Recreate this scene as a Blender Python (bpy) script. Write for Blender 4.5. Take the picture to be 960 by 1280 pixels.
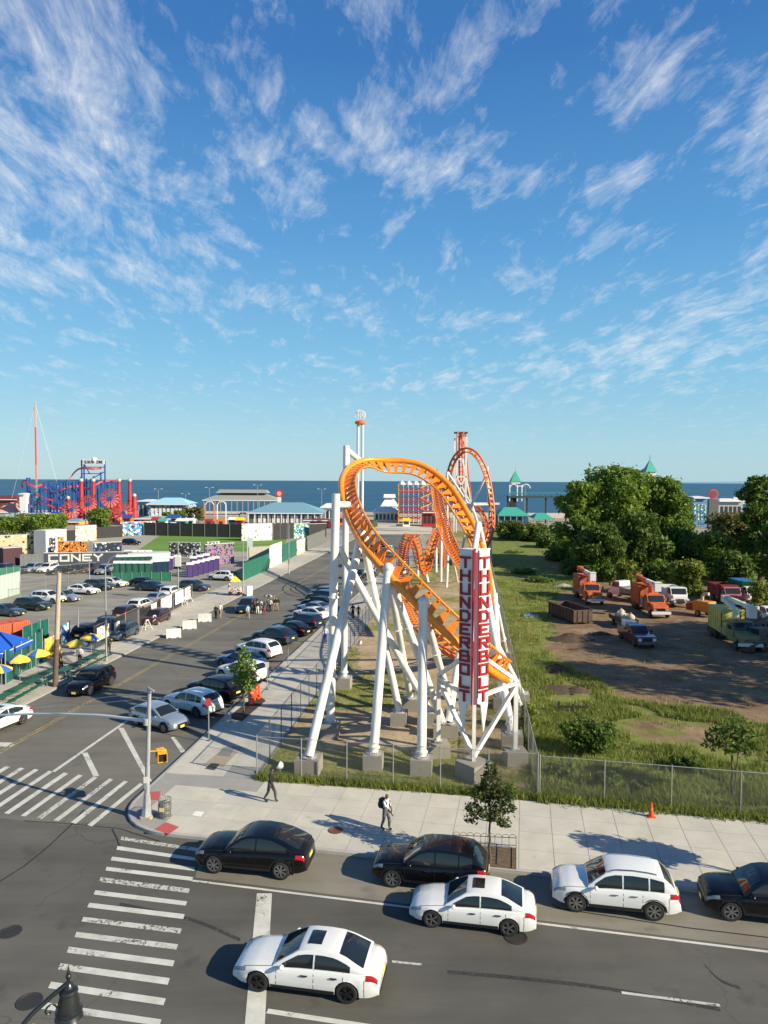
import bpy, bmesh, math, random
import numpy as np
from mathutils import Vector, Matrix, Euler
random.seed(7); RNG = np.random.default_rng(11)
for o in list(bpy.data.objects): bpy.data.objects.remove(o)
scene = bpy.context.scene; COL = scene.collection
R = math.radians; PI = math.pi

# ------------------------------------------------------------------ camera
CAM_H = 16.6; FPX = 900.0
cam_rot = Matrix.Rotation(R(90) - math.atan(39 / FPX), 3, 'X') @ Matrix.Rotation(R(0.3), 3, 'Z')
cd = bpy.data.cameras.new('camera'); cam = bpy.data.objects.new('camera', cd); COL.objects.link(cam)
cd.sensor_fit = 'VERTICAL'; cd.sensor_height = 36; cd.lens = 36 * FPX / 1280
cd.clip_start = 0.1; cd.clip_end = 60000
cam.matrix_world = Matrix.Translation((0, 0, CAM_H)) @ cam_rot.to_4x4()
scene.camera = cam
scene.render.resolution_x = 768; scene.render.resolution_y = 1024

def ray(px, py): return cam_rot @ Vector(((px - 480) / FPX, -(py - 640) / FPX, -1))
def G(px, py, z=0.0):
    "the point at height z seen at a pixel of the photograph"
    d = ray(px, py); t = (z - CAM_H) / d.z
    return Vector((d.x * t, d.y * t, z))
def P(px, py, Y):
    "the point on a pixel's sight line at distance Y"
    d = ray(px, py); t = Y / d.y
    return Vector((d.x * t, Y, CAM_H + d.z * t))

# ------------------------------------------------------------------ sun, sky, exposure
SUN_EL, SUN_AZ = R(27), R(-26)          # azimuth from +X
sun_dir = Vector((math.cos(SUN_EL) * math.cos(SUN_AZ), math.cos(SUN_EL) * math.sin(SUN_AZ), math.sin(SUN_EL)))
sl = bpy.data.lights.new('sun', 'SUN'); sl.energy = 5.0; sl.angle = R(0.53); sl.color = (1, 0.88, 0.67)
so = bpy.data.objects.new('sun', sl); COL.objects.link(so)
so.rotation_euler = sun_dir.to_track_quat('Z', 'Y').to_euler(); so.location = (60, -30, 60)
vs = scene.view_settings
vs.view_transform = 'Standard'; vs.look = 'None'; vs.exposure = 0.76; vs.gamma = 1; vs.use_curve_mapping = False

def nn(nt, kind, **kw):
    n = nt.nodes.new(kind)
    for k, v in kw.items():
        if k.startswith('i_'): n.inputs[k[2:].replace('_', ' ')].default_value = v
        else: setattr(n, k, v)
    return n
def math_n(nt, op, a, b=None, c=None, clamp=False):
    n = nt.nodes.new('ShaderNodeMath'); n.operation = op; n.use_clamp = clamp
    for i, x in enumerate((a, b, c)):
        if x is None: continue
        if isinstance(x, (int, float)): n.inputs[i].default_value = x
        else: nt.links.new(x, n.inputs[i])
    return n.outputs[0]
def ramp(nt, src, p0, p1, c0=(0, 0, 0, 1), c1=(1, 1, 1, 1), interp='LINEAR'):
    n = nt.nodes.new('ShaderNodeValToRGB'); e = n.color_ramp.elements
    n.color_ramp.interpolation = interp
    e[0].position = p0; e[1].position = p1; e[0].color = c0; e[1].color = c1
    nt.links.new(src, n.inputs[0]); return n.outputs[0]
def mixc(nt, fac, a, b, blend='MIX'):
    n = nt.nodes.new('ShaderNodeMix'); n.data_type = 'RGBA'; n.blend_type = blend
    for s, x in ((n.inputs[0], fac), (n.inputs[6], a), (n.inputs[7], b)):
        if isinstance(x, (int, float)): s.default_value = x
        elif isinstance(x, (tuple, list)): s.default_value = tuple(x) + ((1,) if len(x) == 3 else ())
        else: nt.links.new(x, s)
    return n.outputs[2]

def s2l(c):
    c = c / 255.0
    return c / 12.92 if c <= 0.04045 else ((c + 0.055) / 1.055) ** 2.4
world = bpy.data.worlds.new('World'); scene.world = world; world.use_nodes = True
def build_world():
    nt = world.node_tree; nt.nodes.clear()
    out = nn(nt, 'ShaderNodeOutputWorld'); bg = nn(nt, 'ShaderNodeBackground'); bg.inputs['Strength'].default_value = 0.076
    sky = nn(nt, 'ShaderNodeTexSky', sky_type='NISHITA', sun_disc=False, sun_elevation=SUN_EL, sun_rotation=R(90) - SUN_AZ,
             altitude=0, air_density=1.25, dust_density=0.35, ozone_density=1.0)
    tc = nn(nt, 'ShaderNodeTexCoord'); sep = nn(nt, 'ShaderNodeSeparateXYZ'); nt.links.new(tc.outputs['Generated'], sep.inputs[0])
    x, y, z = sep.outputs
    zc = math_n(nt, 'MAXIMUM', z, 0.0)
    zi = math_n(nt, 'ADD', zc, 0.10)
    u = math_n(nt, 'DIVIDE', x, zi); v = math_n(nt, 'DIVIDE', y, zi)
    comb = nn(nt, 'ShaderNodeCombineXYZ'); nt.links.new(u, comb.inputs[0]); nt.links.new(v, comb.inputs[1])
    # wisps: warped, stretched noise on the cloud layer
    mp = nn(nt, 'ShaderNodeMapping'); mp.inputs['Rotation'].default_value = (0, 0, R(-38)); mp.inputs['Scale'].default_value = (2.2, 1.0, 1)
    nt.links.new(comb.outputs[0], mp.inputs[0])
    w = nn(nt, 'ShaderNodeTexNoise', i_Scale=1.1, i_Detail=3.0); nt.links.new(mp.outputs[0], w.inputs[0])
    add = nn(nt, 'ShaderNodeVectorMath', operation='MULTIPLY_ADD'); nt.links.new(w.outputs['Color'], add.inputs[0])
    add.inputs[1].default_value = (0.5, 0.5, 0); nt.links.new(mp.outputs[0], add.inputs[2])
    n1 = nn(nt, 'ShaderNodeTexNoise', i_Scale=3.4, i_Detail=7.0, i_Roughness=0.6); nt.links.new(add.outputs[0], n1.inputs[0])
    mp2 = nn(nt, 'ShaderNodeMapping'); mp2.inputs['Scale'].default_value = (1.0, 0.42, 1); mp2.inputs['Rotation'].default_value = (0, 0, R(10)); nt.links.new(add.outputs[0], mp2.inputs[0])
    n2 = nn(nt, 'ShaderNodeTexNoise', i_Scale=15.0, i_Detail=6.0, i_Roughness=0.74); nt.links.new(mp2.outputs[0], n2.inputs[0])
    # where the cloud banks drift: azimuth / elevation blobs over a general scatter
    az = math_n(nt, 'ARCTAN2', x, y); el = math_n(nt, 'ARCSINE', z)
    big = nn(nt, 'ShaderNodeTexNoise', i_Scale=0.9, i_Detail=2.0); nt.links.new(comb.outputs[0], big.inputs[0])
    cov = math_n(nt, 'MULTIPLY', math_n(nt, 'SUBTRACT', big.outputs[0], 0.62), 0.22)
    for (px, py, sx, sy, rot, amp) in CLOUDS:
        d = ray(px, py).normalized(); a0 = math.atan2(d.x, d.y); e0 = math.asin(d.z)
        da = math_n(nt, 'SUBTRACT', az, a0); de = math_n(nt, 'SUBTRACT', el, e0)
        c, s = math.cos(R(rot)), math.sin(R(rot))
        p = math_n(nt, 'ADD', math_n(nt, 'MULTIPLY', da, c / sx), math_n(nt, 'MULTIPLY', de, s / sx))
        q = math_n(nt, 'ADD', math_n(nt, 'MULTIPLY', da, -s / sy), math_n(nt, 'MULTIPLY', de, c / sy))
        r2 = math_n(nt, 'ADD', math_n(nt, 'MULTIPLY', p, p), math_n(nt, 'MULTIPLY', q, q))
        g = math_n(nt, 'MULTIPLY', math_n(nt, 'EXPONENT', math_n(nt, 'MULTIPLY', r2, -1.0)), amp)
        cov = math_n(nt, 'ADD', cov, g)
    dens = math_n(nt, 'ADD', math_n(nt, 'ADD', math_n(nt, 'MULTIPLY', n1.outputs[0], 0.9), math_n(nt, 'MULTIPLY', n2.outputs[0], 0.34)), cov)
    cl = ramp(nt, dens, 0.635, 0.97)
    cl = math_n(nt, 'MULTIPLY', cl, ramp(nt, z, 0.02, 0.13))
    cl = math_n(nt, 'MULTIPLY', cl, math_n(nt, 'MULTIPLY_ADD', ramp(nt, n2.outputs[0], .30, .70), .42, .42))
    # clear-day blue by elevation, the same all round, with the sky model's own variation towards the sun
    gr = nn(nt, 'ShaderNodeValToRGB'); nt.links.new(z, gr.inputs[0]); cr = gr.color_ramp
    stops = [(0.0, (168, 210, 226)), (.05, (156, 207, 230)), (.16, (120, 189, 230)), (.31, (82, 156, 217)), (.5, (48, 118, 190)), (1, (24, 76, 142))]
    while len(cr.elements) < len(stops): cr.elements.new(.5)
    for e, (p, c) in zip(cr.elements, stops): e.position = p; e.color = (*[s2l(v) for v in c], 1)
    mul = nn(nt, 'ShaderNodeVectorMath', operation='SCALE'); nt.links.new(gr.outputs[0], mul.inputs[0]); mul.inputs['Scale'].default_value = 8.1
    base = mixc(nt, .82, sky.outputs[0], mul.outputs[0])
    col = mixc(nt, cl, base, (7.0, 7.2, 7.4))
    nt.links.new(col, bg.inputs['Color']); nt.links.new(bg.outputs[0], out.inputs[0])
# banks of cirrus: direction (given as a sight line), spread, tilt, weight
CLOUDS = [(70, 60, .23, .13, 35, .15), (60, 215, .18, .10, 20, .13), (235, 305, .10, .035, 10, .12), (400, 185, .17, .045, 10, .10),
          (590, 65, .18, .03, 25, .10), (840, 90, .12, .05, 35, .12), (940, 165, .10, .04, 25, .12), (590, 225, .15, .035, -5, .10),
          (690, 320, .12, .03, 15, .08), (820, 420, .24, .05, 12, .12), (300, 370, .32, .03, -4, .08), (640, 470, .2, .02, 4, .06)]
build_world()

# ------------------------------------------------------------------ helpers
def rgb(r, g, b): return (s2l(r), s2l(g), s2l(b))
MATS = {}
def mat(name, col=(.5, .5, .5), rough=.6, metal=0., var=0., vscale=2., bump=0., bscale=30., spec=.5, coat=0., emit=0, var2=None, noise_xyz=(1, 1, 1)):
    if name in MATS: return MATS[name]
    m = bpy.data.materials.new(name); m.use_nodes = True; nt = m.node_tree
    b = nt.nodes['Principled BSDF']; b.inputs['Base Color'].default_value = (*col, 1); b.inputs['Roughness'].default_value = rough
    b.inputs['Metallic'].default_value = metal; b.inputs['Specular IOR Level'].default_value = spec; b.inputs['Coat Weight'].default_value = coat
    b.inputs['Coat Roughness'].default_value = .03
    if var or bump:
        g = nn(nt, 'ShaderNodeNewGeometry'); mp = nn(nt, 'ShaderNodeMapping'); mp.inputs['Scale'].default_value = noise_xyz
        nt.links.new(g.outputs['Position'], mp.inputs[0])
    if var:
        n = nn(nt, 'ShaderNodeTexNoise', i_Scale=vscale, i_Detail=6.0, i_Roughness=.65); nt.links.new(mp.outputs[0], n.inputs[0])
        f = ramp(nt, n.outputs[0], .32, .68)
        lo = var2 if var2 else tuple(c * (1 - var) for c in col)
        hi = tuple(min(1, c * (1 + var * .6)) for c in col)
        nt.links.new(mixc(nt, f, lo, hi), b.inputs['Base Color'])
    if bump:
        n = nn(nt, 'ShaderNodeTexNoise', i_Scale=bscale, i_Detail=3.0); nt.links.new(mp.outputs[0], n.inputs[0])
        bp = nn(nt, 'ShaderNodeBump', i_Strength=bump, i_Distance=.02); nt.links.new(n.outputs[0], bp.inputs['Height']); nt.links.new(bp.outputs[0], b.inputs['Normal'])
    MATS[name] = m
    return m

class MB:
    def __init__(self): self.v = []; self.f = []; self.mi = []; self.cur = 0
    def _add(self, vs, fs):
        n = len(self.v); self.v += [tuple(p) for p in vs]; self.f += [tuple(i + n for i in f) for f in fs]; self.mi += [self.cur] * len(fs); return self
    def box(self, c, s, rz=0, M=None):
        hx, hy, hz = s[0] / 2, s[1] / 2, s[2] / 2
        vs = [Vector((x * hx, y * hy, z * hz)) for z in (-1, 1) for y in (-1, 1) for x in (-1, 1)]
        if M is None: M = Matrix.Rotation(rz, 3, 'Z')
        return self._add([M @ p + Vector(c) for p in vs], [(0, 2, 3, 1), (4, 5, 7, 6), (0, 1, 5, 4), (2, 6, 7, 3), (0, 4, 6, 2), (1, 3, 7, 5)])
    def frame(self, d):
        d = Vector(d).normalized(); a = Vector((0, 0, 1)) if abs(d.z) < .95 else Vector((0, 1, 0))
        s = d.cross(a).normalized(); return d, s, s.cross(d).normalized()
    def bar(self, p, q, w, h=None):
        h = h or w; p, q = Vector(p), Vector(q); d, s, u = self.frame(q - p)
        vs = [e + s * (a * w / 2) + u * (b * h / 2) for e in (p, q) for a, b in ((-1, -1), (1, -1), (1, 1), (-1, 1))]
        return self._add(vs, [(3, 2, 1, 0), (4, 5, 6, 7), (0, 1, 5, 4), (1, 2, 6, 5), (2, 3, 7, 6), (3, 0, 4, 7)])
    def cyl(self, p, q, r, r2=None, n=12, cap=True):
        r2 = r if r2 is None else r2; p, q = Vector(p), Vector(q); d, s, u = self.frame(q - p); vs = []
        for e, rr in ((p, r), (q, r2)):
            for k in range(n):
                a = 2 * PI * k / n; vs.append(e + (s * math.cos(a) + u * math.sin(a)) * rr)
        fs = [(k, (k + 1) % n, n + (k + 1) % n, n + k) for k in range(n)]
        if cap: fs += [tuple(range(n - 1, -1, -1)), tuple(range(n, 2 * n))]
        return self._add(vs, fs)
    def tube(self, pts, r, n=8, closed=False):
        pts = [Vector(p) for p in pts]; m = len(pts); vs = []; up = None
        for i, p in enumerate(pts):
            a = pts[i - 1] if (i > 0 or closed) else p; b = pts[(i + 1) % m] if (i < m - 1 or closed) else p
            d = (b - a).normalized()
            if up is None: _, s, up = self.frame(d)
            s = d.cross(up).normalized(); up = s.cross(d).normalized()
            rr = r[i] if isinstance(r, (list, tuple)) else r
            for k in range(n):
                t = 2 * PI * k / n; vs.append(p + (s * math.cos(t) + up * math.sin(t)) * rr)
        fs = []
        for i in range(m if closed else m - 1):
            j = (i + 1) % m
            for k in range(n): fs.append((i * n + k, i * n + (k + 1) % n, j * n + (k + 1) % n, j * n + k))
        if not closed: fs += [tuple(range(n - 1, -1, -1)), tuple(range((m - 1) * n, m * n))]
        return self._add(vs, fs)
    def lathe(self, prof, c=(0, 0, 0), n=16, M=None):
        vs = []; c = Vector(c)
        for r, z in prof:
            for k in range(n):
                a = 2 * PI * k / n; p = Vector((r * math.cos(a), r * math.sin(a), z)); vs.append((M @ p if M else p) + c)
        m = len(prof); fs = [(i * n + k, i * n + (k + 1) % n, (i + 1) * n + (k + 1) % n, (i + 1) * n + k) for i in range(m - 1) for k in range(n)]
        fs += [tuple(range(n - 1, -1, -1)), tuple(range((m - 1) * n, m * n))]
        return self._add(vs, fs)
    def sphere(self, c, r, n=12, s=(1, 1, 1)):
        k = max(4, n // 2); return self.lathe([(max(1e-3, r * math.sin(PI * i / k)) , -r * math.cos(PI * i / k) * s[2]) for i in range(k + 1)], c, n)
    def prism(self, poly, z0, z1, M=None, c=(0, 0, 0)):
        n = len(poly); vs = [Vector((p[0], p[1], z)) for z in (z0, z1) for p in poly]
        if M: vs = [M @ p for p in vs]
        vs = [p + Vector(c) for p in vs]
        return self._add(vs, [tuple(range(n - 1, -1, -1)), tuple(range(n, 2 * n))] + [(k, (k + 1) % n, n + (k + 1) % n, n + k) for k in range(n)])
    def poly(self, pts): return self._add(pts, [tuple(range(len(pts)))])
    def grid(self, rows):
        m, n = len(rows), len(rows[0]); vs = [p for r in rows for p in r]
        return self._add(vs, [(i * n + j, i * n + j + 1, (i + 1) * n + j + 1, (i + 1) * n + j) for i in range(m - 1) for j in range(n - 1)])
    def mesh(self, name, mats, smooth=False, fix=True):
        me = bpy.data.meshes.new(name); me.from_pydata(self.v, [], self.f)
        for m in (mats if isinstance(mats, (list, tuple)) else [mats]): me.materials.append(m)
        if any(self.mi): me.polygons.foreach_set('material_index', self.mi)
        if smooth: me.polygons.foreach_set('use_smooth', [True] * len(me.polygons)); me.set_sharp_from_angle(angle=R(smooth if smooth > 1 else 40))
        me.update(); return me
    def build(self, name, m, parent=None, smooth=False, world=False, loc=None):
        if world and parent is not None:
            o = parent_origin(parent); self.v = [(x - o.x, y - o.y, z - o.z) for x, y, z in self.v]
        return link(name, self.mesh(name, m, smooth), parent, loc)
def parent_origin(p):
    o = Vector((0, 0, 0))
    while p is not None: o = o + p.location; p = p.parent
    return o
def link(name, me, parent=None, loc=None, rotz=0):
    o = bpy.data.objects.new(name, me); COL.objects.link(o); o.parent = parent
    if loc is not None: o.location = loc
    if rotz: o.rotation_euler = (0, 0, rotz)
    return o
def tag(o, label=None, cat=None, group=None, kind=None):
    if label: o['label'] = label
    if cat: o['category'] = cat
    if group: o['group'] = group
    if kind: o['kind'] = kind
    return o
def thing(name, label, cat, loc=(0, 0, 0), rotz=0, group=None):
    o = bpy.data.objects.new(name, None); COL.objects.link(o); o.location = loc; o.rotation_euler = (0, 0, rotz); o.empty_display_size = .3
    return tag(o, label, cat, group)
KIDS = {}
def copy_tree(o, parent=None):
    c = o.copy(); COL.objects.link(c); c.parent = parent
    for ch in o.children: copy_tree(ch, c)
    return c
def np_mesh(name, verts, faces, m, attr=None):
    "verts (n,3), faces (k,4) or (k,3) as arrays"
    me = bpy.data.meshes.new(name); k = faces.shape[1]
    me.vertices.add(len(verts)); me.vertices.foreach_set('co', np.ascontiguousarray(verts, dtype=np.float32).ravel())
    me.loops.add(faces.size); me.loops.foreach_set('vertex_index', np.ascontiguousarray(faces, dtype=np.int32).ravel())
    me.polygons.add(len(faces)); me.polygons.foreach_set('loop_start', np.arange(0, faces.size, k, dtype=np.int32))
    me.update(calc_edges=True)
    for mm in (m if isinstance(m, (list, tuple)) else [m]): me.materials.append(mm)
    return me
def in_poly(x, y, poly):
    x = np.asarray(x); y = np.asarray(y); r = np.zeros(x.shape, bool); n = len(poly)
    for i in range(n):
        x1, y1 = poly[i][0], poly[i][1]; x2, y2 = poly[(i + 1) % n][0], poly[(i + 1) % n][1]
        c = ((y1 > y) != (y2 > y)) & (x < (x2 - x1) * (y - y1) / (y2 - y1 + 1e-9) + x1); r ^= c
    return r
# ------------------------------------------------------------------ ground materials
def pos_noise(nt, scale, detail=5., rough=.6, xyz=None, rot=0):
    g = nn(nt, 'ShaderNodeNewGeometry'); src = g.outputs['Position']
    if xyz:
        mp = nn(nt, 'ShaderNodeMapping'); mp.inputs['Scale'].default_value = xyz; mp.inputs['Rotation'].default_value = (0, 0, rot)
        nt.links.new(src, mp.inputs[0]); src = mp.outputs[0]
    n = nn(nt, 'ShaderNodeTexNoise', i_Scale=scale, i_Detail=detail, i_Roughness=rough); nt.links.new(src, n.inputs[0])
    return n.outputs[0]
def asphalt(name, base, rot, warm=(1, 1, 1), cracks=True):
    m = bpy.data.materials.new(name); m.use_nodes = True; nt = m.node_tree; b = nt.nodes['Principled BSDF']
    dk = tuple(base * .58 * w for w in warm); lt = tuple(base * 1.34 * w for w in warm)
    big = ramp(nt, pos_noise(nt, .16, 5., .6), .35, .66)
    strk = ramp(nt, pos_noise(nt, .5, 5., .6, (.12, 1.1, 1), rot), .36, .66)
    f = math_n(nt, 'ADD', math_n(nt, 'MULTIPLY', big, .5), math_n(nt, 'MULTIPLY', strk, .5))
    c = mixc(nt, f, dk, lt)
    c = mixc(nt, math_n(nt, 'MULTIPLY', ramp(nt, pos_noise(nt, 26, 4., .7), .35, .75), .35), c, tuple(base * 1.7 * w for w in warm))
    st = ramp(nt, pos_noise(nt, .55, 4., .55), .63, .74)                       # oil stains
    c = mixc(nt, math_n(nt, 'MULTIPLY', st, .5), c, (base * .35, base * .35, base * .36))
    if cracks:
        g = nn(nt, 'ShaderNodeNewGeometry'); wn = nn(nt, 'ShaderNodeTexNoise', i_Scale=.8, i_Detail=5.); nt.links.new(g.outputs[0], wn.inputs[0])
        va = nn(nt, 'ShaderNodeVectorMath', operation='MULTIPLY_ADD'); nt.links.new(wn.outputs['Color'], va.inputs[0]); va.inputs[1].default_value = (1.6, 1.6, 0); nt.links.new(g.outputs[0], va.inputs[2])
        vo = nn(nt, 'ShaderNodeTexVoronoi', feature='DISTANCE_TO_EDGE', i_Scale=.17); nt.links.new(va.outputs[0], vo.inputs[0])
        cr = ramp(nt, vo.outputs['Distance'], .002, .005, (1, 1, 1, 1), (0, 0, 0, 1))
        cr = math_n(nt, 'MULTIPLY', cr, ramp(nt, pos_noise(nt, .11, 2.), .52, .6))
        c = mixc(nt, math_n(nt, 'MULTIPLY', cr, .5), c, (base * .3,) * 3)
    nt.links.new(c, b.inputs['Base Color']); b.inputs['Roughness'].default_value = .82; b.inputs['Specular IOR Level'].default_value = .35
    bp = nn(nt, 'ShaderNodeBump', i_Strength=.35, i_Distance=.012); nt.links.new(pos_noise(nt, 60, 3.), bp.inputs['Height']); nt.links.new(bp.outputs[0], b.inputs['Normal'])
    return m
def worn_paint(name, col, wear):
    m = bpy.data.materials.new(name); m.use_nodes = True; nt = m.node_tree; b = nt.nodes['Principled BSDF']
    c = mixc(nt, ramp(nt, pos_noise(nt, 1.3, 6., .7), .3, .7), tuple(x * .68 for x in col), col)
    nt.links.new(c, b.inputs['Base Color']); b.inputs['Roughness'].default_value = .7
    hole = math_n(nt, 'MULTIPLY', ramp(nt, pos_noise(nt, 7, 6., .75), .50, .56), ramp(nt, pos_noise(nt, .6, 3.), wear, wear + .08))
    tr = nn(nt, 'ShaderNodeBsdfTransparent'); mx = nn(nt, 'ShaderNodeMixShader'); nt.links.new(hole, mx.inputs[0])
    nt.links.new(b.outputs[0], mx.inputs[1]); nt.links.new(tr.outputs[0], mx.inputs[2]); nt.links.new(mx.outputs[0], nt.nodes['Material Output'].inputs[0])
    return m
def concrete(name, base, warm=(1, .985, .93), stain=.5):
    m = bpy.data.materials.new(name); m.use_nodes = True; nt = m.node_tree; b = nt.nodes['Principled BSDF']
    oi = nn(nt, 'ShaderNodeObjectInfo')
    lo = tuple(base * .84 * w for w in warm); hi = tuple(base * 1.1 * w for w in warm)
    c = mixc(nt, ramp(nt, pos_noise(nt, .8, 6., .65), .3, .7), lo, hi)
    c = mixc(nt, math_n(nt, 'MULTIPLY', oi.outputs['Random'], .34), c, tuple(base * .7 * w for w in (1, 1, 1)))
    c = mixc(nt, math_n(nt, 'MULTIPLY', ramp(nt, pos_noise(nt, 1.6, 6., .7), .58, .78), stain), c, tuple(base * .45 * w for w in (1, .95, .85)))
    c = mixc(nt, math_n(nt, 'MULTIPLY', ramp(nt, pos_noise(nt, 9, 3., .6), .69, .72), .55), c, tuple(base * .35 for _ in range(3)))
    nt.links.new(c, b.inputs['Base Color']); b.inputs['Roughness'].default_value = .85; b.inputs['Specular IOR Level'].default_value = .25
    bp = nn(nt, 'ShaderNodeBump', i_Strength=.25, i_Distance=.01); nt.links.new(pos_noise(nt, 45, 4.), bp.inputs['Height']); nt.links.new(bp.outputs[0], b.inputs['Normal'])
    return m
def turf_mat(name, grass_a, grass_b, dirt_a, dirt_b):
    "mix of grass and bare earth steered by the vertex attribute 'dirt'"
    m = bpy.data.materials.new(name); m.use_nodes = True; nt = m.node_tree; b = nt.nodes['Principled BSDF']
    at = nn(nt, 'ShaderNodeAttribute', attribute_name='dirt')
    g = mixc(nt, ramp(nt, pos_noise(nt, .5, 7., .7), .3, .7), grass_a, grass_b)
    d = mixc(nt, ramp(nt, pos_noise(nt, .35, 8., .7), .3, .7), dirt_a, dirt_b)
    d = mixc(nt, math_n(nt, 'MULTIPLY', ramp(nt, pos_noise(nt, 3.2, 5., .7), .5, .7), .55), d, tuple(x * .55 for x in dirt_a))
    f = math_n(nt, 'ADD', at.outputs['Fac'], math_n(nt, 'MULTIPLY', math_n(nt, 'SUBTRACT', pos_noise(nt, .45, 9., .75), .5), 2.4))
    nt.links.new(mixc(nt, ramp(nt, f, .36, .70), g, d), b.inputs['Base Color'])
    b.inputs['Roughness'].default_value = .95; b.inputs['Specular IOR Level'].default_value = .1
    bp = nn(nt, 'ShaderNodeBump', i_Strength=.8, i_Distance=.08); nt.links.new(pos_noise(nt, 5, 8., .75), bp.inputs['Height']); nt.links.new(bp.outputs[0], b.inputs['Normal'])
    return m
ANG_S = R(-11.2); ANG_W = R(7.1)
M_ROAD = asphalt('avenue_asphalt', .092, -ANG_S, (1, .965, .84)); M_ROAD2 = asphalt('street_asphalt', .132, R(90) + ANG_W, (1, .955, .81))
M_PARK = asphalt('parking_lane_asphalt', .19, -ANG_S, (1, .94, .76), False); M_LOT = asphalt('lot_asphalt', .24, R(90), (1, .95, .80))
M_WHITE = worn_paint('white_road_paint', (.62, .62, .56), .56); M_WHITE2 = worn_paint('worn_road_paint', (.58, .58, .52), .46); M_YEL = worn_paint('yellow_road_paint', (.44, .34, .13), .40)
M_SLAB = concrete('sidewalk_concrete', .50, (1, .965, .82), .45); M_SLAB2 = concrete('old_sidewalk_concrete', .46, (1, .945, .79), .5); M_JOINT = concrete('joint_concrete', .33, (1, .97, .9), .3)
M_KERB = concrete('kerb_concrete', .40); M_TURF = turf_mat('weedy_ground', (.08, .125, .025), (.25, .265, .075), (.13, .085, .05), (.33, .235, .15))
M_DRY = turf_mat('dry_lawn', (.10, .13, .032), (.28, .26, .09), (.30, .225, .135), (.50, .40, .27))

def structure(o, label=None): o['kind'] = 'structure'; return o
def sheet(name, pts, z, m):
    return structure(MB().poly([(p[0], p[1], z) for p in pts]).build(name, m))

def spline0(pts, n=8):
    out = []
    for i in range(len(pts) - 1):
        p0, p1, p2, p3 = [pts[max(0, min(len(pts) - 1, i + k))] for k in (-1, 0, 1, 2)]
        for j in range(n): t = j / n; out.append(.5 * ((2 * p1) + (p2 - p0) * t + (2 * p0 - 5 * p1 + 4 * p2 - p3) * t * t + (3 * p1 - p0 - 3 * p2 + p3) * t ** 3))
    return out + [pts[-1]]
worn_skid = worn_paint('worn_skid_rubber', (.045, .044, .04), .36)
# ------------------------------------------------------------------ terrain, sea
structure(MB().poly([(-500, -60, -.10), (500, -60, -.10), (500, 330, -.10), (-500, 330, -.10)]).build('ground', mat('bare_ground', (.30, .27, .21), .95, var=.3, vscale=.3)))
sand = mat('beach_sand', (.55, .46, .33), .95, var=.15, vscale=.2)
structure(MB().grid([[(-900, 330, -.12), (900, 330, -.12)], [(-900, 400, -1.2), (900, 400, -1.2)], [(-900, 470, -3.2), (900, 470, -3.2)]]).build('beach', sand))
def sea_mat():
    m = bpy.data.materials.new('sea_water'); m.use_nodes = True; nt = m.node_tree; b = nt.nodes['Principled BSDF']
    c = mixc(nt, ramp(nt, pos_noise(nt, .006, 6., .6, (.25, 1, 1)), .35, .7), (.012, .058, .105), (.022, .10, .16))
    nt.links.new(c, b.inputs['Base Color']); b.inputs['Roughness'].default_value = .42; b.inputs['Specular IOR Level'].default_value = .22
    bp = nn(nt, 'ShaderNodeBump', i_Strength=1., i_Distance=1.2); nt.links.new(pos_noise(nt, .12, 8., .65, (.5, 1, 1)), bp.inputs['Height']); nt.links.new(bp.outputs[0], b.inputs['Normal'])
    return m
structure(MB().poly([(-30000, 425, -2), (30000, 425, -2), (40000, 45000, -2), (-40000, 45000, -2)]).build('sea', sea_mat()))
# a low far shore on the horizon, blue distance haze put into its colour
rows = []
for k in range(41):
    x = 5200 + k * 420; t = k / 40; h = 44 * min(1, (k + .01) / 5) * (1 - .35 * math.sin(k * 1.7) * .4) * (1 if k < 34 else (40 - k) / 6 + .01)
    rows.append([(x, 15000, -3), (x, 15200, max(-2, h)), (x, 15900, max(-2, h * .8)), (x, 16500, -3)])
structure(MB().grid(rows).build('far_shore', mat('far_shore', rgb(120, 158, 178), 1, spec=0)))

# ------------------------------------------------------------------ streets
KA, KB = G(402, 1066), G(645, 1092); U = (KB - KA).normalized(); N = Vector((-U.y, U.x, 0))          # along the avenue, and away from it
W1, W2 = G(186, 985), G(400, 786); V = (W2 - W1).normalized(); E_ = Vector((V.y, -V.x, 0))            # along the side street, and to its right
def isect(p, d, q, e):
    den = d.x * e.y - d.y * e.x; t = ((q.x - p.x) * e.y - (q.y - p.y) * e.x) / den; return p + d * t
C0 = isect(KA, U, W1, V)
L1, L2 = G(80, 857), G(290, 751); VL = (L2 - L1).normalized(); C1 = isect(KA, U, L1, VL)
avenue = sheet('avenue', [KA - U * 90 + N * 0, KA - U * 90 - N * 26, KA + U * 90 - N * 26, KA + U * 90], 0, M_ROAD)
street = sheet('side_street', [C1 - U * 30 + N * .0, C0 + U * 2, C0 + U * 2 + V * 12, C0 + V * 12, C0 + V * 210, C1 + VL * 210, C1 + VL * 13, C1 - U * 30 + V * 8], .004, M_ROAD2)
LA, LB = G(240, 1101), G(960, 1190); UL = (LB - LA).normalized()
o = sheet('parking_lane', [LA + N * .25, LB + UL * 40 + N * .1, KA + U * 70, KA - U * 5.5], .004, M_PARK)
def mark(name, pts, m=M_WHITE, par=None, z=.010):
    return MB().poly([(p.x, p.y, z) for p in pts]).build(name, m, par or avenue)
def zq(pts, ox, oy, s): return [G(ox + x / s, oy + y / s) for x, y in pts]
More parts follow.
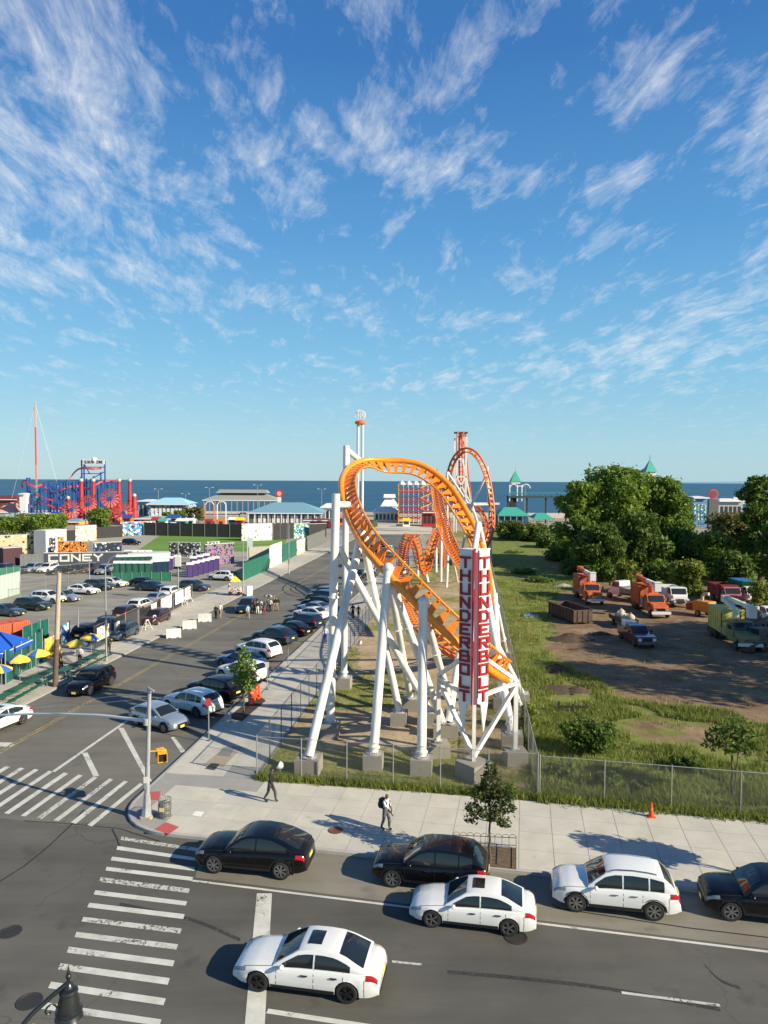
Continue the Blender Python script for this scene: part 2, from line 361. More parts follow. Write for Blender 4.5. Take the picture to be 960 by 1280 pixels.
bars = [((455, 18), (750, 62), (748, 75), (452, 30)), ((440, 53), (742, 98), (740, 110), (437, 67)), ((420, 93), (732, 133), (728, 147), (415, 107)), ((400, 131), (725, 170), (720, 184), (395, 145)),
        ((378, 170), (712, 213), (707, 230), (371, 187)), ((358, 219), (702, 261), (696, 277), (351, 235)), ((335, 266), (693, 309), (687, 327), (327, 283)), ((313, 319), (682, 363), (675, 382), (305, 336)),
        ((287, 375), (668, 422), (661, 442), (279, 395)), ((258, 431), (655, 483), (648, 505), (250, 453)), ((227, 493), (637, 549), (629, 574), (217, 516)), ((192, 562), (622, 625), (613, 651), (180, 586)),
        ((162, 638), (606, 704), (598, 728), (150, 664)), ((122, 720), (590, 790), (580, 818), (110, 748)), ((80, 810), (572, 885), (560, 915), (66, 840))]
for i, q in enumerate(bars): mark('crosswalk_bar', zq(q, 0, 1040, 3)[::-1], M_WHITE2 if i in (0, 4, 7, 8) else M_WHITE)
b0 = [((525, 357), (537, 362), (345, 520), (327, 515)), ((465, 349), (480, 352), (285, 510), (265, 505)), ((410, 340), (425, 344), (220, 500), (200, 497)), ((350, 333), (366, 337), (155, 493), (137, 488)),
      ((295, 325), (310, 329), (95, 483), (77, 480)), ((240, 317), (256, 322), (33, 474), (15, 470)), ((183, 311), (198, 315), (-27, 466), (-45, 462)), ((130, 304), (145, 308), (-85, 458), (-103, 453)),
      ((75, 299), (92, 302), (-140, 449), (-160, 445)), ((22, 293), (38, 297), (-195, 441), (-213, 437)), ((-32, 287), (-16, 290), (-250, 432), (-268, 428))]
for i, q in enumerate(b0): mark('crosswalk_bar', zq(q, 0, 860, 3)[::-1], M_WHITE2 if i in (2, 3) else M_WHITE, street, .014)
for q in (((443, 150), (464, 150), (572, 354), (548, 345)), ((308, 245), (328, 242), (372, 330), (350, 333)), ((640, 185), (655, 185), (697, 240), (678, 243)),
          ((474, 121), (482, 124), (205, 317), (196, 312)), ((-20, 204), (57, 206), (45, 221), (-20, 220))):
    mark('painted_stripe', zq(q, 0, 860, 3)[::-1], M_WHITE, street, .014)
mark('stop_line', [G(321, 1117), G(306, 1280), G(300, 1340), G(327, 1340), G(331, 1280), G(340, 1117)])
def line(name, a, b, w, m=M_WHITE, par=None, z=.010):
    d = (b - a).normalized(); s = Vector((-d.y, d.x, 0)) * (w / 2); mark(name, [a - s, b - s, b + s, a + s], m, par, z)
line('lane_line', LA, LB + UL * 45, .13, z=.012)
line('lane_line', G(334, 1264), G(334, 1264) + U * 30, .20)
line('lane_dash', G(777, 1241), G(900, 1257), .12, M_WHITE2); line('lane_dash', G(490, 1202), G(527, 1206), .11, M_WHITE2)
Y1, Y2 = G(20, 929), G(411, 707); dY = (Y2 - Y1).normalized(); sY = Vector((dY.y, -dY.x, 0))
for k in (-.13, .13): line('centre_line', Y1 - dY * 12 + sY * k, Y1 + dY * 60 + sY * k, .10, M_YEL, street, .014)
line('centre_line', Y1 + dY * 60, Y2 + dY * 20, .14, M_YEL, street, .014)
line('bay_line', G(95, 775), G(104, 777), .1, M_WHITE2, street, .014)

# manhole covers: an iron lid in a ring, parts of the avenue
iron = mat('manhole_iron', (.055, .052, .048), .6, .4, var=.3, vscale=20)
for (mx, my, mr) in ((13, 1165, .40), (37, 1252, .40), (645, 1172, .42), (420, 1038, .34)):
    c = G(mx, my, .0 if my > 1050 else .155); mb = MB(); mb.lathe([(mr, .0), (mr, .022), (mr * .86, .024), (mr * .84, .014), (.01, .014)], c, 28)
    for k in range(-3, 4):
        hw = math.sqrt(max(0, (mr * .8) ** 2 - (k * mr * .22) ** 2)); mb.box(c + Vector((0, k * mr * .22, .017)), (2 * hw, mr * .09, .008))
    mb.build('manhole_cover', iron if my > 1050 else mat('rusty_lid', (.16, .075, .05), .8, var=.3), avenue)
# tar patches outlined by old trench cuts
tar = mat('tar_seal', (.022, .022, .022), .7)
def tar_line(px):
    pts = [G(*p) for p in px]; mb = MB()
    for a, b in zip(pts, pts[1:]):
        d = (b - a).normalized(); s = Vector((-d.y, d.x, 0)) * .035; mb.poly([(q.x, q.y, .007) for q in (a - s, b - s, b + s, a + s)])
    mb.build('tar_seam', tar, avenue)
tar_line([(-10, 1108), (30, 1083), (62, 1057), (90, 1030), (105, 1012)]); tar_line([(30, 1026), (90, 1030), (150, 1036), (200, 1052)]); tar_line([(140, 1036), (146, 1048), (150, 1060)])
tar_line([(690, 1130), (700, 1136), (860, 1160), (960, 1172)])

skid = mat('skid_rubber', (.035, .034, .032), .8)
for r_, w_, a0_, a1_ in ((5.2, .26, 1.2, 5.0), (6.6, .30, 1.6, 4.6), (4.3, .18, 1.9, 4.2)):
    c_ = G(398, 733); MB().grid([[c_ + Vector((math.cos(t) * (r_ + w) * .8, math.sin(t) * (r_ + w) * 1.6, .012)) for w in (w_, 0)] for t in np.linspace(a0_, a1_, 30)]).build('skid_mark', skid, street)
for pts_ in ([(560, 1215), (640, 1222), (760, 1236), (900, 1262)], [(150, 1130), (240, 1150), (300, 1175)], [(880, 1205), (900, 1225), (925, 1235)]):
    q_ = spline0([G(*p) for p in pts_]); MB().grid([[p + Vector((0, w, .008)) for w in (-.09, .09)] for p in q_]).build('skid_mark', worn_skid, avenue)
# ------------------------------------------------------------------ sidewalks with their slabs
SZ = .14
FC, FR, FRR = G(320, 973, SZ), G(672, 998, SZ), G(960, 1026, SZ); FU = (FRR - FC).normalized()
FV = (G(392, 874) - G(320, 973)).normalized()
def fillet(p, d1, d2, r, n=8):
    h = math.acos(max(-1, min(1, d1.dot(d2)))) / 2; L = r / math.tan(h); c = p + (d1 + d2).normalized() * (r / math.sin(h))
    a, b = p + d1 * L, p + d2 * L; out = []
    for k in range(n + 1):
        t = k / n; q = (a - c).lerp(b - c, t); out.append(c + q.normalized() * r)
    return out
fil = fillet(C0, V, U, 3.3)
sw = MB(); far_u = KA + U * 60
poly = [Vector((p.x, p.y, 0)) for p in fil] + [far_u, FC + FU * 62, FC, isect(FC, -E_, W1, V)]
sw.prism([(p.x, p.y) for p in poly], -.05, SZ - .012); avenue_walk = structure(sw.build('sidewalk', M_JOINT))
kb = [W1 + V * 190, W1 + V * 100] + [W1 + V * k for k in (60, 40, 20, 8)] + fil[0:1] + fil[1:] + [KA + U * k for k in (0, 15, 30, 60)]
km = MB(); rows = []
for i, p in enumerate(kb):
    a = kb[max(0, i - 1)]; b = kb[min(len(kb) - 1, i + 1)]; d = (b - a).normalized(); s = Vector((-d.y, d.x, 0))
    rows.append([Vector((p.x, p.y, 0)) + s * w + Vector((0, 0, z)) for w, z in ((-.015, -.05), (0, SZ - .01), (.03, SZ + .006), (.16, SZ + .006), (.16, 0))])
km.grid(rows); structure(km.build('kerb', M_KERB, smooth=30))
def slabs(parent, org, d, e, nu, nv, su, sv, poly, m, gap=.022, z=SZ, skip=None):
    me = MB().box((0, 0, 0), (su - gap, sv - gap, .05)).mesh('paving_slab', m); a = math.atan2(d.y, d.x); cnt = 0
    for i in range(nu):
        for j in range(nv):
            c = org + d * ((i + .5) * su) + e * ((j + .5) * sv)
            cs = [c + d * (sx * su * .49) + e * (sy * sv * .49) for sx in (-1, 1) for sy in (-1, 1)]
            if not all(in_poly(np.array([q.x]), np.array([q.y]), poly)[0] for q in cs): continue
            if skip and skip(c): continue
            o = link('paving_slab', me, parent, (c.x, c.y, z - .025 + random.uniform(-.003, .003)), a); cnt += 1
    return cnt
def walk_pt(s, t):
    a = KA + U * s + N * .17; b = isect(KA + U * s, N, FC, FU); return a.lerp(Vector((b.x, b.y, 0)), t)
NR = 4; s_first = -9.6
for i in range(44):
    for j in range(NR):
        s0, s1 = s_first + i * 1.52, s_first + (i + 1) * 1.52; q = [walk_pt(s0, j / NR), walk_pt(s1, j / NR), walk_pt(s1, (j + 1) / NR), walk_pt(s0, (j + 1) / NR)]; c = (q[0] + q[2]) / 2
        if not all(in_poly(np.array([p.x * .995 + c.x * .005]), np.array([p.y * .995 + c.y * .005]), [(p.x, p.y) for p in poly])[0] for p in q): continue
        g = [(p - c) - (p - c).normalized() * .016 for p in q]; MB().prism([(p.x, p.y) for p in g], -.03, random.uniform(-.002, .002)).build('paving_slab', M_SLAB, avenue_walk, loc=(c.x, c.y, SZ))
side_poly = [isect(FC, -E_, W1, V) + E_ * .17, FC + V * .02 - E_ * 0, FC + FV * 150, W1 + V * 165 + E_ * .17]
sm = MB(); sm.prism([(p.x, p.y) for p in side_poly], -.05, SZ - .012); side_walk = structure(sm.build('side_street_sidewalk', M_JOINT))
SW0 = isect(FC, -E_, W1, V) + E_ * .18
slabs(side_walk, SW0, V, E_, 16, 3, 1.5, 1.66, [(p.x, p.y) for p in side_poly], M_SLAB, skip=lambda c: False)
slabs(side_walk, SW0 + V * 24, V, E_, 46, 3, 1.6, 1.62, [(p.x, p.y) for p in side_poly], M_SLAB2)
# tactile pads, patched paving and a utility hatch at the corner
red = mat('red_tactile_pad', rgb(178, 84, 82), .8, var=.15, vscale=6)
def pad(px, m, name, z=SZ + .006, par=None): return MB().prism([(p.x, p.y) for p in [G(x, y, SZ) for x, y in px]][::-1], z - .03, z).build(name, m, par or avenue_walk)
pad([(193, 1037), (208, 1028), (224, 1034), (211, 1043)], red, 'tactile_pad', SZ + .012); pad([(186, 1000), (187, 990), (201, 989), (199, 1000)], red, 'tactile_pad', SZ + .012)
pad([(254, 956), (283, 933), (303, 934), (279, 959)], concrete('tan_patch', .36, (1, .84, .62)), 'paving_patch'); pad([(271, 944), (280, 934), (294, 934), (287, 946)], mat('grey_hatch', (.2, .2, .19), .8), 'utility_hatch', SZ + .011)
pad([(256, 961), (264, 954), (275, 955), (268, 963)], mat('iron_grate', (.05, .05, .045), .7), 'drain_grate', SZ + .011)
pad([(240, 1019), (244, 1014), (255, 1015), (250, 1021)], mat('pale_splash', (.7, .7, .66), .8), 'splash_mark', SZ + .009)
# left pavement of the side street and the lots behind it
lp = [C1 + VL * 14, C1 + VL * 190, C1 + VL * 190 - E_ * 5.5, C1 + VL * 14 - E_ * 5.5]
lm = MB(); lm.prism([(p.x, p.y) for p in lp], -.05, SZ - .012); left_walk = structure(lm.build('left_sidewalk', M_JOINT))
slabs(left_walk, C1 + VL * 14 - E_ * 5.5, VL, E_, 70, 3, 1.8, 1.8, [(p.x + (E_.x * .1 if i < 2 else -E_.x * .1), p.y) for i, p in enumerate(lp)], M_SLAB2)
q0 = C1 + VL * 10 - E_ * 5.6
sheet('parking_lot', [q0 - E_ * 120, q0 + Vector((0, -4, 0)), q0 + VL * 130, q0 + VL * 130 - E_ * 120], -.03, M_LOT)
sheet('artificial_turf', [G(172, 688), G(352, 690), G(360, 671), G(200, 669)], -.018, mat('artificial_turf', (.12, .24, .025), .9, var=.35, vscale=.12, noise_xyz=(.1, 2.2, 1)))
sheet('running_track', [G(120, 700), G(380, 694), G(400, 662), G(110, 664)], -.024, mat('pale_track', (.33, .31, .26), .9, var=.15))
sheet('boardwalk', [G(300, 656), G(560, 656), G(556, 640), G(300, 640)], .010, mat('boardwalk_planks', (.40, .34, .26), .9, var=.2))
sheet('plaza', [G(430, 668), G(540, 668), G(540, 656), G(430, 656)], .016, mat('plaza_concrete', (.5, .46, .36), .9, var=.15))

# ------------------------------------------------------------------ coaster lot and the vacant lot
FRv = (G(622, 692) - G(672, 947 + 51)).normalized()
def fence_right(t): return FR + (isect(FR, Vector((.121, .993, 0)), FR, Vector((1, 0, 0))) - FR) + Vector((.121, .993, 0)) * t
RV = Vector((.121, .993, 0)).normalized()
def noise2(x, y, s, seed=0):
    "cheap value noise on numpy arrays"
    r = np.random.default_rng(seed).random((64, 64)); X = x / s; Yy = y / s; i = np.floor(X).astype(int); j = np.floor(Yy).astype(int); fx = X - i; fy = Yy - j
    fx = fx * fx * (3 - 2 * fx); fy = fy * fy * (3 - 2 * fy); i %= 64; j %= 64; i2 = (i + 1) % 64; j2 = (j + 1) % 64
    return (r[i, j] * (1 - fx) + r[i2, j] * fx) * (1 - fy) + (r[i, j2] * (1 - fx) + r[i2, j2] * fx) * fy
DIRT = [[G(*p) for p in q] for q in (
    [(696, 745), (745, 728), (850, 735), (960, 730), (1120, 760), (1120, 930), (960, 912), (880, 888), (790, 880), (755, 862), (720, 835), (690, 815), (688, 770)],
    [(672, 860), (710, 855), (745, 868), (735, 880), (690, 878)], [(680, 835), (705, 830), (712, 846), (690, 850)], [(690, 700), (712, 698), (720, 722), (695, 730)],
    [(650, 693), (690, 694), (700, 703), (655, 702)], [(648, 705), (700, 708), (705, 714), (660, 712)], [(755, 900), (800, 890), (880, 905), (960, 930), (960, 955), (880, 945), (800, 930)])]
def lot_dirt(x, y):
    d = np.zeros(x.shape)
    for k, q in enumerate(DIRT): d = np.maximum(d, in_poly(x + 1.6 * (noise2(x, y, 2.2, 31) - .5), y + 3.0 * (noise2(x, y, 2.6, 32) - .5), [(p.x, p.y) for p in q]) * (1.0 if k == 0 else .62))
    return d
def lot_z(x, y): return .02 + .16 * noise2(x, y, 6.0, 1) + .10 * noise2(x, y, 1.7, 2)
def coaster_dirt(x, y): return np.clip(.18 + 1.1 * (noise2(x, y, 5.0, 5) - .3) + .12 * (y > 46), 0, 1)
def blur(a, k=2):
    for _ in range(k): a = (a + np.roll(a, 1, 0) + np.roll(a, -1, 0) + np.roll(a, 1, 1) + np.roll(a, -1, 1)) / 5
    return a
def terrain(name, lo, hi, ts, n, zf, df, m):
    "a sheet ruled between two border lines: lo(t) and hi(t) are points on them"
    A = np.array([lo(t)[:2] for t in ts]); B = np.array([hi(t)[:2] for t in ts]); w = np.linspace(0, 1, n)
    X = (A[None, :, 0] * (1 - w[:, None]) + B[None, :, 0] * w[:, None]); Y = (A[None, :, 1] * (1 - w[:, None]) + B[None, :, 1] * w[:, None])
    Z = zf(X, Y); D = blur(df(X, Y), 7); nx, ny = X.shape; idx = np.arange(nx * ny).reshape(nx, ny)
    f = np.stack([idx[:-1, :-1], idx[1:, :-1], idx[1:, 1:], idx[:-1, 1:]], -1).reshape(-1, 4)
    me = np_mesh(name, np.stack([X.ravel(), Y.ravel(), Z.ravel()], -1), f, m)
    a = me.attributes.new('dirt', 'FLOAT', 'POINT'); a.data.foreach_set('value', D.ravel().astype(np.float32)); me.polygons.foreach_set('use_smooth', [True] * len(f))
    return structure(link(name, me))
def right_of(x, y, p, d): return (x - p.x) * d.y - (y - p.y) * d.x      # >0 on the right of the line
def in_vacant(x, y): return (right_of(x, y, FR, RV) > 0) & (right_of(x, y, FC + Vector((0, .0, 0)), FU) < -.05)
def in_coaster(x, y): return (right_of(x, y, FR, RV) <= 0) & (right_of(x, y, FC, FV) > .1) & (right_of(x, y, FC, FU) < -.05)
tt = [-.3] + list(np.arange(.6, 70, .7)) + list(np.arange(70, 216, 1.6))
def row_r(t): q = FR + RV * t; return (q.x + .02, q.y)
def row_rr(t): q = FR + FU * 70 + RV * t; return (q.x, q.y)
def row_l(t): q = FC + FV * t; return (q.x, q.y)
terrain('vacant_lot', row_r, row_rr, tt, 92, lambda x, y: lot_z(x, y) + .05, lot_dirt, M_TURF)
terrain('coaster_lot', row_l, lambda t: (row_r(t)[0] - .04, row_r(t)[1]), tt, 26, lambda x, y: lot_z(x, y) * .5 + .05, coaster_dirt, M_DRY)
# ------------------------------------------------------------------ cars
GLASS = mat('car_glass', (.012, .016, .018), .04, spec=.7); TYRE = mat('tyre_rubber', (.018, .018, .018), .85); RIM_S = mat('silver_rim', (.42, .42, .43), .3, .9); RIM_D = mat('dark_rim', (.03, .03, .032), .35, .6)
TRIM = mat('black_trim', (.015, .015, .016), .45); CHROME = mat('chrome_trim', (.6, .6, .6), .15, 1.); LAMP = mat('headlight_glass', (.22, .24, .26), .08, spec=.8); TAIL = mat('tail_light_red', (.35, .008, .012), .15, spec=.7)
PLATE = mat('number_plate', (.7, .6, .2), .5); SHUT = mat('shut_line', (.01, .01, .01), .9)
def paint(name, c, rough=.28, metal=0.): return mat(name, c, rough, metal, coat=1., spec=.5)
WHITE_P = paint('white_paint', (.70, .71, .69)); BLACK_P = mat('black_paint', (.004, .004, .005), .25, spec=.25, coat=.35); SILVER_P = paint('silver_paint', (.33, .39, .45), .3, .5); NAVY_P = paint('navy_paint', (.010, .018, .040)); BLUE_P = paint('blue_paint', (.012, .035, .17))
GREY_P = paint('grey_paint', (.055, .065, .075), .3, .4); MAROON_P = paint('maroon_paint', (.055, .012, .012)); GREEN_P = paint('dark_green_paint', (.018, .030, .024)); SLATE_P = paint('slate_blue_paint', (.045, .075, .10), .3, .3); RED_P = paint('red_paint', (.22, .012, .02))
CARS = {
 'sedan': dict(L=4.9, W=1.86, wb=2.95, wr=.345, sill=.24, belt=[(-2.45, .66), (-2.38, .86), (-2.2, .95), (-1.5, .97), (0, .93), (1.0, .90), (1.7, .82), (2.15, .72), (2.40, .62), (2.45, .52)],
    top=[(-2.45, .72), (-2.38, .98), (-2.1, 1.05), (-1.6, 1.06), (0, 1.0), (1.0, .98), (1.7, .92), (2.15, .82), (2.38, .68), (2.45, .55)],
    gh=[(1.02, .95), (.62, 1.19), (.22, 1.40), (-.1, 1.455), (-.6, 1.465), (-1.0, 1.435), (-1.35, 1.33), (-1.75, 1.14), (-2.0, 1.03)], wsh=(0, 2.0), roof=(2.3, 5.1), rwin=(5.35, 7.7), side=[(.72, -.30), (-.36, -1.52)], sunroof=(2.7, 3.75)),
 'suv': dict(L=4.75, W=1.92, wb=2.86, wr=.375, sill=.30, belt=[(-2.375, .55), (-2.33, .8), (-2.25, 1.05), (-1.5, 1.08), (0, 1.04), (.95, 1.0), (1.7, .95), (2.1, .87), (2.32, .74), (2.375, .58)],
    top=[(-2.375, .6), (-2.33, .85), (-2.2, 1.08), (-1.5, 1.1), (0, 1.1), (.95, 1.10), (1.7, 1.05), (2.1, .97), (2.30, .82), (2.375, .62)],
    gh=[(1.05, 1.06), (.72, 1.32), (.38, 1.55), (.05, 1.635), (-.6, 1.665), (-1.3, 1.635), (-1.72, 1.57), (-2.02, 1.33), (-2.24, 1.08)], wsh=(0, 2.0), roof=(2.25, 5.6), rwin=(6.15, 7.6), side=[(.78, -.22), (-.28, -1.18), (-1.24, -1.75)], sunroof=None),
 'coupe_suv': dict(L=4.9, W=1.99, wb=2.93, wr=.385, sill=.31, belt=[(-2.45, .6), (-2.41, .9), (-2.3, 1.05), (-1.5, 1.10), (0, 1.04), (.95, 1.0), (1.7, .96), (2.15, .88), (2.40, .74), (2.45, .58)],
    top=[(-2.45, .7), (-2.41, .98), (-2.25, 1.14), (-1.5, 1.16), (0, 1.1), (.95, 1.1), (1.7, 1.06), (2.15, .98), (2.38, .82), (2.45, .62)],
    gh=[(1.05, 1.06), (.72, 1.32), (.38, 1.54), (.05, 1.645), (-.45, 1.68), (-1.0, 1.63), (-1.5, 1.48), (-1.95, 1.29), (-2.3, 1.13)], wsh=(0, 2.0), roof=(2.25, 4.9), rwin=(5.3, 7.5), side=[(.78, -.28), (-.34, -1.62)], sunroof=None),
 'hatch': dict(L=4.45, W=1.80, wb=2.7, wr=.33, sill=.24, belt=[(-2.22, .55), (-2.18, .8), (-2.05, .96), (-1.5, .98), (0, .93), (.95, .90), (1.6, .83), (2.0, .72), (2.18, .62), (2.22, .5)],
    top=[(-2.22, .6), (-2.18, .85), (-2.05, 1.02), (-1.5, 1.03), (0, 1.0), (.95, .99), (1.6, .92), (2.0, .80), (2.17, .68), (2.22, .54)],
    gh=[(1.05, .95), (.68, 1.18), (.3, 1.37), (0, 1.43), (-.5, 1.455), (-1.1, 1.42), (-1.5, 1.32), (-1.85, 1.15), (-2.08, 1.02)], wsh=(0, 2.0), roof=(2.3, 5.4), rwin=(5.7, 7.6), side=[(.74, -.25), (-.31, -1.5)], sunroof=None),
}
def wheel_meshes(r, w, spokes):
    key = ('wheel', r, spokes)
    if key in MATS: return MATS[key]
    Mx = Matrix.Rotation(R(90), 3, 'X')
    t = MB().lathe([(r * .70, -w / 2), (r * .93, -w / 2), (r, -w * .36), (r, w * .36), (r * .93, w / 2), (r * .70, w / 2), (r * .68, w * .2), (r * .68, -w * .2), (r * .70, -w / 2)], (0, 0, 0), 26, Mx); del t.f[-2:]; del t.mi[-2:]
    rm = MB()
    for s in (-1, 1):
        nf = len(rm.f); rm.lathe([(r * .705, w * .50 * s), (r * .72, w * .46 * s), (r * .64, w * .46 * s), (r * .62, w * .30 * s)], (0, 0, 0), 26, Mx); del rm.f[-2:]; del rm.mi[-2:]
        rm.lathe([(r * .15, w * .46 * s), (r * .15, w * .30 * s)], (0, 0, 0), 10, Mx)
        for k in range(spokes):
            a = 2 * PI * k / spokes
            for da in (-.10, .10):
                p = Vector((math.cos(a + da * .5) * r * .1, -s * w * .42, math.sin(a + da * .5) * r * .1)); q = Vector((math.cos(a + da) * r * .68, -s * w * .44, math.sin(a + da) * r * .68)); rm.bar(p, q, r * .075, .03)
    MATS[key] = (t.mesh('tyre', TYRE, 50), rm.mesh('rim', RIM_S, 40), MB().cyl((0, -w * .25, 0), (0, w * .25, 0), r * .66, n=20).mesh('brake_disc', TRIM)); return MATS[key]
def make_car(kind, name, rails=False):
    p = CARS[kind]; L, W, wb, wr = p['L'], p['W'] / 2, p['wb'], p['wr']; hl = L / 2; ra = wr + .055
    wx = (wb / 2 + .05, -wb / 2 + .05)
    xs = sorted(set([-hl, -hl + .02, -hl + .06, -hl + .13, -hl + .24, hl - .24, hl - .13, hl - .06, hl - .02, hl] + list(np.linspace(-hl + .34, hl - .34, 17)) + [c + d for c in wx for d in (-ra - .001, -ra * .97, -ra * .85, -ra * .6, -ra * .3, 0, ra * .3, ra * .6, ra * .85, ra * .97, ra + .001)]))
    xs = [x for i, x in enumerate(xs)]
    bz = lambda x: float(np.interp(x, *zip(*p['belt']))); tz = lambda x: float(np.interp(x, *zip(*p['top'])))
    def hw(x):
        e = max(0, (abs(x) - hl + .95) / .95); return W * (1 - (.22 if x > 0 else .15) * e ** 2.6 - .02 * (x / hl) ** 2)
    def bot(x):
        b = p['sill'] + (.10 * max(0, (abs(x) - hl + .5) / .5) ** 2)
        for c in wx:
            if abs(x - c) < ra: b = max(b, wr + math.sqrt(ra * ra - (x - c) ** 2))
        return b
    def section(x):
        h, b, s, t = hw(x), bot(x), bz(x), tz(x); full = s - p['sill']; mid = lambda q: max(b + .004, p['sill'] + full * q)
        return [Vector((x, h * y, z)) for y, z in ((.84, b), (.965, b + .001), (.99, mid(.2)), (1., mid(.45)), (.985, mid(.70)), (.955, max(b, s - .055)), (.90, s), (.62, s + (t - s) * .72), (0, t))]
    rows = []
    for x in xs:
        h = section(x); rows.append([Vector((q.x, -q.y, q.z)) for q in h[:-1]] + h[::-1])
    body = MB(); body.grid(rows); body.poly(rows[0][::-1]); body.poly(rows[-1])
    gh = p['gh']; roofz = max(z for x, z in gh)
    def prof(u):
        i = min(int(u), len(gh) - 2); f = u - i; return (gh[i][0] * (1 - f) + gh[i + 1][0] * f, gh[i][1] * (1 - f) + gh[i + 1][1] * f)
    def ghw(x, z):
        b = bz(x); t = max(0, (z - b) / (roofz - b)); return hw(x) * .905 * (1 - t) + W * .70 * t
    def top(u, v, off=0.):
        x, z = prof(u); h = ghw(x, z); cr = .045; q = Vector((x, v * h, z + cr * (1 - v * v) - .01))
        if off:
            x2, z2 = prof(min(u + .05, len(gh) - 1.001)); x1, z1 = prof(max(u - .05, 0)); n = Vector((-(z1 - z2), 0, (x1 - x2))).normalized(); q += (n + Vector((0, v * .12, 0))) * off
        return q
    us = [k * .5 for k in range(2 * (len(gh) - 1) + 1)]; us[-1] -= 1e-4; vs_ = (-1, -.93, -.6, -.2, .2, .6, .93, 1)
    body.grid([[top(u, v) for v in vs_] for u in us][::-1])
    xg = [g[0] for g in gh][::-1]; zg = [g[1] for g in gh][::-1]
    def side(x, t, s, off=0.):
        zt = float(np.interp(x, xg, zg)); b = bz(x) - .015; zb = b + (zt - .01 - b) * t; y0 = hw(x) * .905; y1 = ghw(x, zt)
        bulge = .035 * math.sin(PI * t) * min(1, (zt - b) / .4)
        return Vector((x, s * (y0 * (1 - t) + y1 * t + bulge + off), zb))
    for s in (-1, 1):
        g = [[side(prof(u)[0], t, s) for t in (0, .25, .5, .75, 1)] for u in us]; body.grid(g if s > 0 else g[::-1])
    root = thing(name, '', 'car'); B = body.build('body', WHITE_P, root, 38)
    def topatch(nm, u0, u1, vm, m, off=.010, par=root, n=6, taper=0):
        ul = [u0 + (u1 - u0) * k / n for k in range(n + 1)]; vl = [vm * (k / 3 - 1) for k in range(7)]
        return MB().grid([[top(u, v * (1 - taper * (k / n)), off) for v in vl] for k, u in enumerate(ul)][::-1]).build(nm, m, par, 60)
    topatch('windshield', p['wsh'][0] + .12, p['wsh'][1], .90, GLASS); topatch('rear_window', p['rwin'][0], p['rwin'][1], .86, GLASS)
    if p['sunroof']: topatch('sunroof', p['sunroof'][0], p['sunroof'][1], .56, GLASS)
    for s in (-1, 1):
        for j, (xa, xb) in enumerate(p['side']):
            n = 8; g = []
            for k in range(n + 1):
                x = xa + (xb - xa) * k / n; zt = float(np.interp(x, xg, zg)); hgt = zt - bz(x); t1 = max(.12, 1 - .095 / max(.1, hgt)); g.append([side(x, t, s, .009) for t in (.09, .09 + (t1 - .09) * .5, t1)])
            MB().grid(g if s > 0 else g[::-1]).build('side_window', GLASS, root, 60)
    def bpatch(nm, x0, x1, y0, y1, m, off=.008, par=root, nx=5, s=1):
        "panel laid on the flank: y0, y1 index the section from sill (0) to centre line (8)"
        g = []
        for k in range(nx + 1):
            x = x0 + (x1 - x0) * k / nx; sec = section(x); row = []
            for j in range(4):
                yy = y0 + (y1 - y0) * j / 3; i = min(int(yy), 7); f = yy - i; q = sec[i].lerp(sec[i + 1], f); row.append(Vector((q.x + (off if x > 0 else -off), s * (q.y + off * (1 if yy < 6 else .2)), q.z + off * (.9 if yy > 4.6 else .2))))
            g.append(row)
        return MB().grid(g if s < 0 else g[::-1]).build(nm, m, par, 60)
    door_b = p['side'][0][1] - .03
    for s in (-1, 1):
        bpatch('headlight', hl - .50, hl - .06, 4.5, 5.9, LAMP, s=s); bpatch('tail_light', -hl + .05, -hl + .42, 4.3, 5.8, TAIL, s=s)
        for xd in (p['side'][0][0] + .18, door_b, p['side'][1][1] + .22): bpatch('door_seam', xd - .008, xd + .008, 2., 5.9, SHUT, .004, nx=1, s=s)
        for xh in (door_b + .30, p['side'][1][1] + .52): MB().box((xh, s * (hw(xh) * .99 + .012), bz(xh) - .17), (.22, .035, .032)).build('door_handle', CHROME if kind == 'suv' else TRIM, root)
        xm = p['side'][0][0] - .02; mm = MB(); mm.sphere((0, 0, 0), .12, 8); mm.v = [(a * .75 + xm, b * .95 + s * (hw(xm) * .905 + .14), c * .62 + bz(xm) + .08) for a, b, c in mm.v]; mm.box((xm, s * (hw(xm) * .905 + .03), bz(xm) + .04), (.06, .14, .035)); mm.build('mirror', WHITE_P, root, 50)
        bpatch('bumper_seam', -hl + .46, -hl + .475, 1.2, 5.6, SHUT, .004, nx=1, s=s); bpatch('hood_seam', p['gh'][0][0] + .05, hl - .42, 6.02, 6.10, SHUT, .004, nx=8, s=s)
        if kind != 'sedan':
            for c in wx: MB().grid([[Vector((c + math.cos(t) * q, s * (hw(c + math.cos(t) * q) * .985 + .012), wr + math.sin(t) * q)) for q in (ra - .01, ra + .05)] for t in [j * PI / 12 for j in range(13)]][::s]).build('arch_trim', TRIM, root)
        bpatch('sill_trim', -wb / 2 + ra + .06, wb / 2 - ra + .02, .6, 1.9, TRIM, .006, s=s)
        if rails:
            pts = [top(u, .9 * s, .05) for u in (2.6, 3.2, 4, 4.8, 5.4)]; MB().tube([pts[0] - Vector((0, 0, .05))] + pts + [pts[-1] - Vector((0, 0, .05))], .02, 6).build('roof_rail', CHROME, root, 50)
    gz = bz(hl - .02)
    MB().box((hl + .004, 0, .47), (.03, hw(hl) * 1.15, .26)).build('grille', TRIM, root); MB().box((hl + .022, 0, .40), (.012, .34, .16)).build('front_plate', PLATE, root); MB().box((-hl - .012, 0, .62 if kind == 'sedan' else .75), (.03, .42, .14)).build('number_plate', PLATE, root)
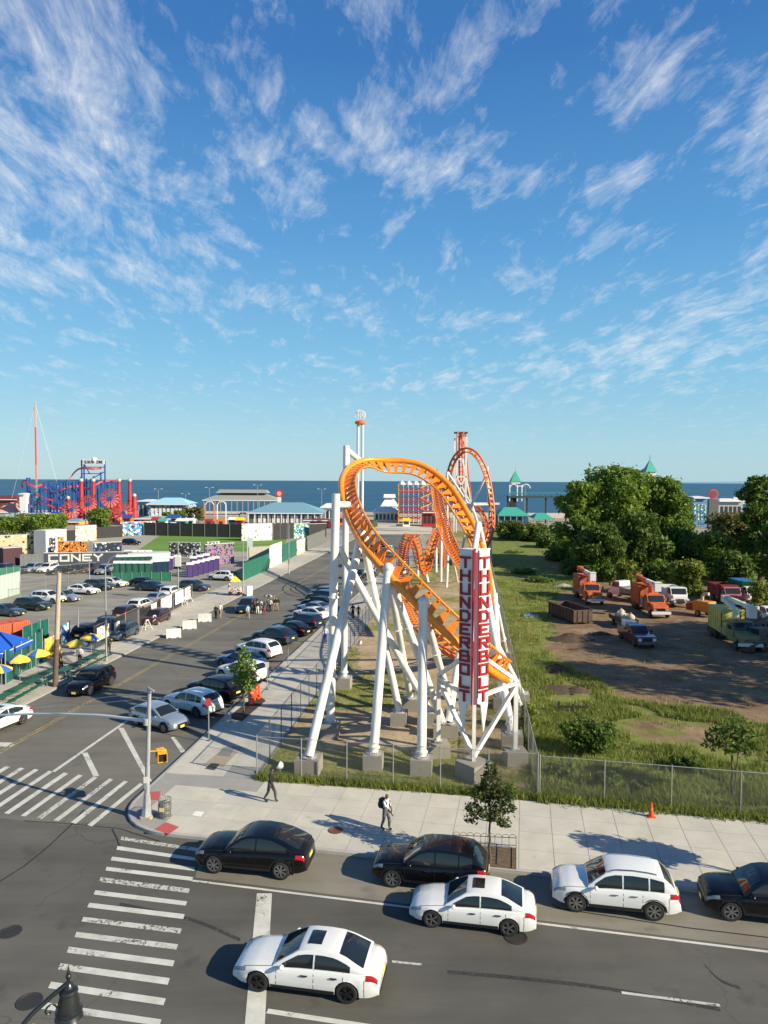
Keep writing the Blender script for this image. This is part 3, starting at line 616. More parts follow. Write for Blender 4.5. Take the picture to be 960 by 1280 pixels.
    MB().box((-hl - .004, 0, p['sill'] + .1), (.03, hw(-hl) * 1.7, .12)).build('rear_diffuser', TRIM, root)
    ub = MB(); ub.box((0, 0, (p['sill'] + .62) / 2 + .02), (L - .5, W * 1.6, .62 - p['sill'])); ub.build('underbody', TRIM, root)
    tm, rm, dm = wheel_meshes(wr, .225, 5 if kind == 'sedan' else 7)
    for x in wx:
        for s in (-1, 1):
            w = link('wheel', dm, root, (x, s * (W - .125), wr)); link('tyre', tm, w); link('rim', rm, w)
    return root
PROTO = {}
CARN = [0]
def car(kind, c, heading, pm, label, group, name=None, rim=None, rails=False, z=0., cat='car', scale=1.):
    key = (kind, rails); 
    if key not in PROTO:
        PROTO[key] = make_car(kind, 'parked_car', rails); PROTO[key]['fresh'] = 1; KIDS[key] = None
    pr = PROTO[key]
    if pr.get('fresh'): o = pr; del pr['fresh']
    else: o = copy_tree(pr)
    o.name = name or 'parked_car'; o.location = (c.x, c.y, z); o.rotation_euler = (0, 0, math.atan2(heading.y, heading.x)); o.scale = (scale,) * 3
    tag(o, label, cat, group)
    if not group and 'group' in o: del o['group']
    for ch in o.children:
        n = ch.name.split('.')[0]
        if n in ('body', 'mirror'): ch.material_slots[0].link = 'OBJECT'; ch.material_slots[0].material = pm
        elif n == 'wheel':
            for g in ch.children:
                if g.name.startswith('rim'): g.material_slots[0].link = 'OBJECT'; g.material_slots[0].material = rim or RIM_S
    return o
def by_wheels(kind, f, r, left=True):
    "centre and heading from the two visible wheel contacts"
    a, b = G(*f), G(*r); d = (a - b).normalized(); s = Vector((d.y, -d.x, 0)); s = s if left else -s      # towards the hidden side
    return (a + b) / 2 + s * (CARS[kind]['W'] / 2 - .12) - d * .05, d
c, d = by_wheels('sedan', (322, 1238), (435, 1253)); car('sedan', c, d, WHITE_P, 'white sedan with dark wheels and black sunroof stopped over the stop line', None, 'sedan', RIM_D)
c, d = by_wheels('sedan', (540, 1159), (636, 1170)); car('sedan', c, d, WHITE_P, 'white sedan with silver wheels double parked beside the black crossover', None, 'sedan', scale=.955)
c, d = by_wheels('suv', (720, 1139), (817, 1150)); car('suv', c, d, WHITE_P, 'white crossover with roof rails parked at the kerb of the avenue', None, 'crossover', rails=True)
c, d = by_wheels('coupe_suv', (268, 1091), (351, 1099)); car('coupe_suv', c, d, BLACK_P, 'black coupe style utility car with sloping rear parked beside the crosswalk', None, 'coupe_crossover')
c, d = by_wheels('suv', (487, 1108), (582, 1119)); car('suv', c, d, BLACK_P, 'black crossover parked at the kerb beside the fenced street tree', None, 'crossover')
c, d = by_wheels('suv', (918, 1151), (1012, 1162)); car('suv', c, d, BLACK_P, 'black crossover parked behind the white crossover with roof rails', None, 'crossover', z=0)
HD = Vector((.85, -.53, 0)).normalized()          # angle of the parked row on the side street
def ctr(px, py): return G(px, py)
row = [('hatch', 199, 907, SILVER_P, 'silver blue hatchback parked nose to the sidewalk beside painted stripes', 1), ('suv', 240, 889, WHITE_P, 'white utility car parked between silver hatchback and black utility car', -1), ('suv', 269, 871, BLACK_P, 'black utility car with red tail lights parked behind the young street tree', -1),
       ('suv', 303, 849, WHITE_P, 'white utility car parked behind the orange road barriers', -1), ('sedan', 301, 834, BLUE_P, 'bright blue sedan parked between two white utility cars', -1), ('suv', 322, 820, WHITE_P, 'white utility car parked between bright blue sedan and navy utility car', -1),
       ('coupe_suv', 343, 803, NAVY_P, 'navy utility car parked beside the white utility car and sidewalk rail', -1), ('sedan', 363, 793, BLACK_P, 'black sedan parked between two navy utility cars', -1), ('suv', 379, 784, NAVY_P, 'navy utility car parked beside the black sedan at the sidewalk edge', -1),
       ('sedan', 388, 773, WHITE_P, 'white sedan parked behind the tall white coaster column', -1), ('sedan', 392, 766, SILVER_P, 'silver sedan parked next to a white sedan at coaster columns', -1), ('sedan', 398, 759, BLACK_P, 'black sedan parked next to a silver sedan at coaster columns', -1),
       ('suv', 402, 752, NAVY_P, 'navy utility car parked at the far end of the angled row', -1), ('hatch', 406, 746, SLATE_P, 'slate blue hatchback last in the angled row', -1)]
for k, x, y, pm, lb, s in row: car(k, ctr(x, y), HD * s, pm, lb, 'cars parked at an angle on the side street')
c, d = by_wheels('suv', (108, 872), (143, 854)); car('suv', c, d, BLACK_P, 'black utility car driving along the side street beside green tables', None, 'utility_car')
a, b = G(28, 905), G(-26, 927); d = (b - a).normalized(); car('sedan', a + d * 1.45 + Vector((d.y, -d.x, 0)) * .8, d, WHITE_P, 'white sedan turning at the side street mouth past green tables', None, 'sedan')
g3 = 'cars standing on the left sidewalk'
car('suv', ctr(153, 798), -V, SLATE_P, 'slate blue utility car on the sidewalk beside banner fence', g3); car('suv', ctr(195, 779), -V, MAROON_P, 'dark maroon utility car on the sidewalk beside two white trestles', g3)
car('suv', ctr(309, 764), -V, NAVY_P, 'navy utility car standing in the street behind the crowd', None, 'utility_car')
lot = 'cars in the parking lot'; h2 = Vector((.96, -.26, 0))
for k, x, y, pm, lb, h in [('sedan', 8, 769, SLATE_P, 'slate blue sedan in the lot beside a dark green utility car', h2), ('suv', 41, 762, GREEN_P, 'dark green utility car in the lot behind the wooden pole', h2), ('suv', 60, 753, WHITE_P, 'white utility car in the lot behind a dark green one', h2),
      ('sedan', 80, 751, SILVER_P, 'silver sedan in the lot between white utility car and white coupe', h2), ('sedan', 104, 742, WHITE_P, 'white coupe in the lot beside a silver sedan', h2), ('suv', 124, 737, GREY_P, 'grey utility car in the lot beside the white coupe', h2), ('sedan', 141, 733, WHITE_P, 'white sedan in the lot beside a grey utility car', h2),
      ('suv', 4, 716, NAVY_P, 'navy utility car behind the green screen fence', -V), ('sedan', 22, 718, NAVY_P, 'navy sedan behind the green screen fence', -V), ('suv', 41, 715, SILVER_P, 'silver utility car behind the chain link lot fence', -V), ('suv', 60, 715, WHITE_P, 'white utility car parked under the lettered dark wall', -V), ('sedan', 77, 717, BLACK_P, 'black sedan parked beside a white utility car under the lettered wall', -V),
      ('suv', 96, 716, BLACK_P, 'black utility car parked under the lettered wall', -V), ('suv', 114, 715, MAROON_P, 'maroon utility car parked beside the lamp in the lot', -V), ('suv', 131, 717, SILVER_P, 'silver utility car parked beside the green toilet enclosure', -V),
      ('sedan', 181, 733, BLACK_P, 'black sedan in front of the portable toilets', h2), ('sedan', 190, 738, NAVY_P, 'navy sedan in front of a black sedan near the toilets', h2), ('suv', 243, 738, GREY_P, 'grey utility car at the lot gate', h2), ('suv', 277, 725, WHITE_P, 'white utility car beside the green hoarding end', -h2),
      ('suv', 164, 681, BLACK_P, 'black utility car on the pale track beside artificial turf', h2),
      ('suv', 112, 797, BLACK_P, 'black utility car behind the banner fence near umbrellas', V), ('sedan', 138, 786, NAVY_P, 'navy sedan behind the banner fence and slate blue car', V), ('suv', 160, 772, MAROON_P, 'maroon utility car behind the banner fence', V), ('suv', 176, 763, WHITE_P, 'white utility car behind the banner fence', V), ('sedan', 197, 753, SILVER_P, 'silver sedan behind the banner fence and trestles', V), ('suv', 214, 746, WHITE_P, 'white utility car behind the white gate boards', V),
      ('suv', 447, 724, BLACK_P, 'black utility car behind the coaster columns on the street', -V), ('suv', 462, 718, WHITE_P, 'white utility car behind the coaster columns on the street', -V), ('suv', 440, 708, NAVY_P, 'navy utility car far along the side street', -V), ('suv', 463, 701, WHITE_P, 'white utility car far along the side street', -V), ('sedan', 476, 697, BLACK_P, 'black sedan far along the side street', -V), ('suv', 486, 691, WHITE_P, 'white utility car at the end of the side street', -V), ('suv', 468, 689, NAVY_P, 'navy utility car at the end of the side street', -V),
      ('sedan', 455, 693, SILVER_P, 'silver sedan at the end of the side street', -V), ('suv', 478, 683, MAROON_P, 'maroon utility car at the end of the side street', -V)]:
    car(k, ctr(x, y), h, pm, lb, lot if x < 420 else 'cars far along the side street', z=-.02 if x < 420 else .0)
# ------------------------------------------------------------------ the roller coaster
ORANGE = mat('coaster_orange', rgb(240, 142, 30), .35, var=.08, vscale=1.5, coat=.4); ORANGE_D = mat('coaster_deep_orange', rgb(208, 92, 36), .4, var=.1, vscale=1.5); RUST_O = mat('coaster_tie_orange', rgb(232, 126, 34), .45)
STEEL_W = mat('white_steel', (.76, .755, .71), .5, var=.16, vscale=.8, var2=(.55, .54, .50), noise_xyz=(2, 2, .35)); FOOT = concrete('footing_concrete', .30, (1, .93, .78), .9); FLANGE = mat('flange_steel', (.45, .46, .47), .45, .4)
coaster = thing('roller_coaster', 'orange steel roller coaster on white tubular columns beyond the chain link fence', 'roller coaster', G(460, 940))
def spline(pts, n=10):
    out = []
    for i in range(len(pts) - 1):
        p0, p1, p2, p3 = [pts[max(0, min(len(pts) - 1, i + k))] for k in (-1, 0, 1, 2)]
        for j in range(n):
            t = j / n; out.append(.5 * ((2 * p1) + (p2 - p0) * t + (2 * p0 - 5 * p1 + 4 * p2 - p3) * t * t + (3 * p1 - p0 - 3 * p2 + p3) * t ** 3))
    return out + [pts[-1]]
tie_key = {}
def track(pts, ups, gauge=1.8, spine_r=.235, rail_r=.08, drop=.72, tie_step=.74, n=10, single=True, name='track', spine_m=None, rail_m=None, tie_m=None):
    C = spline(pts, n); Uv = spline(ups, n); L, Rr, S, fr = [], [], [], []
    for i, p in enumerate(C):
        t = (C[min(i + 1, len(C) - 1)] - C[max(0, i - 1)]).normalized(); u = Uv[i]; u = (u - t * u.dot(t)).normalized(); s = t.cross(u).normalized()
        L.append(p - s * gauge / 2); Rr.append(p + s * gauge / 2); S.append(p - u * drop); fr.append((t, u, s))
    root = MB().tube(S, spine_r, 10).build(name, spine_m or ORANGE, coaster, 60, True)
    MB().tube(L, rail_r, 7).build('rail', rail_m or ORANGE, root, 60, False); MB().tube(Rr, rail_r, 7).build('rail', rail_m or ORANGE, root, 60, False)
    o = parent_origin(coaster)
    for ch in root.children:
        me = ch.data; co = np.empty(len(me.vertices) * 3, np.float32); me.vertices.foreach_get('co', co); co = co.reshape(-1, 3) - np.array(o); me.vertices.foreach_set('co', co.ravel()); me.update()
    # ties: a bent plate from rail to rail by way of the spine
    key = (gauge, drop); g2, d = gauge / 2, drop
    tie = MB(); outl = [(-g2, .03), (-g2 + .10, -.05), (-.16, -d + .12), (.16, -d + .12), (g2 - .10, -.05), (g2, .03), (g2, -.07), (.24, -d - .08), (-.24, -d - .08), (-g2, -.07)]
    outl2 = [(-g2, .03), (-.10, -d + .36), (.10, -d + .36), (g2, .03), (g2 * .98, -.12), (.34, -d - .02), (-.34, -d - .02), (-g2 * .98, -.12)]
    acc = 0; joined = MB()
    if single and key not in tie_key:
        tm_ = MB(); bl = .30 * d / .72
        for sx in (-1, 1):                       # a shark-fin gusset to each rail, and a cross bar
            a_, b_, c_ = Vector((sx * .10, -d + .10, -bl)), Vector((sx * .10, -d + .10, bl)), Vector((sx * g2, -.02, .07)); e_ = Vector((sx * g2, -.02, -.07)); nr = (b_ - a_).cross(c_ - a_).normalized() * .03
            vs_ = [q + nr * k for k in (-1, 1) for q in (a_, b_, c_, e_)]; tm_._add(vs_, [(3, 2, 1, 0), (4, 5, 6, 7), (0, 1, 5, 4), (1, 2, 6, 5), (2, 3, 7, 6), (3, 0, 4, 7)])
        tm_.bar((-g2, -.10, 0), (g2, -.10, 0), .10, .09); tie_key[key] = tm_.mesh('tie', tie_m or RUST_O)
    cnt = 0
    for i in range(1, len(C)):
        seg = (C[i] - C[i - 1]).length; pos = tie_step - acc
        while pos <= seg:
            w = pos / seg; q = C[i - 1].lerp(C[i], w); u = fr[i - 1][1].lerp(fr[i][1], w); t = (C[i] - C[i - 1]).normalized(); u = (u - t * u.dot(t)).normalized(); s = t.cross(u).normalized(); M = Matrix((s, u, t)).transposed()
            if single: ob = link('tie', tie_key[key], root); ob.matrix_local = Matrix.Translation(q - o) @ M.to_4x4(); cnt += 1
            else: joined.prism(outl2, -.05, .05, M, q - o)
            pos += tie_step
        acc = seg - (pos - tie_step)
    if not single: tag(joined.build('tie', tie_m or ORANGE_D, root), kind='stuff')
    return C, S
Z3 = Vector((0, 0, 1)); Y3 = Vector((0, 1, 0))
def up_to(px, py, Y, cx, cy, k=1., ky=.8): 
    a = P(cx, cy, Y) - P(px, py, Y); a = a.normalized() if a.length > 0 else Vector((0, 0, 0)); return (a * k + Y3 * ky).normalized()
near = [(624, 838, 44.5), (614, 830, 42.8), (598, 815, 41.8), (565, 786, 41.8), (535, 757, 42.2), (490, 709, 43.4), (462, 672, 46), (443, 634, 50), (438, 604, 54), (452, 588, 57.5), (482, 586, 59), (520, 590, 59), (552, 612, 58), (574, 646, 56.5), (590, 682, 55), (600, 722, 54), (600, 762, 56), (599, 795, 60), (598, 808, 68)]
nups = [Vector((-.45, .6, .6)), Vector((-.2, .8, .6)), Vector((.1, .85, .5)), Vector((.3, .85, .38)), Vector((.35, .85, .35)), Vector((.42, .8, .32)), Vector((.65, .7, .25)), Vector((.85, .55, 0)), Vector((.8, .5, -.4)), Vector((.55, .4, -.75)), Vector((.1, .35, -.92)), Vector((-.25, .3, -.9)),
        Vector((-.5, .25, -.75)), Vector((-.62, .2, -.5)), Vector((-.62, .1, -.3)), Vector((-.5, .2, 0)), Vector((-.3, .2, .5)), Vector((0, 0, 1)), Z3]
NC, NS = track([P(*q) for q in near], nups, name='overbanked_track', spine_m=ORANGE, tie_m=RUST_O)
# the ladder of track falling towards the overbank, the hills, the loop and the lift behind
lad = [(541, 586, 120), (544, 605, 112), (549, 635, 103), (557, 665, 92), (568, 690, 84), (584, 712, 76), (600, 724, 70)]
track([P(*q) for q in lad], [Vector((-.2, -.6, .75))] * len(lad), name='dropping_track', spine_r=.2, gauge=1.5, single=True, tie_step=1.05, n=8, spine_m=ORANGE_D, rail_m=ORANGE)
hill = [(600, 826, 52), (572, 812, 53.5), (540, 793, 57), (518, 772, 63), (507, 748, 73), (503, 715, 88), (506, 682, 100), (514, 667, 106), (521, 682, 110), (526, 706, 113), (532, 712, 116), (538, 690, 119), (545, 668, 122), (550, 664, 126), (553, 690, 134), (555, 712, 142), (558, 712, 155)]
track([P(*q) for q in hill], [Z3] * 5 + [Vector((0, -.6, .7)), Vector((0, -.5, .8)), Z3, Vector((0, .6, .6)), Vector((0, .3, .8)), Z3, Vector((0, -.6, .7)), Vector((0, -.5, .8)), Z3, Vector((0, .7, .5)), Z3, Z3], name='hill_track', gauge=1.5, spine_r=.2, single=True, tie_step=1.05, n=8, spine_m=ORANGE_D, rail_m=ORANGE_D)
loop = [(596, 690, 138), (606, 681, 141), (613, 660, 144), (612, 630, 147), (606, 595, 149), (595, 572, 150), (582, 565, 151), (570, 575, 152), (563, 596, 153), (560, 622, 155), (561, 650, 158), (566, 676, 161), (574, 690, 166)]
track([P(*q) for q in loop], [up_to(q[0], q[1], q[2], 588, 630, 1, 0) for q in loop], name='loop_track', gauge=1.3, spine_r=.22, drop=.8, rail_r=.12, single=True, tie_step=1.25, n=7, spine_m=ORANGE_D, rail_m=ORANGE_D)
helix = [(572, 640, 175), (580, 634, 172), (592, 634, 170), (602, 644, 168), (607, 660, 166), (603, 676, 164)]
track([P(*q) for q in helix], [up_to(q[0], q[1], q[2], 585, 665, .8, .2) for q in helix], name='helix_track', gauge=1.5, rail_r=.13, spine_r=.25, single=False, tie_step=1.6, spine_m=ORANGE_D, rail_m=ORANGE_D)
lift = [P(575, 625, 228), P(575, 600, 228), P(574.6, 575, 228), P(574.6, 550, 228), P(575, 543, 229.5), P(577, 541, 232), P(579.5, 545, 235), P(580, 560, 235), P(582, 590, 236), P(586, 622, 238)]
track(lift, [-Y3] * 4 + [Vector((0, -.6, .6)), Z3, Vector((.4, .6, .6))] + [Y3] * 3, name='lift_track', gauge=1.7, drop=.9, rail_r=.2, spine_r=.34, single=False, tie_step=1.5, n=6, spine_m=ORANGE_D, rail_m=ORANGE_D)
# white columns; each carries flange rings where its tubes are bolted
def column(a, b, r=.29, rings=(.35,), par=None, m=None):
    a, b = Vector(a), Vector(b); r *= .86; c = MB().cyl(a, b, r, n=16).build('column', m or STEEL_W, par or coaster, 60, True)
    o = parent_origin(coaster)
    for t in rings:
        q = a.lerp(b, t); d = (b - a).normalized(); MB().cyl(q - d * .05 - o, q + d * .05 - o, r * 1.32, n=16).build('flange', STEEL_W, c, 50)
    return c
def footing(px, py, w=1.15, h=1.0, rz=None):
    "a concrete block whose top centre is seen at the pixel"
    c = G(px, py, h); t = MB(); a = -.12 if rz is None else rz
    hw = w / 2; t.box((c.x, c.y, h / 2 - .1), (w, w, h + .2), a); o = t.build('footing', FOOT, coaster, 0, True)
    pl = MB(); org = parent_origin(coaster)
    pl.cyl(c - org, c - org + Vector((0, 0, .05)), .46, n=16)
    for k in range(6): a2 = k * PI / 3; pl.cyl(c - org + Vector((math.cos(a2) * .38, math.sin(a2) * .38, .05)), c - org + Vector((math.cos(a2) * .38, math.sin(a2) * .38, .16)), .035, n=6)
    pl.build('base_plate', FLANGE, o); return c + Vector((0, 0, .03))
fA, fB, fC, fD, fE, fF = footing(386, 946, 1.35), footing(430, 846), footing(413, 903), footing(467, 941, 1.1), footing(527, 946, 1.2), footing(499, 889, 1.1)
tA = P(452, 668, 46.2); tC = P(420, 623, fC.y); tB = P(433, 562, fB.y); tD = P(485, 710, 42.6); tE = P(529, 752, 41.4)
column(fA, tA, .31, (.6,)); column(fF, tA, .28, (.75,)); column(fC, tC + Vector((0, 0, .3)), .31, (.02, .55)); column(tC - Vector((0, 0, .4)), P(436, 631, 49.4), .27, ()); column(fB, tB + Vector((0, 0, .3)), .29, (.02, .5, .75)); column(tB, P(453, 578, 58.2), .26, ())
column(fD, tD, .31, (.03,)); column(fE, tE, .31, (.03,)); column(P(424, 686, fC.y + .3), footing(537, 889, 1.1), .27, (.3, .7)); column(tD - Vector((0, 0, .2)), footing(553, 903, 1.1), .27, (.35,)); column(tD - Vector((0, 0, .3)), footing(513, 872, 1.1), .25, (.4,)); column(tE - Vector((0, 0, .3)), footing(566, 890, 1.1), .25, (.4,))
for t, s in ((tA, P(458, 675, 46.3)), (tD, P(492, 714, 43)), (tE, P(537, 760, 42))):
    MB().cyl(t - parent_origin(coaster), s - parent_origin(coaster), .24, n=12).build('saddle', STEEL_W, coaster, 50); MB().sphere(t - parent_origin(coaster), .33, 14).build('node_cap', STEEL_W, coaster, 50)
ap = P(598, 654, 53.5); column(footing(561, 903, 1.2), ap, .27, (.5,)); column(footing(632, 815, 1.1), ap, .27, (.12, .4)); column(footing(640, 916, 1.3), P(607, 735, 52), .29, (.05, .5)); column(footing(652, 866, 1.1), P(618, 800, 50), .25, (.2,)); column(footing(626, 870, 1.1), P(618, 742, 55), .26, (.3,)); column(footing(655, 895, 1.1, .8), P(634, 842, 46), .22, ())
def post(px, py, top, r=.25, Y=None): a = G(px, py); column(a, P(top[0], top[1], a.y if Y is None else Y), r, (.5,))
post(551, 728, (552, 640)); post(572, 728, (555, 646), .22, 100); post(558, 735, (560, 690)); post(522, 722, (522, 686), .3); post(508, 728, (505, 700), .3); post(545, 716, (545, 676), .3); post(535, 728, (532, 716), .3); post(500, 745, (506, 716), .28, 88)
for a, b in (((559, 590, 150), (559, 700, 150)), ((609, 583, 150), (614, 700, 150)), ((559, 590, 150), (592, 640, 150)), ((609, 592, 150), (582, 645, 150)), ((566, 632, 150), (611, 631, 150)), ((588, 632, 150), (575, 700, 150)), ((590, 632, 150), (612, 700, 150))):
    column(P(*a), P(*b), .28 if a[2] > 140 else .25, ())
org = parent_origin(coaster)
for x in (568.5, 571.5, 582, 583.5): MB().bar(P(x, 546, 231) - org, Vector((P(x, 546, 231).x - org.x, 231 - org.y, 0)), .34).build('lift_tower_leg', STEEL_W, coaster)
for y in range(550, 640, 9): MB().bar(P(568.5, y, 231) - org, P(583.5, y, 231) - org, .22).build('lift_tower_brace', STEEL_W, coaster); MB().bar(P(568.5, y, 231) - org, P(583.5, y + 9, 231) - org, .18).build('lift_tower_brace', STEEL_W, coaster)
for a, b in (((572, 574), (567, 632)), ((578, 574), (590, 632)), ((572, 574), (578, 574)), ((570, 596), (583, 596)), ((571, 597), (588, 628)), ((581, 597), (568, 628))): MB().bar(P(*a, 205) - org, P(*b, 205) - org, .42).build('lift_frame', STEEL_W, coaster)
MB().box(P(576, 541, 233) - org, (4.2, 2.6, .5)).build('lift_platform', mat('dark_steel', (.05, .05, .05), .6), coaster)
MB().box(P(601, 629.5, 166) - org, (8.5, 1, .45)).build('catwalk', STEEL_W, coaster)
# a red track of small cars crossing the loop frame
# ------------------------------------------------------------------ sign tower
SIGN_R = mat('sign_red', rgb(150, 16, 30), .5); SIGN_W = mat('sign_white', (.72, .71, .70), .5); SIGN_P = mat('sign_purple_grey', (.16, .12, .14), .5); NEON = mat('red_lightning', rgb(190, 16, 34), .45)
GLY = {'T': [((0, 1), (1, 1)), ((.5, 1), (.5, 0))], 'H': [((0, 0), (0, 1)), ((1, 0), (1, 1)), ((0, .5), (1, .5))], 'U': [((0, 1), (0, 0)), ((0, 0), (1, 0)), ((1, 0), (1, 1))], 'N': [((0, 0), (0, 1)), ((0, 1), (1, 0)), ((1, 0), (1, 1))],
       'D': [((0, 0), (0, 1)), ((0, 1), (.72, 1)), ((.72, 1), (1, .75)), ((1, .75), (1, .25)), ((1, .25), (.72, 0)), ((.72, 0), (0, 0))], 'E': [((0, 0), (0, 1)), ((0, 1), (1, 1)), ((0, .5), (.8, .5)), ((0, 0), (1, 0))],
       'R': [((0, 0), (0, 1)), ((0, 1), (1, 1)), ((1, 1), (1, .5)), ((1, .5), (0, .5)), ((.5, .5), (1, 0))], 'B': [((0, 0), (0, 1)), ((0, 1), (.9, 1)), ((.9, 1), (.9, .5)), ((0, .5), (1, .5)), ((1, .5), (1, 0)), ((1, 0), (0, 0))],
       'O': [((0, 0), (0, 1)), ((0, 1), (1, 1)), ((1, 1), (1, 0)), ((1, 0), (0, 0))], 'L': [((0, 1), (0, 0)), ((0, 0), (1, 0))], 'A': [((0, 0), (0, .7)), ((0, .7), (.5, 1)), ((.5, 1), (1, .7)), ((1, .7), (1, 0)), ((0, .45), (1, .45))],
       'C': [((1, 1), (0, 1)), ((0, 1), (0, 0)), ((0, 0), (1, 0))], 'Y': [((0, 1), (.5, .5)), ((1, 1), (.5, .5)), ((.5, .5), (.5, 0))], 'I': [((.5, 0), (.5, 1))], 'S': [((1, 1), (0, 1)), ((0, 1), (0, .5)), ((0, .5), (1, .5)), ((1, .5), (1, 0)), ((1, 0), (0, 0))],
       'G': [((1, 1), (0, 1)), ((0, 1), (0, 0)), ((0, 0), (1, 0)), ((1, 0), (1, .5)), ((1, .5), (.6, .5))], 'K': [((0, 0), (0, 1)), ((0, .5), (1, 1)), ((0, .5), (1, 0))], 'M': [((0, 0), (0, 1)), ((0, 1), (.5, .4)), ((.5, .4), (1, 1)), ((1, 1), (1, 0))], 'P': [((0, 0), (0, 1)), ((0, 1), (1, 1)), ((1, 1), (1, .5)), ((1, .5), (0, .5))],
       'Z': [((0, 1), (1, 1)), ((1, 1), (0, 0)), ((0, 0), (1, 0))], '5': [((1, 1), (0, 1)), ((0, 1), (0, .5)), ((0, .5), (1, .5)), ((1, .5), (1, 0)), ((1, 0), (0, 0))], '0': [((0, 0), (0, 1)), ((0, 1), (1, 1)), ((1, 1), (1, 0)), ((1, 0), (0, 0))]}
def letter(ch, org, e, w, h, st, nrm, m, par, depth=.08, up=Vector((0, 0, 1))):
    "upright block letter: org is its lower left corner, e its reading direction"
    mb = MB()
    for (a, b) in GLY[ch]:
        p = org + e * (a[0] * w) + up * (a[1] * h); q = org + e * (b[0] * w) + up * (b[1] * h); d = (q - p); 
        if d.length == 0: continue
        d = d.normalized(); s = d.cross(nrm); p = p - d * (st / 2) * .98; q = q + d * (st / 2) * .98
        vs = [pt + s * (k * st / 2) + nrm * z for z in (0, depth) for pt, k in ((p, -1), (q, -1), (q, 1), (p, 1))]
        mb._add(vs, [(3, 2, 1, 0), (4, 5, 6, 7), (0, 1, 5, 4), (1, 2, 6, 5), (2, 3, 7, 6), (3, 0, 4, 7)]); depth += .002
    return mb.build('letter', m, par)
gfoot = G(592, 951, 1.0); sb = Vector((gfoot.x, gfoot.y, 0))
sign = thing('sign_tower', 'white and red vertical sign tower lettered twice in front of the coaster', 'sign', sb)
sz = lambda y: P(594, y, sb.y).z; topz = sz(688)
MB().box((0, 0, .45), (1.45, 1.45, 1.1), .7).build('footing', FOOT, sign)
MB().bar((0, 0, 1.0), (0, 0, topz - .3), .20).build('centre_post', STEEL_W, sign)
for s, ang in ((-1, R(146)), (1, R(34))):
    e = Vector((math.cos(ang), math.sin(ang), 0)); nrm = Vector((s * e.y * 1, -abs(e.x), 0)).normalized() if s > 0 else Vector((-e.y, -abs(e.x), 0)).normalized()
    read = e if s > 0 else -e
    a0 = Vector((s * .17, .02, 0)); wd = .80
    outline = [(0, topz), (wd, topz + (.0)), (wd, sz(882)), (wd * .62, sz(918)), (wd * .35, sz(882)), (0, sz(880))]
    pm = MB(); vs = [a0 + e * u + Vector((0, 0, z)) - nrm * k for k in (.10, 0) for u, z in outline]; n = 6
    pm._add(vs, [tuple(range(n - 1, -1, -1)), tuple(range(n, 2 * n))] + [(k, (k + 1) % n, n + (k + 1) % n, n + k) for k in range(n)])
    panel = pm.build('sign_panel', SIGN_W, sign)
    zt = topz - .28; pit = (zt - sz(879)) / 11
    for k, ch in enumerate('THUNDERBOLT'):
        lw, lh = .52, pit * .70; mid = a0 + e * (wd * .53); o0 = mid - read * (lw / 2) + Vector((0, 0, zt - (k + 1) * pit + pit * .12)) + nrm * .004
        letter(ch, o0, read, lw, lh, .125, nrm, SIGN_R, panel)
    edge = MB().bar(a0 + e * -.03 + Vector((0, 0, sz(880))), a0 + e * -.03 + Vector((0, 0, topz + .05)), .07).build('panel_edge', SIGN_R, panel)
bolt = [(-.26, topz + .1), (-.02, topz + .12), (-.16, sz(735)), (-.06, sz(737)), (-.18, sz(800)), (-.08, sz(803)), (-.22, sz(875)), (-.26, sz(912)), (-.27, sz(880)), (-.22, sz(820)), (-.27, sz(822)), (-.20, sz(750)), (-.26, sz(752))]
bm_ = MB(); bm_.prism([(x * .62 + .0, z) for x, z in bolt], -.03, .03, Matrix(((1, 0, 0), (0, 0, -1), (0, 1, 0))), (0, -.16, 0)); bm_.build('lightning_bolt', NEON, sign)
MB().bar((.05, -.10, sz(880)), (.05, -.10, topz - .1), .14, .05).build('centre_strip', SIGN_P, sign); MB().bar((.17, -.09, sz(872)), (.17, -.09, topz - .1), .07, .05).build('red_strip', SIGN_R, sign)
MB().prism([(-.2, -.15), (.2, -.15), (.9, .62), (.6, .75), (-.6, .75), (-.9, .62)], topz + .0, topz + .06).build('top_cap', SIGN_W, sign)
nL, nR = Vector(G(548, 926, 1.0)) - sb, Vector(G(644, 937, .9)) - sb
for nd in (nL, nR):
    zt = 5.0; tp = Vector((nd.x, nd.y, zt)); MB().bar(nd, tp, .24).build('side_post', STEEL_W, sign); MB().box((nd.x, nd.y, .42), (1.25, 1.25, 1.0), .1).build('footing', FOOT, sign)
    sx = -1 if nd.x < 0 else 1
    MB().bar(tp, (sx * .62, .4, 6.7), .20).build('brace', STEEL_W, sign); MB().bar(tp - Vector((0, 0, .15)), (sx * .5, .35, 4.6), .20).build('brace', STEEL_W, sign); MB().bar(tp - Vector((0, 0, .3)), (0, 0, 1.25), .22).build('brace', STEEL_W, sign)
    MB().box(nd + Vector((0, 0, .02)), (.5, .5, .06)).build('base_plate', FLANGE, sign)
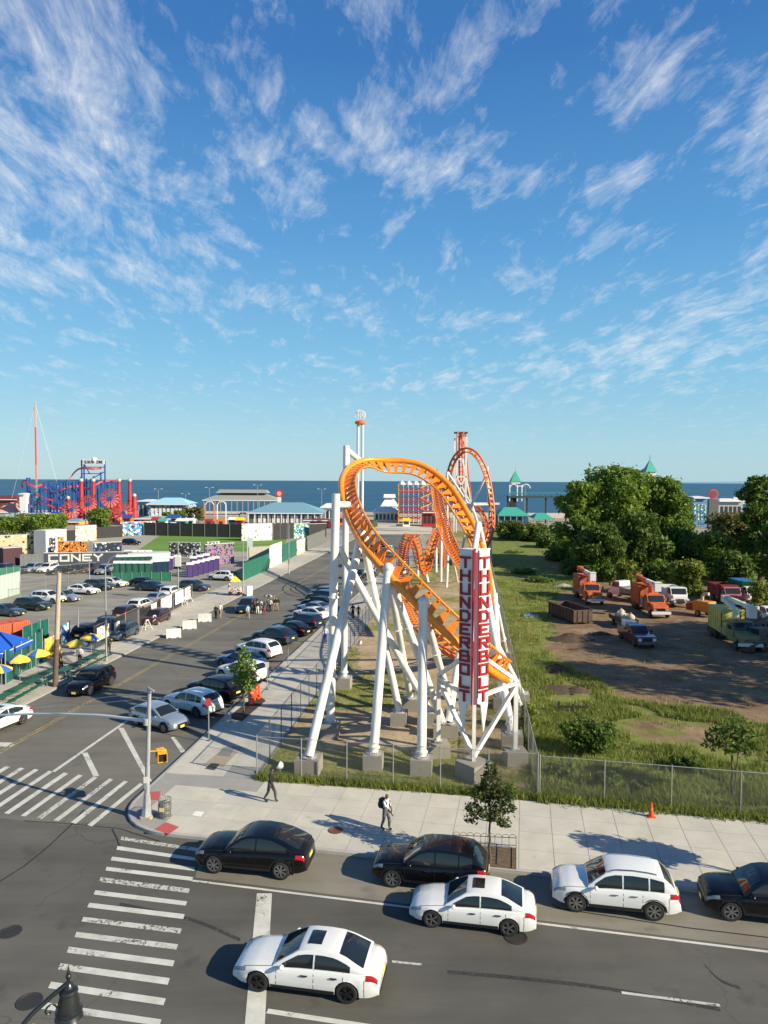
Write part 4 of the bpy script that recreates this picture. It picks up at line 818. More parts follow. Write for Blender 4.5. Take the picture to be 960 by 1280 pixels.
# ------------------------------------------------------------------ foliage
def leaf_mat(name, a, b, trans=.35):
    m = bpy.data.materials.new(name); m.use_nodes = True; nt = m.node_tree; bs = nt.nodes['Principled BSDF']
    g = nn(nt, 'ShaderNodeNewGeometry'); c = mixc(nt, g.outputs['Random Per Island'], a, b); c = mixc(nt, math_n(nt, 'MULTIPLY', ramp(nt, pos_noise(nt, .45, 3.), .4, .65), .5), c, tuple(x * 1.35 for x in b))
    nt.links.new(c, bs.inputs['Base Color']); bs.inputs['Roughness'].default_value = .55; bs.inputs['Specular IOR Level'].default_value = .25
    tr = nn(nt, 'ShaderNodeBsdfTranslucent'); nt.links.new(c, tr.inputs[0]); mx = nn(nt, 'ShaderNodeMixShader'); mx.inputs[0].default_value = trans
    nt.links.new(bs.outputs[0], mx.inputs[1]); nt.links.new(tr.outputs[0], mx.inputs[2]); nt.links.new(mx.outputs[0], nt.nodes['Material Output'].inputs[0])
    MATS[name] = m; return m
LEAF = leaf_mat('tree_leaf', (.065, .13, .018), (.19, .275, .042)); LEAF_D = leaf_mat('dark_leaf', (.045, .090, .016), (.12, .185, .032)); LEAF_Y = leaf_mat('yellow_green_leaf', (.085, .13, .02), (.22, .26, .045)); LEAF_B = leaf_mat('bush_leaf', (.045, .085, .014), (.13, .18, .032)); LEAF_C = leaf_mat('conifer_leaf', (.030, .050, .012), (.085, .105, .025)); LEAF_R = leaf_mat('rust_leaf', (.09, .10, .025), (.19, .17, .05))
BARK = mat('bark', (.11, .085, .06), .9, var=.35, vscale=6, bump=.5); DRYG = leaf_mat('grass_blade', (.08, .13, .022), (.24, .27, .065), .3); STRAW = leaf_mat('straw_blade', (.18, .16, .05), (.36, .30, .13), .3)
def leaves(n, clumps, size, rng=RNG, flat=.5, shell=.55):
    cl = np.array(clumps, float); w = (cl[:, 3] * cl[:, 4] * cl[:, 5]) ** .75; k = rng.choice(len(cl), n, p=w / w.sum()); d = rng.normal(size=(n, 3)); d /= np.linalg.norm(d, axis=1)[:, None]
    r = shell + (1 - shell) * rng.random(n) ** .6; r *= 1 + .30 * rng.normal(size=n) * (rng.random(n) < .4)
    c = cl[k, :3] + d * r[:, None] * cl[k, 3:6]
    nrm = d * .35 + rng.normal(size=(n, 3)) * .8; nrm[:, 2] += flat; nrm /= np.linalg.norm(nrm, axis=1)[:, None]
    a = np.cross(nrm, rng.normal(size=(n, 3))); a /= np.linalg.norm(a, axis=1)[:, None]; b = np.cross(nrm, a); s = size * (.6 + .8 * rng.random(n))[:, None]
    v = np.stack([c - a * s, c - b * s * .45, c + a * s, c + b * s * .45], 1).reshape(-1, 3); f = np.arange(4 * n).reshape(n, 4); return v, f
def limb(mb, p, q, r0, r1, wob=.12, n=5):
    p, q = Vector(p), Vector(q); L = (q - p).length; pts = []; rs = []
    for i in range(n + 1):
        t = i / n; o = Vector((random.uniform(-1, 1), random.uniform(-1, 1), 0)) * (wob * L * .25 * math.sin(PI * t)); pts.append(p.lerp(q, t) + o); rs.append(r0 + (r1 - r0) * t)
    mb.tube(pts, rs, 7); return pts
def tree(name, label, loc, clumps, n, size, m, tr, group=None, cat='tree', fork=.35, trunks=1, flat=.5):
    root = thing(name, label, cat, loc, 0, group); tb = MB(); top = max(c[2] for c in clumps)
    for k in range(trunks):
        bx, by = (0, 0) if trunks == 1 else (random.uniform(-.25, .25), random.uniform(-.25, .25)); c0 = clumps[k % len(clumps)]
        fk = Vector((bx + c0[0] * .25, by + c0[1] * .25, top * fork)); limb(tb, (bx, by, -.1), fk, tr * 1.15, tr * .8, .1)
        for c in clumps: limb(tb, fk, (c[0], c[1], c[2] + c[5] * .3), tr * .55, tr * .12, .25)
    tb.build('trunk', BARK, root, 50); v, f = leaves(n, clumps, size, flat=flat); link('crown', np_mesh('crown', v, f, m), root); return root
def blob_clumps(w, d, h, z0, k, r, seed):
    "k overlapping clumps filling a crown w wide, d deep, from z0 up to h"
    rg = np.random.default_rng(seed); out = []; k = int(k * 2.3); r *= .66
    for i in range(k):
        t = (i + .5) / k; z = z0 + (h - z0) * (t ** .8); e = math.sqrt(max(.05, 1 - (2 * t - .85) ** 2 * .75)); a = i * 2.4 + rg.random(); rad = math.sqrt(rg.random()) * .75
        q = r * rg.uniform(.7, 1.25); out.append((math.cos(a) * rad * e * w / 2, math.sin(a) * rad * e * d / 2, min(z, h - q * .8), q * rg.uniform(.9, 1.3), q * rg.uniform(.9, 1.3), q * rg.uniform(.65, .95)))
    return out
# grass: blades by the ten thousand
def grass(name, label, pts, hmin, hmax, m, blades=4):
    n = len(pts); rng = RNG; B = np.repeat(pts, blades, 0); k = len(B); B = B + np.concatenate([rng.normal(size=(k, 2)) * .07, np.zeros((k, 1))], 1)
    a = rng.random(k) * 2 * PI; h = hmin + (hmax - hmin) * rng.random(k) ** 2; w = .018 + .03 * h; le = rng.normal(size=(k, 2)) * .35 * h[:, None]
    dx = np.stack([np.cos(a) * w, np.sin(a) * w, 0 * a], 1); tip = B + np.concatenate([le, h[:, None]], 1)
    v = np.stack([B - dx, B + dx, tip], 1).reshape(-1, 3); o = link(name, np_mesh(name, v, np.arange(3 * k).reshape(k, 3), m)); return tag(o, label, 'grass', kind='stuff')
def scatter(n, x0, x1, y0, y1, keep, zf):
    x = RNG.uniform(x0, x1, n); y = RNG.uniform(y0, y1, n); k = keep(x, y); x, y = x[k], y[k]; return np.stack([x, y, zf(x, y)], 1)
zv = lambda x, y: lot_z(x, y) + .03
zc = lambda x, y: lot_z(x, y) * .5 + .03
grass('weeds', 'green weeds and tall grass over the vacant lot', np.concatenate([
    scatter(60000, 7, 28, 36, 62, lambda x, y: in_vacant(x, y) & (lot_dirt(x, y) < .5) & (RNG.random(len(x)) < .30 + .9 * (noise2(x, y, 2.5, 9) > .45)), zv),
    scatter(34000, 9, 50, 62, 120, lambda x, y: in_vacant(x, y) & (lot_dirt(x, y) < .5) & (RNG.random(len(x)) < .25 + .8 * (noise2(x, y, 3.5, 9) > .45)), zv)]), .10, .48, DRYG)
grass('dry_grass', 'straw coloured dry grass among the weeds', np.concatenate([scatter(17000, 7, 40, 36, 100, lambda x, y: in_vacant(x, y) & (lot_dirt(x, y) < .5) & (noise2(x, y, 3.0, 21) > .55), zv), scatter(6000, 12, 40, 45, 75, lambda x, y: in_vacant(x, y) & (noise2(x, y, 1.5, 4) > .7), zv)]), .08, .40, STRAW, 3)
grass('lawn_grass', 'patchy lawn under the coaster columns', scatter(42000, -8, 14, 37, 75, lambda x, y: in_coaster(x, y) & (coaster_dirt(x, y) < .62 + .2 * (noise2(x, y, 1.1, 7) - .5)), zc), .04, .16, DRYG, 3)
def strip(n, a, b, w, z):
    t = RNG.random(n); o = RNG.normal(size=n) * w; d = (b - a).normalized(); nx, ny = -d.y, d.x
    return np.stack([a.x + (b.x - a.x) * t + nx * o, a.y + (b.y - a.y) * t + ny * o, np.full(n, z)], 1)
grass('verge_grass', 'uneven grass verge along the sidewalk fence', np.concatenate([strip(5000, FC + N * .15, FR + N * .12, .16, .12), strip(7000, FR + N * .15, FC + FU * 34 + N * .15, .28, .13), strip(3500, FR + RV * 1 + Vector((.3, 0, 0)), FR + RV * 60 + Vector((.3, 0, 0)), .4, .12)]), .08, .42, DRYG)

# ------------------------------------------------------------------ chain link fences
GALV = mat('galvanised_steel', (.34, .35, .34), .5, .5); DARKPOST = mat('dark_fence_steel', (.09, .095, .10), .5, .4); WIRE = mat('chain_wire', (.16, .165, .16), .6, .3)
def chain_fence(name, label, pts, h, spacing, pitch=.085, wire=.006, post_m=GALV, group=None, z=.1, post_r=.030, wire_m=WIRE):
    a0 = pts[0]; root = thing(name, label, 'fence', (a0.x, a0.y, z), 0, group); wm = MB(); org = Vector((a0.x, a0.y, 0))
    for a, b in zip(pts, pts[1:]):
        a, b = Vector((a.x, a.y, 0)) - org, Vector((b.x, b.y, 0)) - org; L = (b - a).length; d = (b - a) / L; n = max(1, round(L / spacing))
        for k in range(n + 1):
            if k == 0 and a.length > 0: continue
            q = a + d * (L * k / n); MB().cyl(q - Vector((0, 0, .2)), q + Vector((0, 0, h + .08)), post_r * (1.25 if k in (0, n) else 1), n=8).build('post', post_m, root, 50)
        for zz in (h, .08): MB().cyl(a + Vector((0, 0, zz)), b + Vector((0, 0, zz)), post_r * (.7 if zz > 1 else .35), n=6).build('rail', post_m, root, 50)
        s = -h
        up = Vector((0, 0, 1))
        while s < L:
            for sg in (1, -1):
                x0, z0, x1, z1 = (s, 0., s + h, h) if sg > 0 else (s, h, s + h, 0.)
                if x0 < 0: z0 += sg * -x0; x0 = 0
                if x1 > L: z1 -= sg * (x1 - L); x1 = L
                if x1 - x0 < .02: continue
                p, q = a + d * x0 + up * z0, a + d * x1 + up * z1; t = (q - p).normalized(); sd = (d * -t.z + up * t.dot(d)) * (wire / 2); wm._add([p - sd, q - sd, q + sd, p + sd], [(0, 1, 2, 3)])
            s += pitch * 1.414
    tag(wm.build('chain_mesh', wire_m, root), kind='stuff'); return root
chain_fence('chain_link_fence', 'tall chain link fence along the avenue in front of the coaster', [FC + N * .12, FR + N * .12], 2.35, 2.45, .085, .008, z=.1)
chain_fence('chain_link_fence', 'tall chain link fence along the avenue in front of the vacant lot', [FR + N * .12 + FU * .1, FC + FU * 38 + N * .12], 2.25, 3.2, .085, .010, z=.1)
chain_fence('chain_link_fence', 'dark post chain link fence between side street sidewalk and coaster', [FC + FV * .15, FC + FV * 62], 2.4, 2.6, .10, .007, DARKPOST)
chain_fence('chain_link_fence', 'long galvanised chain link fence between coaster and vacant lot', [FR + RV * .2, FR + RV * 120], 2.3, 3.1, .12, .026, GALV, wire_m=mat('light_wire', (.42, .42, .40), .5, .3))

# ------------------------------------------------------------------ street furniture
pole = thing('signal_pole', 'tall silver traffic signal pole with mast arm on the street corner', 'signal pole', G(184, 1021, SZ)); SILV = mat('silver_pole_paint', (.48, .50, .51), .4, .5, var=.12, vscale=5)
W0 = Vector(pole.location); tip = P(187, 862, W0.y) - W0
MB().prism([(.30, .22), (.22, .30), (-.22, .30), (-.30, .22), (-.30, -.22), (-.22, -.30), (.22, -.30), (.30, -.22)], 0, .10).build('base_plate', mat('tan_base', (.42, .33, .22), .8, var=.2), pole)
MB().lathe([(.30, .10), (.27, .22), (.21, .5), (.17, .95), (.16, 1.15)], (0, 0, 0), 8).build('pole_base', SILV, pole)
MB().cyl((0, 0, 1.1), (tip.x, tip.y, tip.z), .125, .085, 14).build('shaft', SILV, pole, 50)
az = P(184, 902, W0.y).z - W0.z; apts = [Vector((tip.x, tip.y, az)), P(150, 897, 35.6) - W0, P(110, 893.5, 36.6) - W0, P(38, 892.5, 38.4) - W0, P(-50, 897, 40.6) - W0, P(-120, 902, 42) - W0]
MB().tube(spline(apts, 5), [.075] * 10 + [.06] * 16, 10).build('mast_arm', mat('white_arm_paint', (.66, .67, .66), .4, .2), pole, 60)
for q in (.12, .42): MB().cyl((tip.x, tip.y, tip.z - q), P(-60 + q * 120, 893, 40) - W0, .016, n=6).build('guy_wire', GALV, pole)
MB().tube([(0, 0, tip.z - .1), (.12, -.05, tip.z + .12), (.45, -.2, tip.z - .02)], .05, 8).build('top_bracket', SILV, pole, 50); MB().cyl((0, 0, az - .16), (0, 0, az + .16), .15, n=12).build('arm_collar', SILV, pole, 50)
sg = P(203, 946, 34.6) - W0; yel = mat('signal_yellow', rgb(238, 168, 22), .45, coat=.3)
for k, (dx, dy, rz) in enumerate(((0, 0, .35), (-.12, .42, -.9))):
    hd = MB().box((sg.x + dx, sg.y + dy, sg.z), (.44, .22, .50), rz).build('pedestrian_signal', yel, pole); Mr = Matrix.Rotation(rz, 3, 'Z'); c0 = Vector((sg.x + dx, sg.y + dy, sg.z))
    MB().box(c0 + Mr @ Vector((0, -.116, -.0)), (.36, .012, .40), rz).build('signal_face', TRIM, hd)
    vz = MB()
    for p, s in (((0, -.2, .235), (.44, .18, .02)), ((-.21, -.2, .02), (.02, .18, .44)), ((.21, -.2, .02), (.02, .18, .44))): vz.box(c0 + Mr @ Vector(p), s, rz)
    vz.build('visor', yel, hd)
for dz in (-.30, .30): MB().cyl((0, 0, sg.z + dz), (sg.x, sg.y, sg.z + dz), .028, n=8).build('signal_bracket', yel, pole)
MB().box((.0, -.14, 1.55), (.14, .06, .24)).build('push_button_box', SILV, pole); MB().box((.02, -.18, 1.9), (.24, .02, .32)).build('push_button_sign', mat('pale_sign', (.6, .6, .58), .5), pole)

b = thing('litter_bin', 'grey wire mesh litter bin beside the signal pole', 'litter bin', G(206, 1021, SZ)); WB = mat('bin_wire', (.22, .23, .22), .5, .5)
for k in range(22):
    a = 2 * PI * k / 22; MB().tube([(math.cos(a) * .27, math.sin(a) * .27, .03), (math.cos(a) * .31, math.sin(a) * .31, .45), (math.cos(a) * .30, math.sin(a) * .30, .92)], .010, 5).build('wire_bar', WB, b)
for zz, r in ((.04, .275), (.3, .30), (.6, .315), (.9, .305)): MB().tube([(math.cos(2 * PI * k / 20) * r, math.sin(2 * PI * k / 20) * r, zz) for k in range(20)], .016, 6, True).build('hoop', WB, b)
MB().lathe([(.25, .05), (.28, .5), (.275, .72), (.25, .74)], (0, 0, 0), 18).build('bin_liner', mat('bin_liner', (.17, .18, .17), .5, var=.5, vscale=9), b, 50); MB().box((-.05, -.30, .48), (.24, .03, .2)).build('bin_label', mat('bin_label', (.5, .45, .25), .6), b)

def lamp_post():
    c = P(86, 1252, 12.6); w0 = Vector((P(-40, 1330, 11.6).x, 11.6, SZ)); o = thing('street_lamp', 'black bell shaped street lamp hanging from a scrolled arm over the crosswalk', 'street lamp', w0); K = mat('lamp_black', (.012, .014, .015), .3, spec=.6, coat=.3); c = c - w0
    MB().lathe([(.04, .36), (.07, .33), (.09, .27), (.15, .24), (.165, .19), (.145, .16), (.155, .12), (.17, .06), (.19, -.02), (.20, -.10), (.235, -.13), (.235, -.17), (.21, -.2), (.225, -.24), (.245, -.28), (.22, -.30)], c, 22).build('lamp_bell', K, o, 35)
    MB().sphere(c + Vector((0, 0, -.30)), .17, 14).build('lamp_globe', mat('lamp_globe', (.55, .55, .5), .2), o, 60)
    top = c + Vector((0, 0, .44)); MB().cyl(c + Vector((0, 0, .38)), top, .028, n=8).build('hanger', K, o); MB().sphere(top + Vector((0, 0, .03)), .055, 8).build('finial', K, o, 50); MB().lathe([(.02, .0), (.035, .05), (.012, .12), (.004, .2)], top + Vector((0, 0, .05)), 8).build('finial', K, o)
    e = top + Vector((0, 0, -.08)); pt = [Vector((0, 0, 4.5)), Vector((0, 0, e.z - 2.0)), Vector((c.x * .12, c.y * .12, e.z - 1.25)), P(28, 1282, 12.15) - w0, P(57, 1252, 12.4) - w0, e]
    MB().tube(spline(pt, 6), .042, 8).build('arm', K, o, 60); sc = [P(62, 1262, 12.4) - w0 + Vector((0, 0, .1)) + Vector((c.x, c.y, 0)).normalized() * (math.cos(t) * r) + Vector((0, 0, -.12 + math.sin(t) * r)) for t, r in [(k * .5, .12 - k * .008) for k in range(12)]]
    MB().tube(sc, .018, 6).build('scroll', K, o, 60); MB().lathe([(.28, 0), (.28, .15), (.2, .3), (.16, .9), (.11, 1.2), (.09, 2.2), (.07, 5.1)], (0, 0, 0), 14).build('post', K, o, 40)
lamp_post()

# street tree in its railed pit
tp = G(612, 1080, SZ); pitc = G(606, 1072, SZ)
soil = mat('pit_soil', (.13, .09, .055), .95, var=.4, vscale=5, bump=.6, bscale=14)
pit = [G(566, 1056, SZ), G(645, 1060, SZ), G(645, 1087, SZ), G(566, 1079, SZ)]
MB().prism([(p.x, p.y) for p in pit][::-1], SZ - .03, SZ + .012).build('tree_pit', soil, avenue_walk)
cl = [(0, 0, 4.15, .35, .35, .45), (.05, .1, 3.6, .62, .6, .5), (-.5, .1, 3.05, .6, .55, .42), (.55, -.1, 3.0, .6, .55, .42), (0, .35, 2.9, .7, .6, .5), (-.75, -.1, 2.45, .55, .5, .32), (.8, .1, 2.45, .5, .5, .32), (0, -.35, 2.4, .75, .6, .4), (-.9, 0, 2.0, .4, .4, .22), (.6, -.3, 1.95, .45, .4, .22)]
tree('street_tree', 'small dark evergreen street tree in a railed soil pit', tp, [(a * .92, b * .92, c, d * .78, e * .78, f * .8) for a, b, c, d, e, f in cl], 2500, .085, LEAF_C, .055, fork=.45)
def guard():
    a, b_, c, d = pit; o = thing('tree_guard', 'low black hooped railing around the street tree pit', 'railing', (a + c) / 2); w0 = Vector(o.location); K = mat('railing_black', (.02, .022, .02), .5, .3)
    for p, q in ((a, b_), (b_, c), (d, a)):
        L = (q - p).length; n = max(2, round(L / .30)); dr = (q - p) / L
        for k in range(n + 1): MB().cyl(p + dr * (L * k / n) - w0, p + dr * (L * k / n) - w0 + Vector((0, 0, .46)), .010, n=5).build('baluster', K, o)
        for zz in (.12, .46): MB().bar(p - w0 + Vector((0, 0, zz)), q - w0 + Vector((0, 0, zz)), .022).build('rail', K, o)
        for k in range(n):
            m0 = p + dr * (L * (k + .5) / n) - w0; MB().tube([m0 + dr * (L / n / 2 * math.cos(t)) + Vector((0, 0, .46 + .15 * math.sin(t))) for t in [j * PI / 6 for j in range(7)]], .010, 5).build('hoop', K, o)
guard()
cone = thing('traffic_cone', 'orange traffic cone standing beside the lot fence', 'traffic cone', G(814, 1021, SZ)); OC = mat('cone_orange', rgb(232, 72, 22), .5)
MB().box((0, 0, .02), (.36, .36, .04)).build('cone_base', OC, cone); MB().lathe([(.14, .04), (.10, .28), (.06, .55), (.028, .72), (.02, .72)], (0, 0, 0), 16).build('cone_body', OC, cone, 50); MB().lathe([(.092, .34), (.074, .46)], (0, 0, .002), 16).build('cone_band', mat('cone_band', rgb(235, 110, 60), .4), cone)
fl = thing('floodlight', 'white ground floodlight behind the fence corner', 'floodlight', G(350, 972, .1)); MB().box((0, 0, .04), (.5, .4, .08)).build('base', FOOT, fl); MB().cyl((0, 0, .08), (0, 0, .5), .03, n=8).build('stand', GALV, fl); MB().lathe([(.06, -.2), (.2, -.1), (.24, .1), (.22, .12)], (0, 0, .68), 14, Matrix.Rotation(R(-60), 3, 'Y')).build('lamp_head', mat('flood_white', (.65, .66, .68), .3), fl, 50)
fl2 = copy_tree(fl); fl2.location = G(450, 812, .1); fl2['label'] = 'white ground floodlight beside the side street fence among grass'; fl2.rotation_euler = (0, 0, .4)
# post with plates, on the side street
def sign_post(px, py, h, label, plate=None, col=(.1, .1, .1), pw=.3, ph=.45, z=SZ):
    o = thing('sign_post', label, 'sign post', G(px, py, z)); MB().cyl((0, 0, 0), (0, 0, h), .035, n=8).build('post', GALV if col[0] > .3 else DARKPOST, o, 50)
    MB().box((0, -.045, h - ph / 2), (pw, .025, ph), .2).build('plate', mat('plate_%d' % int(sum(col) * 1000), col, .5), o); MB().box((0, 0, .03), (.16, .16, .06)).build('base', DARKPOST, o); return o
sign_post(261, 926, 2.7, 'parking sign post at the kerb beside the silver hatchback', col=(.35, .03, .03)); sign_post(334, 862, 2.2, 'low grey sign post beside the orange barriers', col=(.42, .42, .4)); sign_post(360, 833, 2.6, 'sign post at the kerb behind a white utility car', col=(.45, .45, .43))
for (px, py, lb) in ((315, 880, 'upright orange plastic road barrier beside the planting bed'), (322, 873, 'leaning orange plastic road barrier by the sidewalk')):
    o = thing('road_barrier', lb, 'barrier', G(px, py, SZ), .5 if px < 320 else 1.1, 'orange road barriers'); OB = mat('barrier_orange', rgb(238, 82, 30), .5)
    MB().box((0, 0, .06), (.55, .45, .12)).build('base', OB, o)
    for x in (-.2, .2): MB().box((x, 0, .52), (.10, .10, .84)).build('leg', OB, o)
    for zz in (.38, .68, .96): MB().box((0, 0, zz), (.56, .07, .17)).build('board', OB, o)
# planting bed with the young tree
bed = [G(285, 897, SZ), G(322, 868, SZ), G(332, 876, SZ), G(302, 902, SZ)]; MB().prism([(p.x, p.y) for p in bed][::-1], SZ - .05, SZ + .03).build('planting_bed', mat('dark_soil', (.045, .04, .03), .95, var=.4, vscale=4), side_walk)
yt = G(305, 893, SZ); tree('young_street_tree', 'young leafy street tree in a dark planting bed on the side street', yt, [(0, 0, 4.3, .4, .4, .5), (.2, .1, 3.6, .62, .6, .55), (-.35, 0, 3.2, .6, .55, .5), (.35, -.2, 2.8, .65, .55, .5), (-.3, .3, 2.4, .6, .6, .45), (.3, .2, 2.0, .5, .5, .4)], 1400, .12, LEAF, .055, fork=.4)
pr = thing('pipe_rail', 'thin bent pipe rail at the planting bed edge', 'railing', G(284, 903, SZ)); e = G(303, 880, SZ) - Vector(pr.location)
MB().tube([(0, 0, 0), (0, 0, .75), (e.x, e.y, .78), (e.x, e.y, 0)], .03, 7).build('pipe', GALV, pr, 50); MB().box((.05, .1, .35), (.5, .04, .6), .9).build('panel', mat('weathered_panel', (.42, .44, .42), .7, var=.2), pr)
# bushes and the small tree in the vacant lot
def bush(px, py, w, h, n, m, label, size=.12, name='bush', k=7, seed=1, group=None, depth=None):
    c = G(px, py); return tree(name, label, (c.x, c.y, 0.05), blob_clumps(w, depth or w * .7, h, h * .25, k, min(w, h) * .36, seed), n, size, m, .05, group, 'bush', fork=.15, trunks=2)
bush(733, 945, 4.4, 2.1, 5200, LEAF_D, 'dense dark bush behind the avenue fence', .13, seed=3, k=9)
bush(700, 975, 2.0, .9, 1100, LEAF_B, 'low weed clump at the corner of two fences', .11, seed=5, k=5); bush(760, 985, 2.6, .8, 1300, LEAF_B, 'low weed clump at fence foot beside the dark bush', .11, seed=6, k=5); bush(862, 968, 3.0, .9, 1400, LEAF_D, 'low dark shrub beside the small leaning tree', .11, seed=8, k=6); bush(800, 992, 2.4, .6, 900, LEAF_B, 'low weed clump at fence foot behind the cone', .1, seed=12, k=5)
bush(660, 915, 1.2, 1.9, 900, LEAF_Y, 'upright weed shrub beside the long galvanised fence', .11, seed=9, k=5); bush(636, 1000, .8, .8, 300, LEAF_D, 'small weed shrub at the front sign footing', .09, seed=10, k=4)
st = G(914, 1000); tree('small_tree', 'small leaning multi stemmed tree with broad leaves behind the avenue fence', (st.x, st.y, .1), [(-.7, .1, 3.3, .65, .6, .45), (.1, 0, 3.75, .7, .6, .5), (.8, .1, 3.2, .7, .6, .45), (-.2, -.2, 2.9, .7, .6, .45), (.5, -.2, 2.75, .6, .5, .4), (-1.05, 0, 2.85, .45, .4, .3)], 800, .15, LEAF_B, .04, fork=.62, trunks=3)
# timber barrier lying in the weeds
tb = thing('timber_barrier', 'black timber rail barrier standing in the weeds', 'barrier', G(716, 893)); BT = mat('black_timber', (.018, .017, .015), .8)
for x in (-1.0, 0, .95): MB().box((x, 0, .38), (.12, .12, .76 if x > -.9 else 1.1), .1).build('post', BT, tb)
for zz in (.28, .58): MB().box((0, -.09, zz), (2.15, .06, .18)).build('plank', BT, tb)
MB().box((1.9, -1.2, .06), (1.6, .7, .05), .3).build('fallen_board', mat('grey_board', (.3, .27, .22), .9), tb)
# ------------------------------------------------------------------ people
def persons(specs):
    "one continuous skin per person, grown over a posed skeleton, then frozen to a mesh"
    tmp = []
    for sp in specs:
        h = sp.get('h', 1.75) / 1.75; st = sp.get('stride', .0); fem = sp.get('slim', 0); V_, E2, Rd, Mt = [], [], [], []
        def v(p, r, par, m):
            f_ = (1.12 if isinstance(r, tuple) else 1.32 if r > .03 and m != 2 else 1.1) * h; V_.append(Vector(p) * h); Rd.append((r[0] * f_, r[1] * f_) if isinstance(r, tuple) else (r * f_, r * f_)); Mt.append(m)
            if par is not None: E2.append((par, len(V_) - 1))
            return len(V_) - 1
        lean = sp.get('lean', .03)
        pel = v((0, 0, .96), (.12, .155), None, 1); wa = v((lean * .5, 0, 1.12), (.105, .14), pel, 0); ch = v((lean, 0, 1.32), (.115, .17), wa, 0); nb = v((lean, 0, 1.45), (.085, .11), ch, 0); nk = v((lean + .01, 0, 1.52), .052, nb, 2); h1 = v((lean + .025, 0, 1.60), (.085, .07), nk, 2); h2 = v((lean + .03, 0, 1.67), (.098, .078), h1, 2); h3 = v((lean + .02, 0, 1.735), (.07, .06), h2, 4)
        v((lean + .125, 0, 1.625), .014, h2, 2)
        for s in (-1, 1):
            sw = st * s; hip = v((0, s * .09, .90), .088, pel, 1); kn = v((.10 * max(0, sw) + sw * .22 + (.04 if st else .01), s * .10, .51), .060, hip, 1); an = v((sw * .42 - (.10 if sw < 0 else -.02) * abs(st) * 1.6, s * .10, .10 + (.08 * abs(st) if sw < 0 else 0)), .042, kn, 1); v((sw * .42 + .15, s * .11, .035), (.038, .045), an, 3)
            a = sp.get('arms', (0, 0))[0 if s < 0 else 1]; sh = v((lean, s * .185, 1.42), .062, nb, 0); asw = -sw * .5 + a
            el = v((lean + asw * .28 - .02, s * .235, 1.15 + abs(a) * .06), .045, sh, sp.get('sleeve', 0)); wr_ = v((lean + asw * .55 + .06, s * (.235 - abs(a) * .06), .92 + abs(a) * .22), .032, el, sp.get('sleeve', 0) if sp.get('long') else 2); hd = v((lean + asw * .62 + .08, s * (.23 - abs(a) * .07), .85 + abs(a) * .22), (.028, .036), wr_, 2)
            if sp.get('fingers'):
                b = V_[hd] / h
                for k in range(4): f1 = v(b + Vector((-.02 + k * .014, -s * .005, -.06 + .006 * abs(k - 1))), .009, hd, 2); v(b + Vector((-.01 + k * .014, -s * .022, -.095 + .008 * abs(k - 1))), .008, f1, 2)
                t1 = v(b + Vector((.035, -s * .015, -.02)), .010, hd, 2); v(b + Vector((.045, -s * .02, -.055)), .009, t1, 2)
        me = bpy.data.meshes.new('skeleton'); me.from_pydata(V_, E2, []); o = bpy.data.objects.new('skeleton', me); COL.objects.link(o); sk = o.modifiers.new('skin', 'SKIN'); sk.use_smooth_shade = True; sk.branch_smoothing = .4
        for i, r in enumerate(Rd): me.skin_vertices[0].data[i].radius = r
        me.skin_vertices[0].data[pel].use_root = True; sb = o.modifiers.new('sub', 'SUBSURF'); sb.levels = 1; sb.render_levels = 1
        tmp.append((sp, o, V_, E2, Mt))
    bpy.context.view_layer.update(); dg = bpy.context.evaluated_depsgraph_get(); out = []
    for sp, o, V_, E2, Mt in tmp:
        me = bpy.data.meshes.new_from_object(o.evaluated_get(dg)); me.name = 'body'; bpy.data.objects.remove(o); me.materials.clear()
        for m in sp['mats']: me.materials.append(m)
        n = len(me.polygons); c = np.empty(n * 3, np.float32); me.polygons.foreach_get('center', c); c = c.reshape(-1, 3); best = np.full(n, 1e9); mi = np.zeros(n, np.int32)
        for a, b in E2:
            A, B = np.array(V_[a]), np.array(V_[b]); d = B - A; t = np.clip(((c - A) @ d) / max(1e-9, d @ d), 0, 1); ds = np.linalg.norm(c - A - t[:, None] * d, axis=1); m = np.where(t > .45, Mt[b], Mt[a]); k = ds < best; best[k] = ds[k]; mi[k] = m[k]
        zz = 1.66 * sp.get('h', 1.75) / 1.75; hair = (c[:, 2] > zz - .02) & ((c[:, 0] < .06) | (c[:, 2] > zz + .06)); hair |= (c[:, 2] > zz - .1) & (c[:, 0] < -.015) & (np.abs(c[:, 1]) < .12) & (mi == 2); mi[hair] = 4
        me.polygons.foreach_set('material_index', mi); r = thing('person', sp['label'], 'person', sp['loc'], math.atan2(sp['dir'].y, sp['dir'].x), sp.get('group')); link('body', me, r); out.append(r)
        if sp.get('hair'): MB().sphere((.0, 0, 1.69 * sp.get('h', 1.75) / 1.75), .105, 10).build('hair', sp['mats'][4], r, 60)
        if sp.get('hat'): MB().lathe([(.16, 1.66), (.11, 1.68), (.10, 1.78), (.06, 1.82)], (.02, 0, 0), 14).build('hat', sp['hat'], r, 40)
    return out
def cl(name, c, r=.85): return mat('cloth_' + name, c, r)
SKIN_D = mat('skin_dark', (.10, .05, .03), .55); SKIN_L = mat('skin_light', (.45, .26, .18), .55); HAIRB = mat('hair_black', (.012, .010, .009), .6); HAIRN = mat('hair_brown', (.06, .035, .02), .6)
BLK, DGR, WHT, BLU, RDC, KHA, LBL, NVY = cl('black', (.012, .012, .013)), cl('dark_grey', (.05, .05, .052)), cl('white', (.62, .62, .60)), cl('blue', (.05, .08, .25)), cl('red', (.30, .03, .05)), cl('khaki', (.30, .24, .15)), cl('pale_blue', (.35, .48, .55)), cl('navy', (.02, .025, .06))
SHO, SHOW = cl('shoe_black', (.01, .01, .01)), cl('shoe_white', (.55, .55, .53))
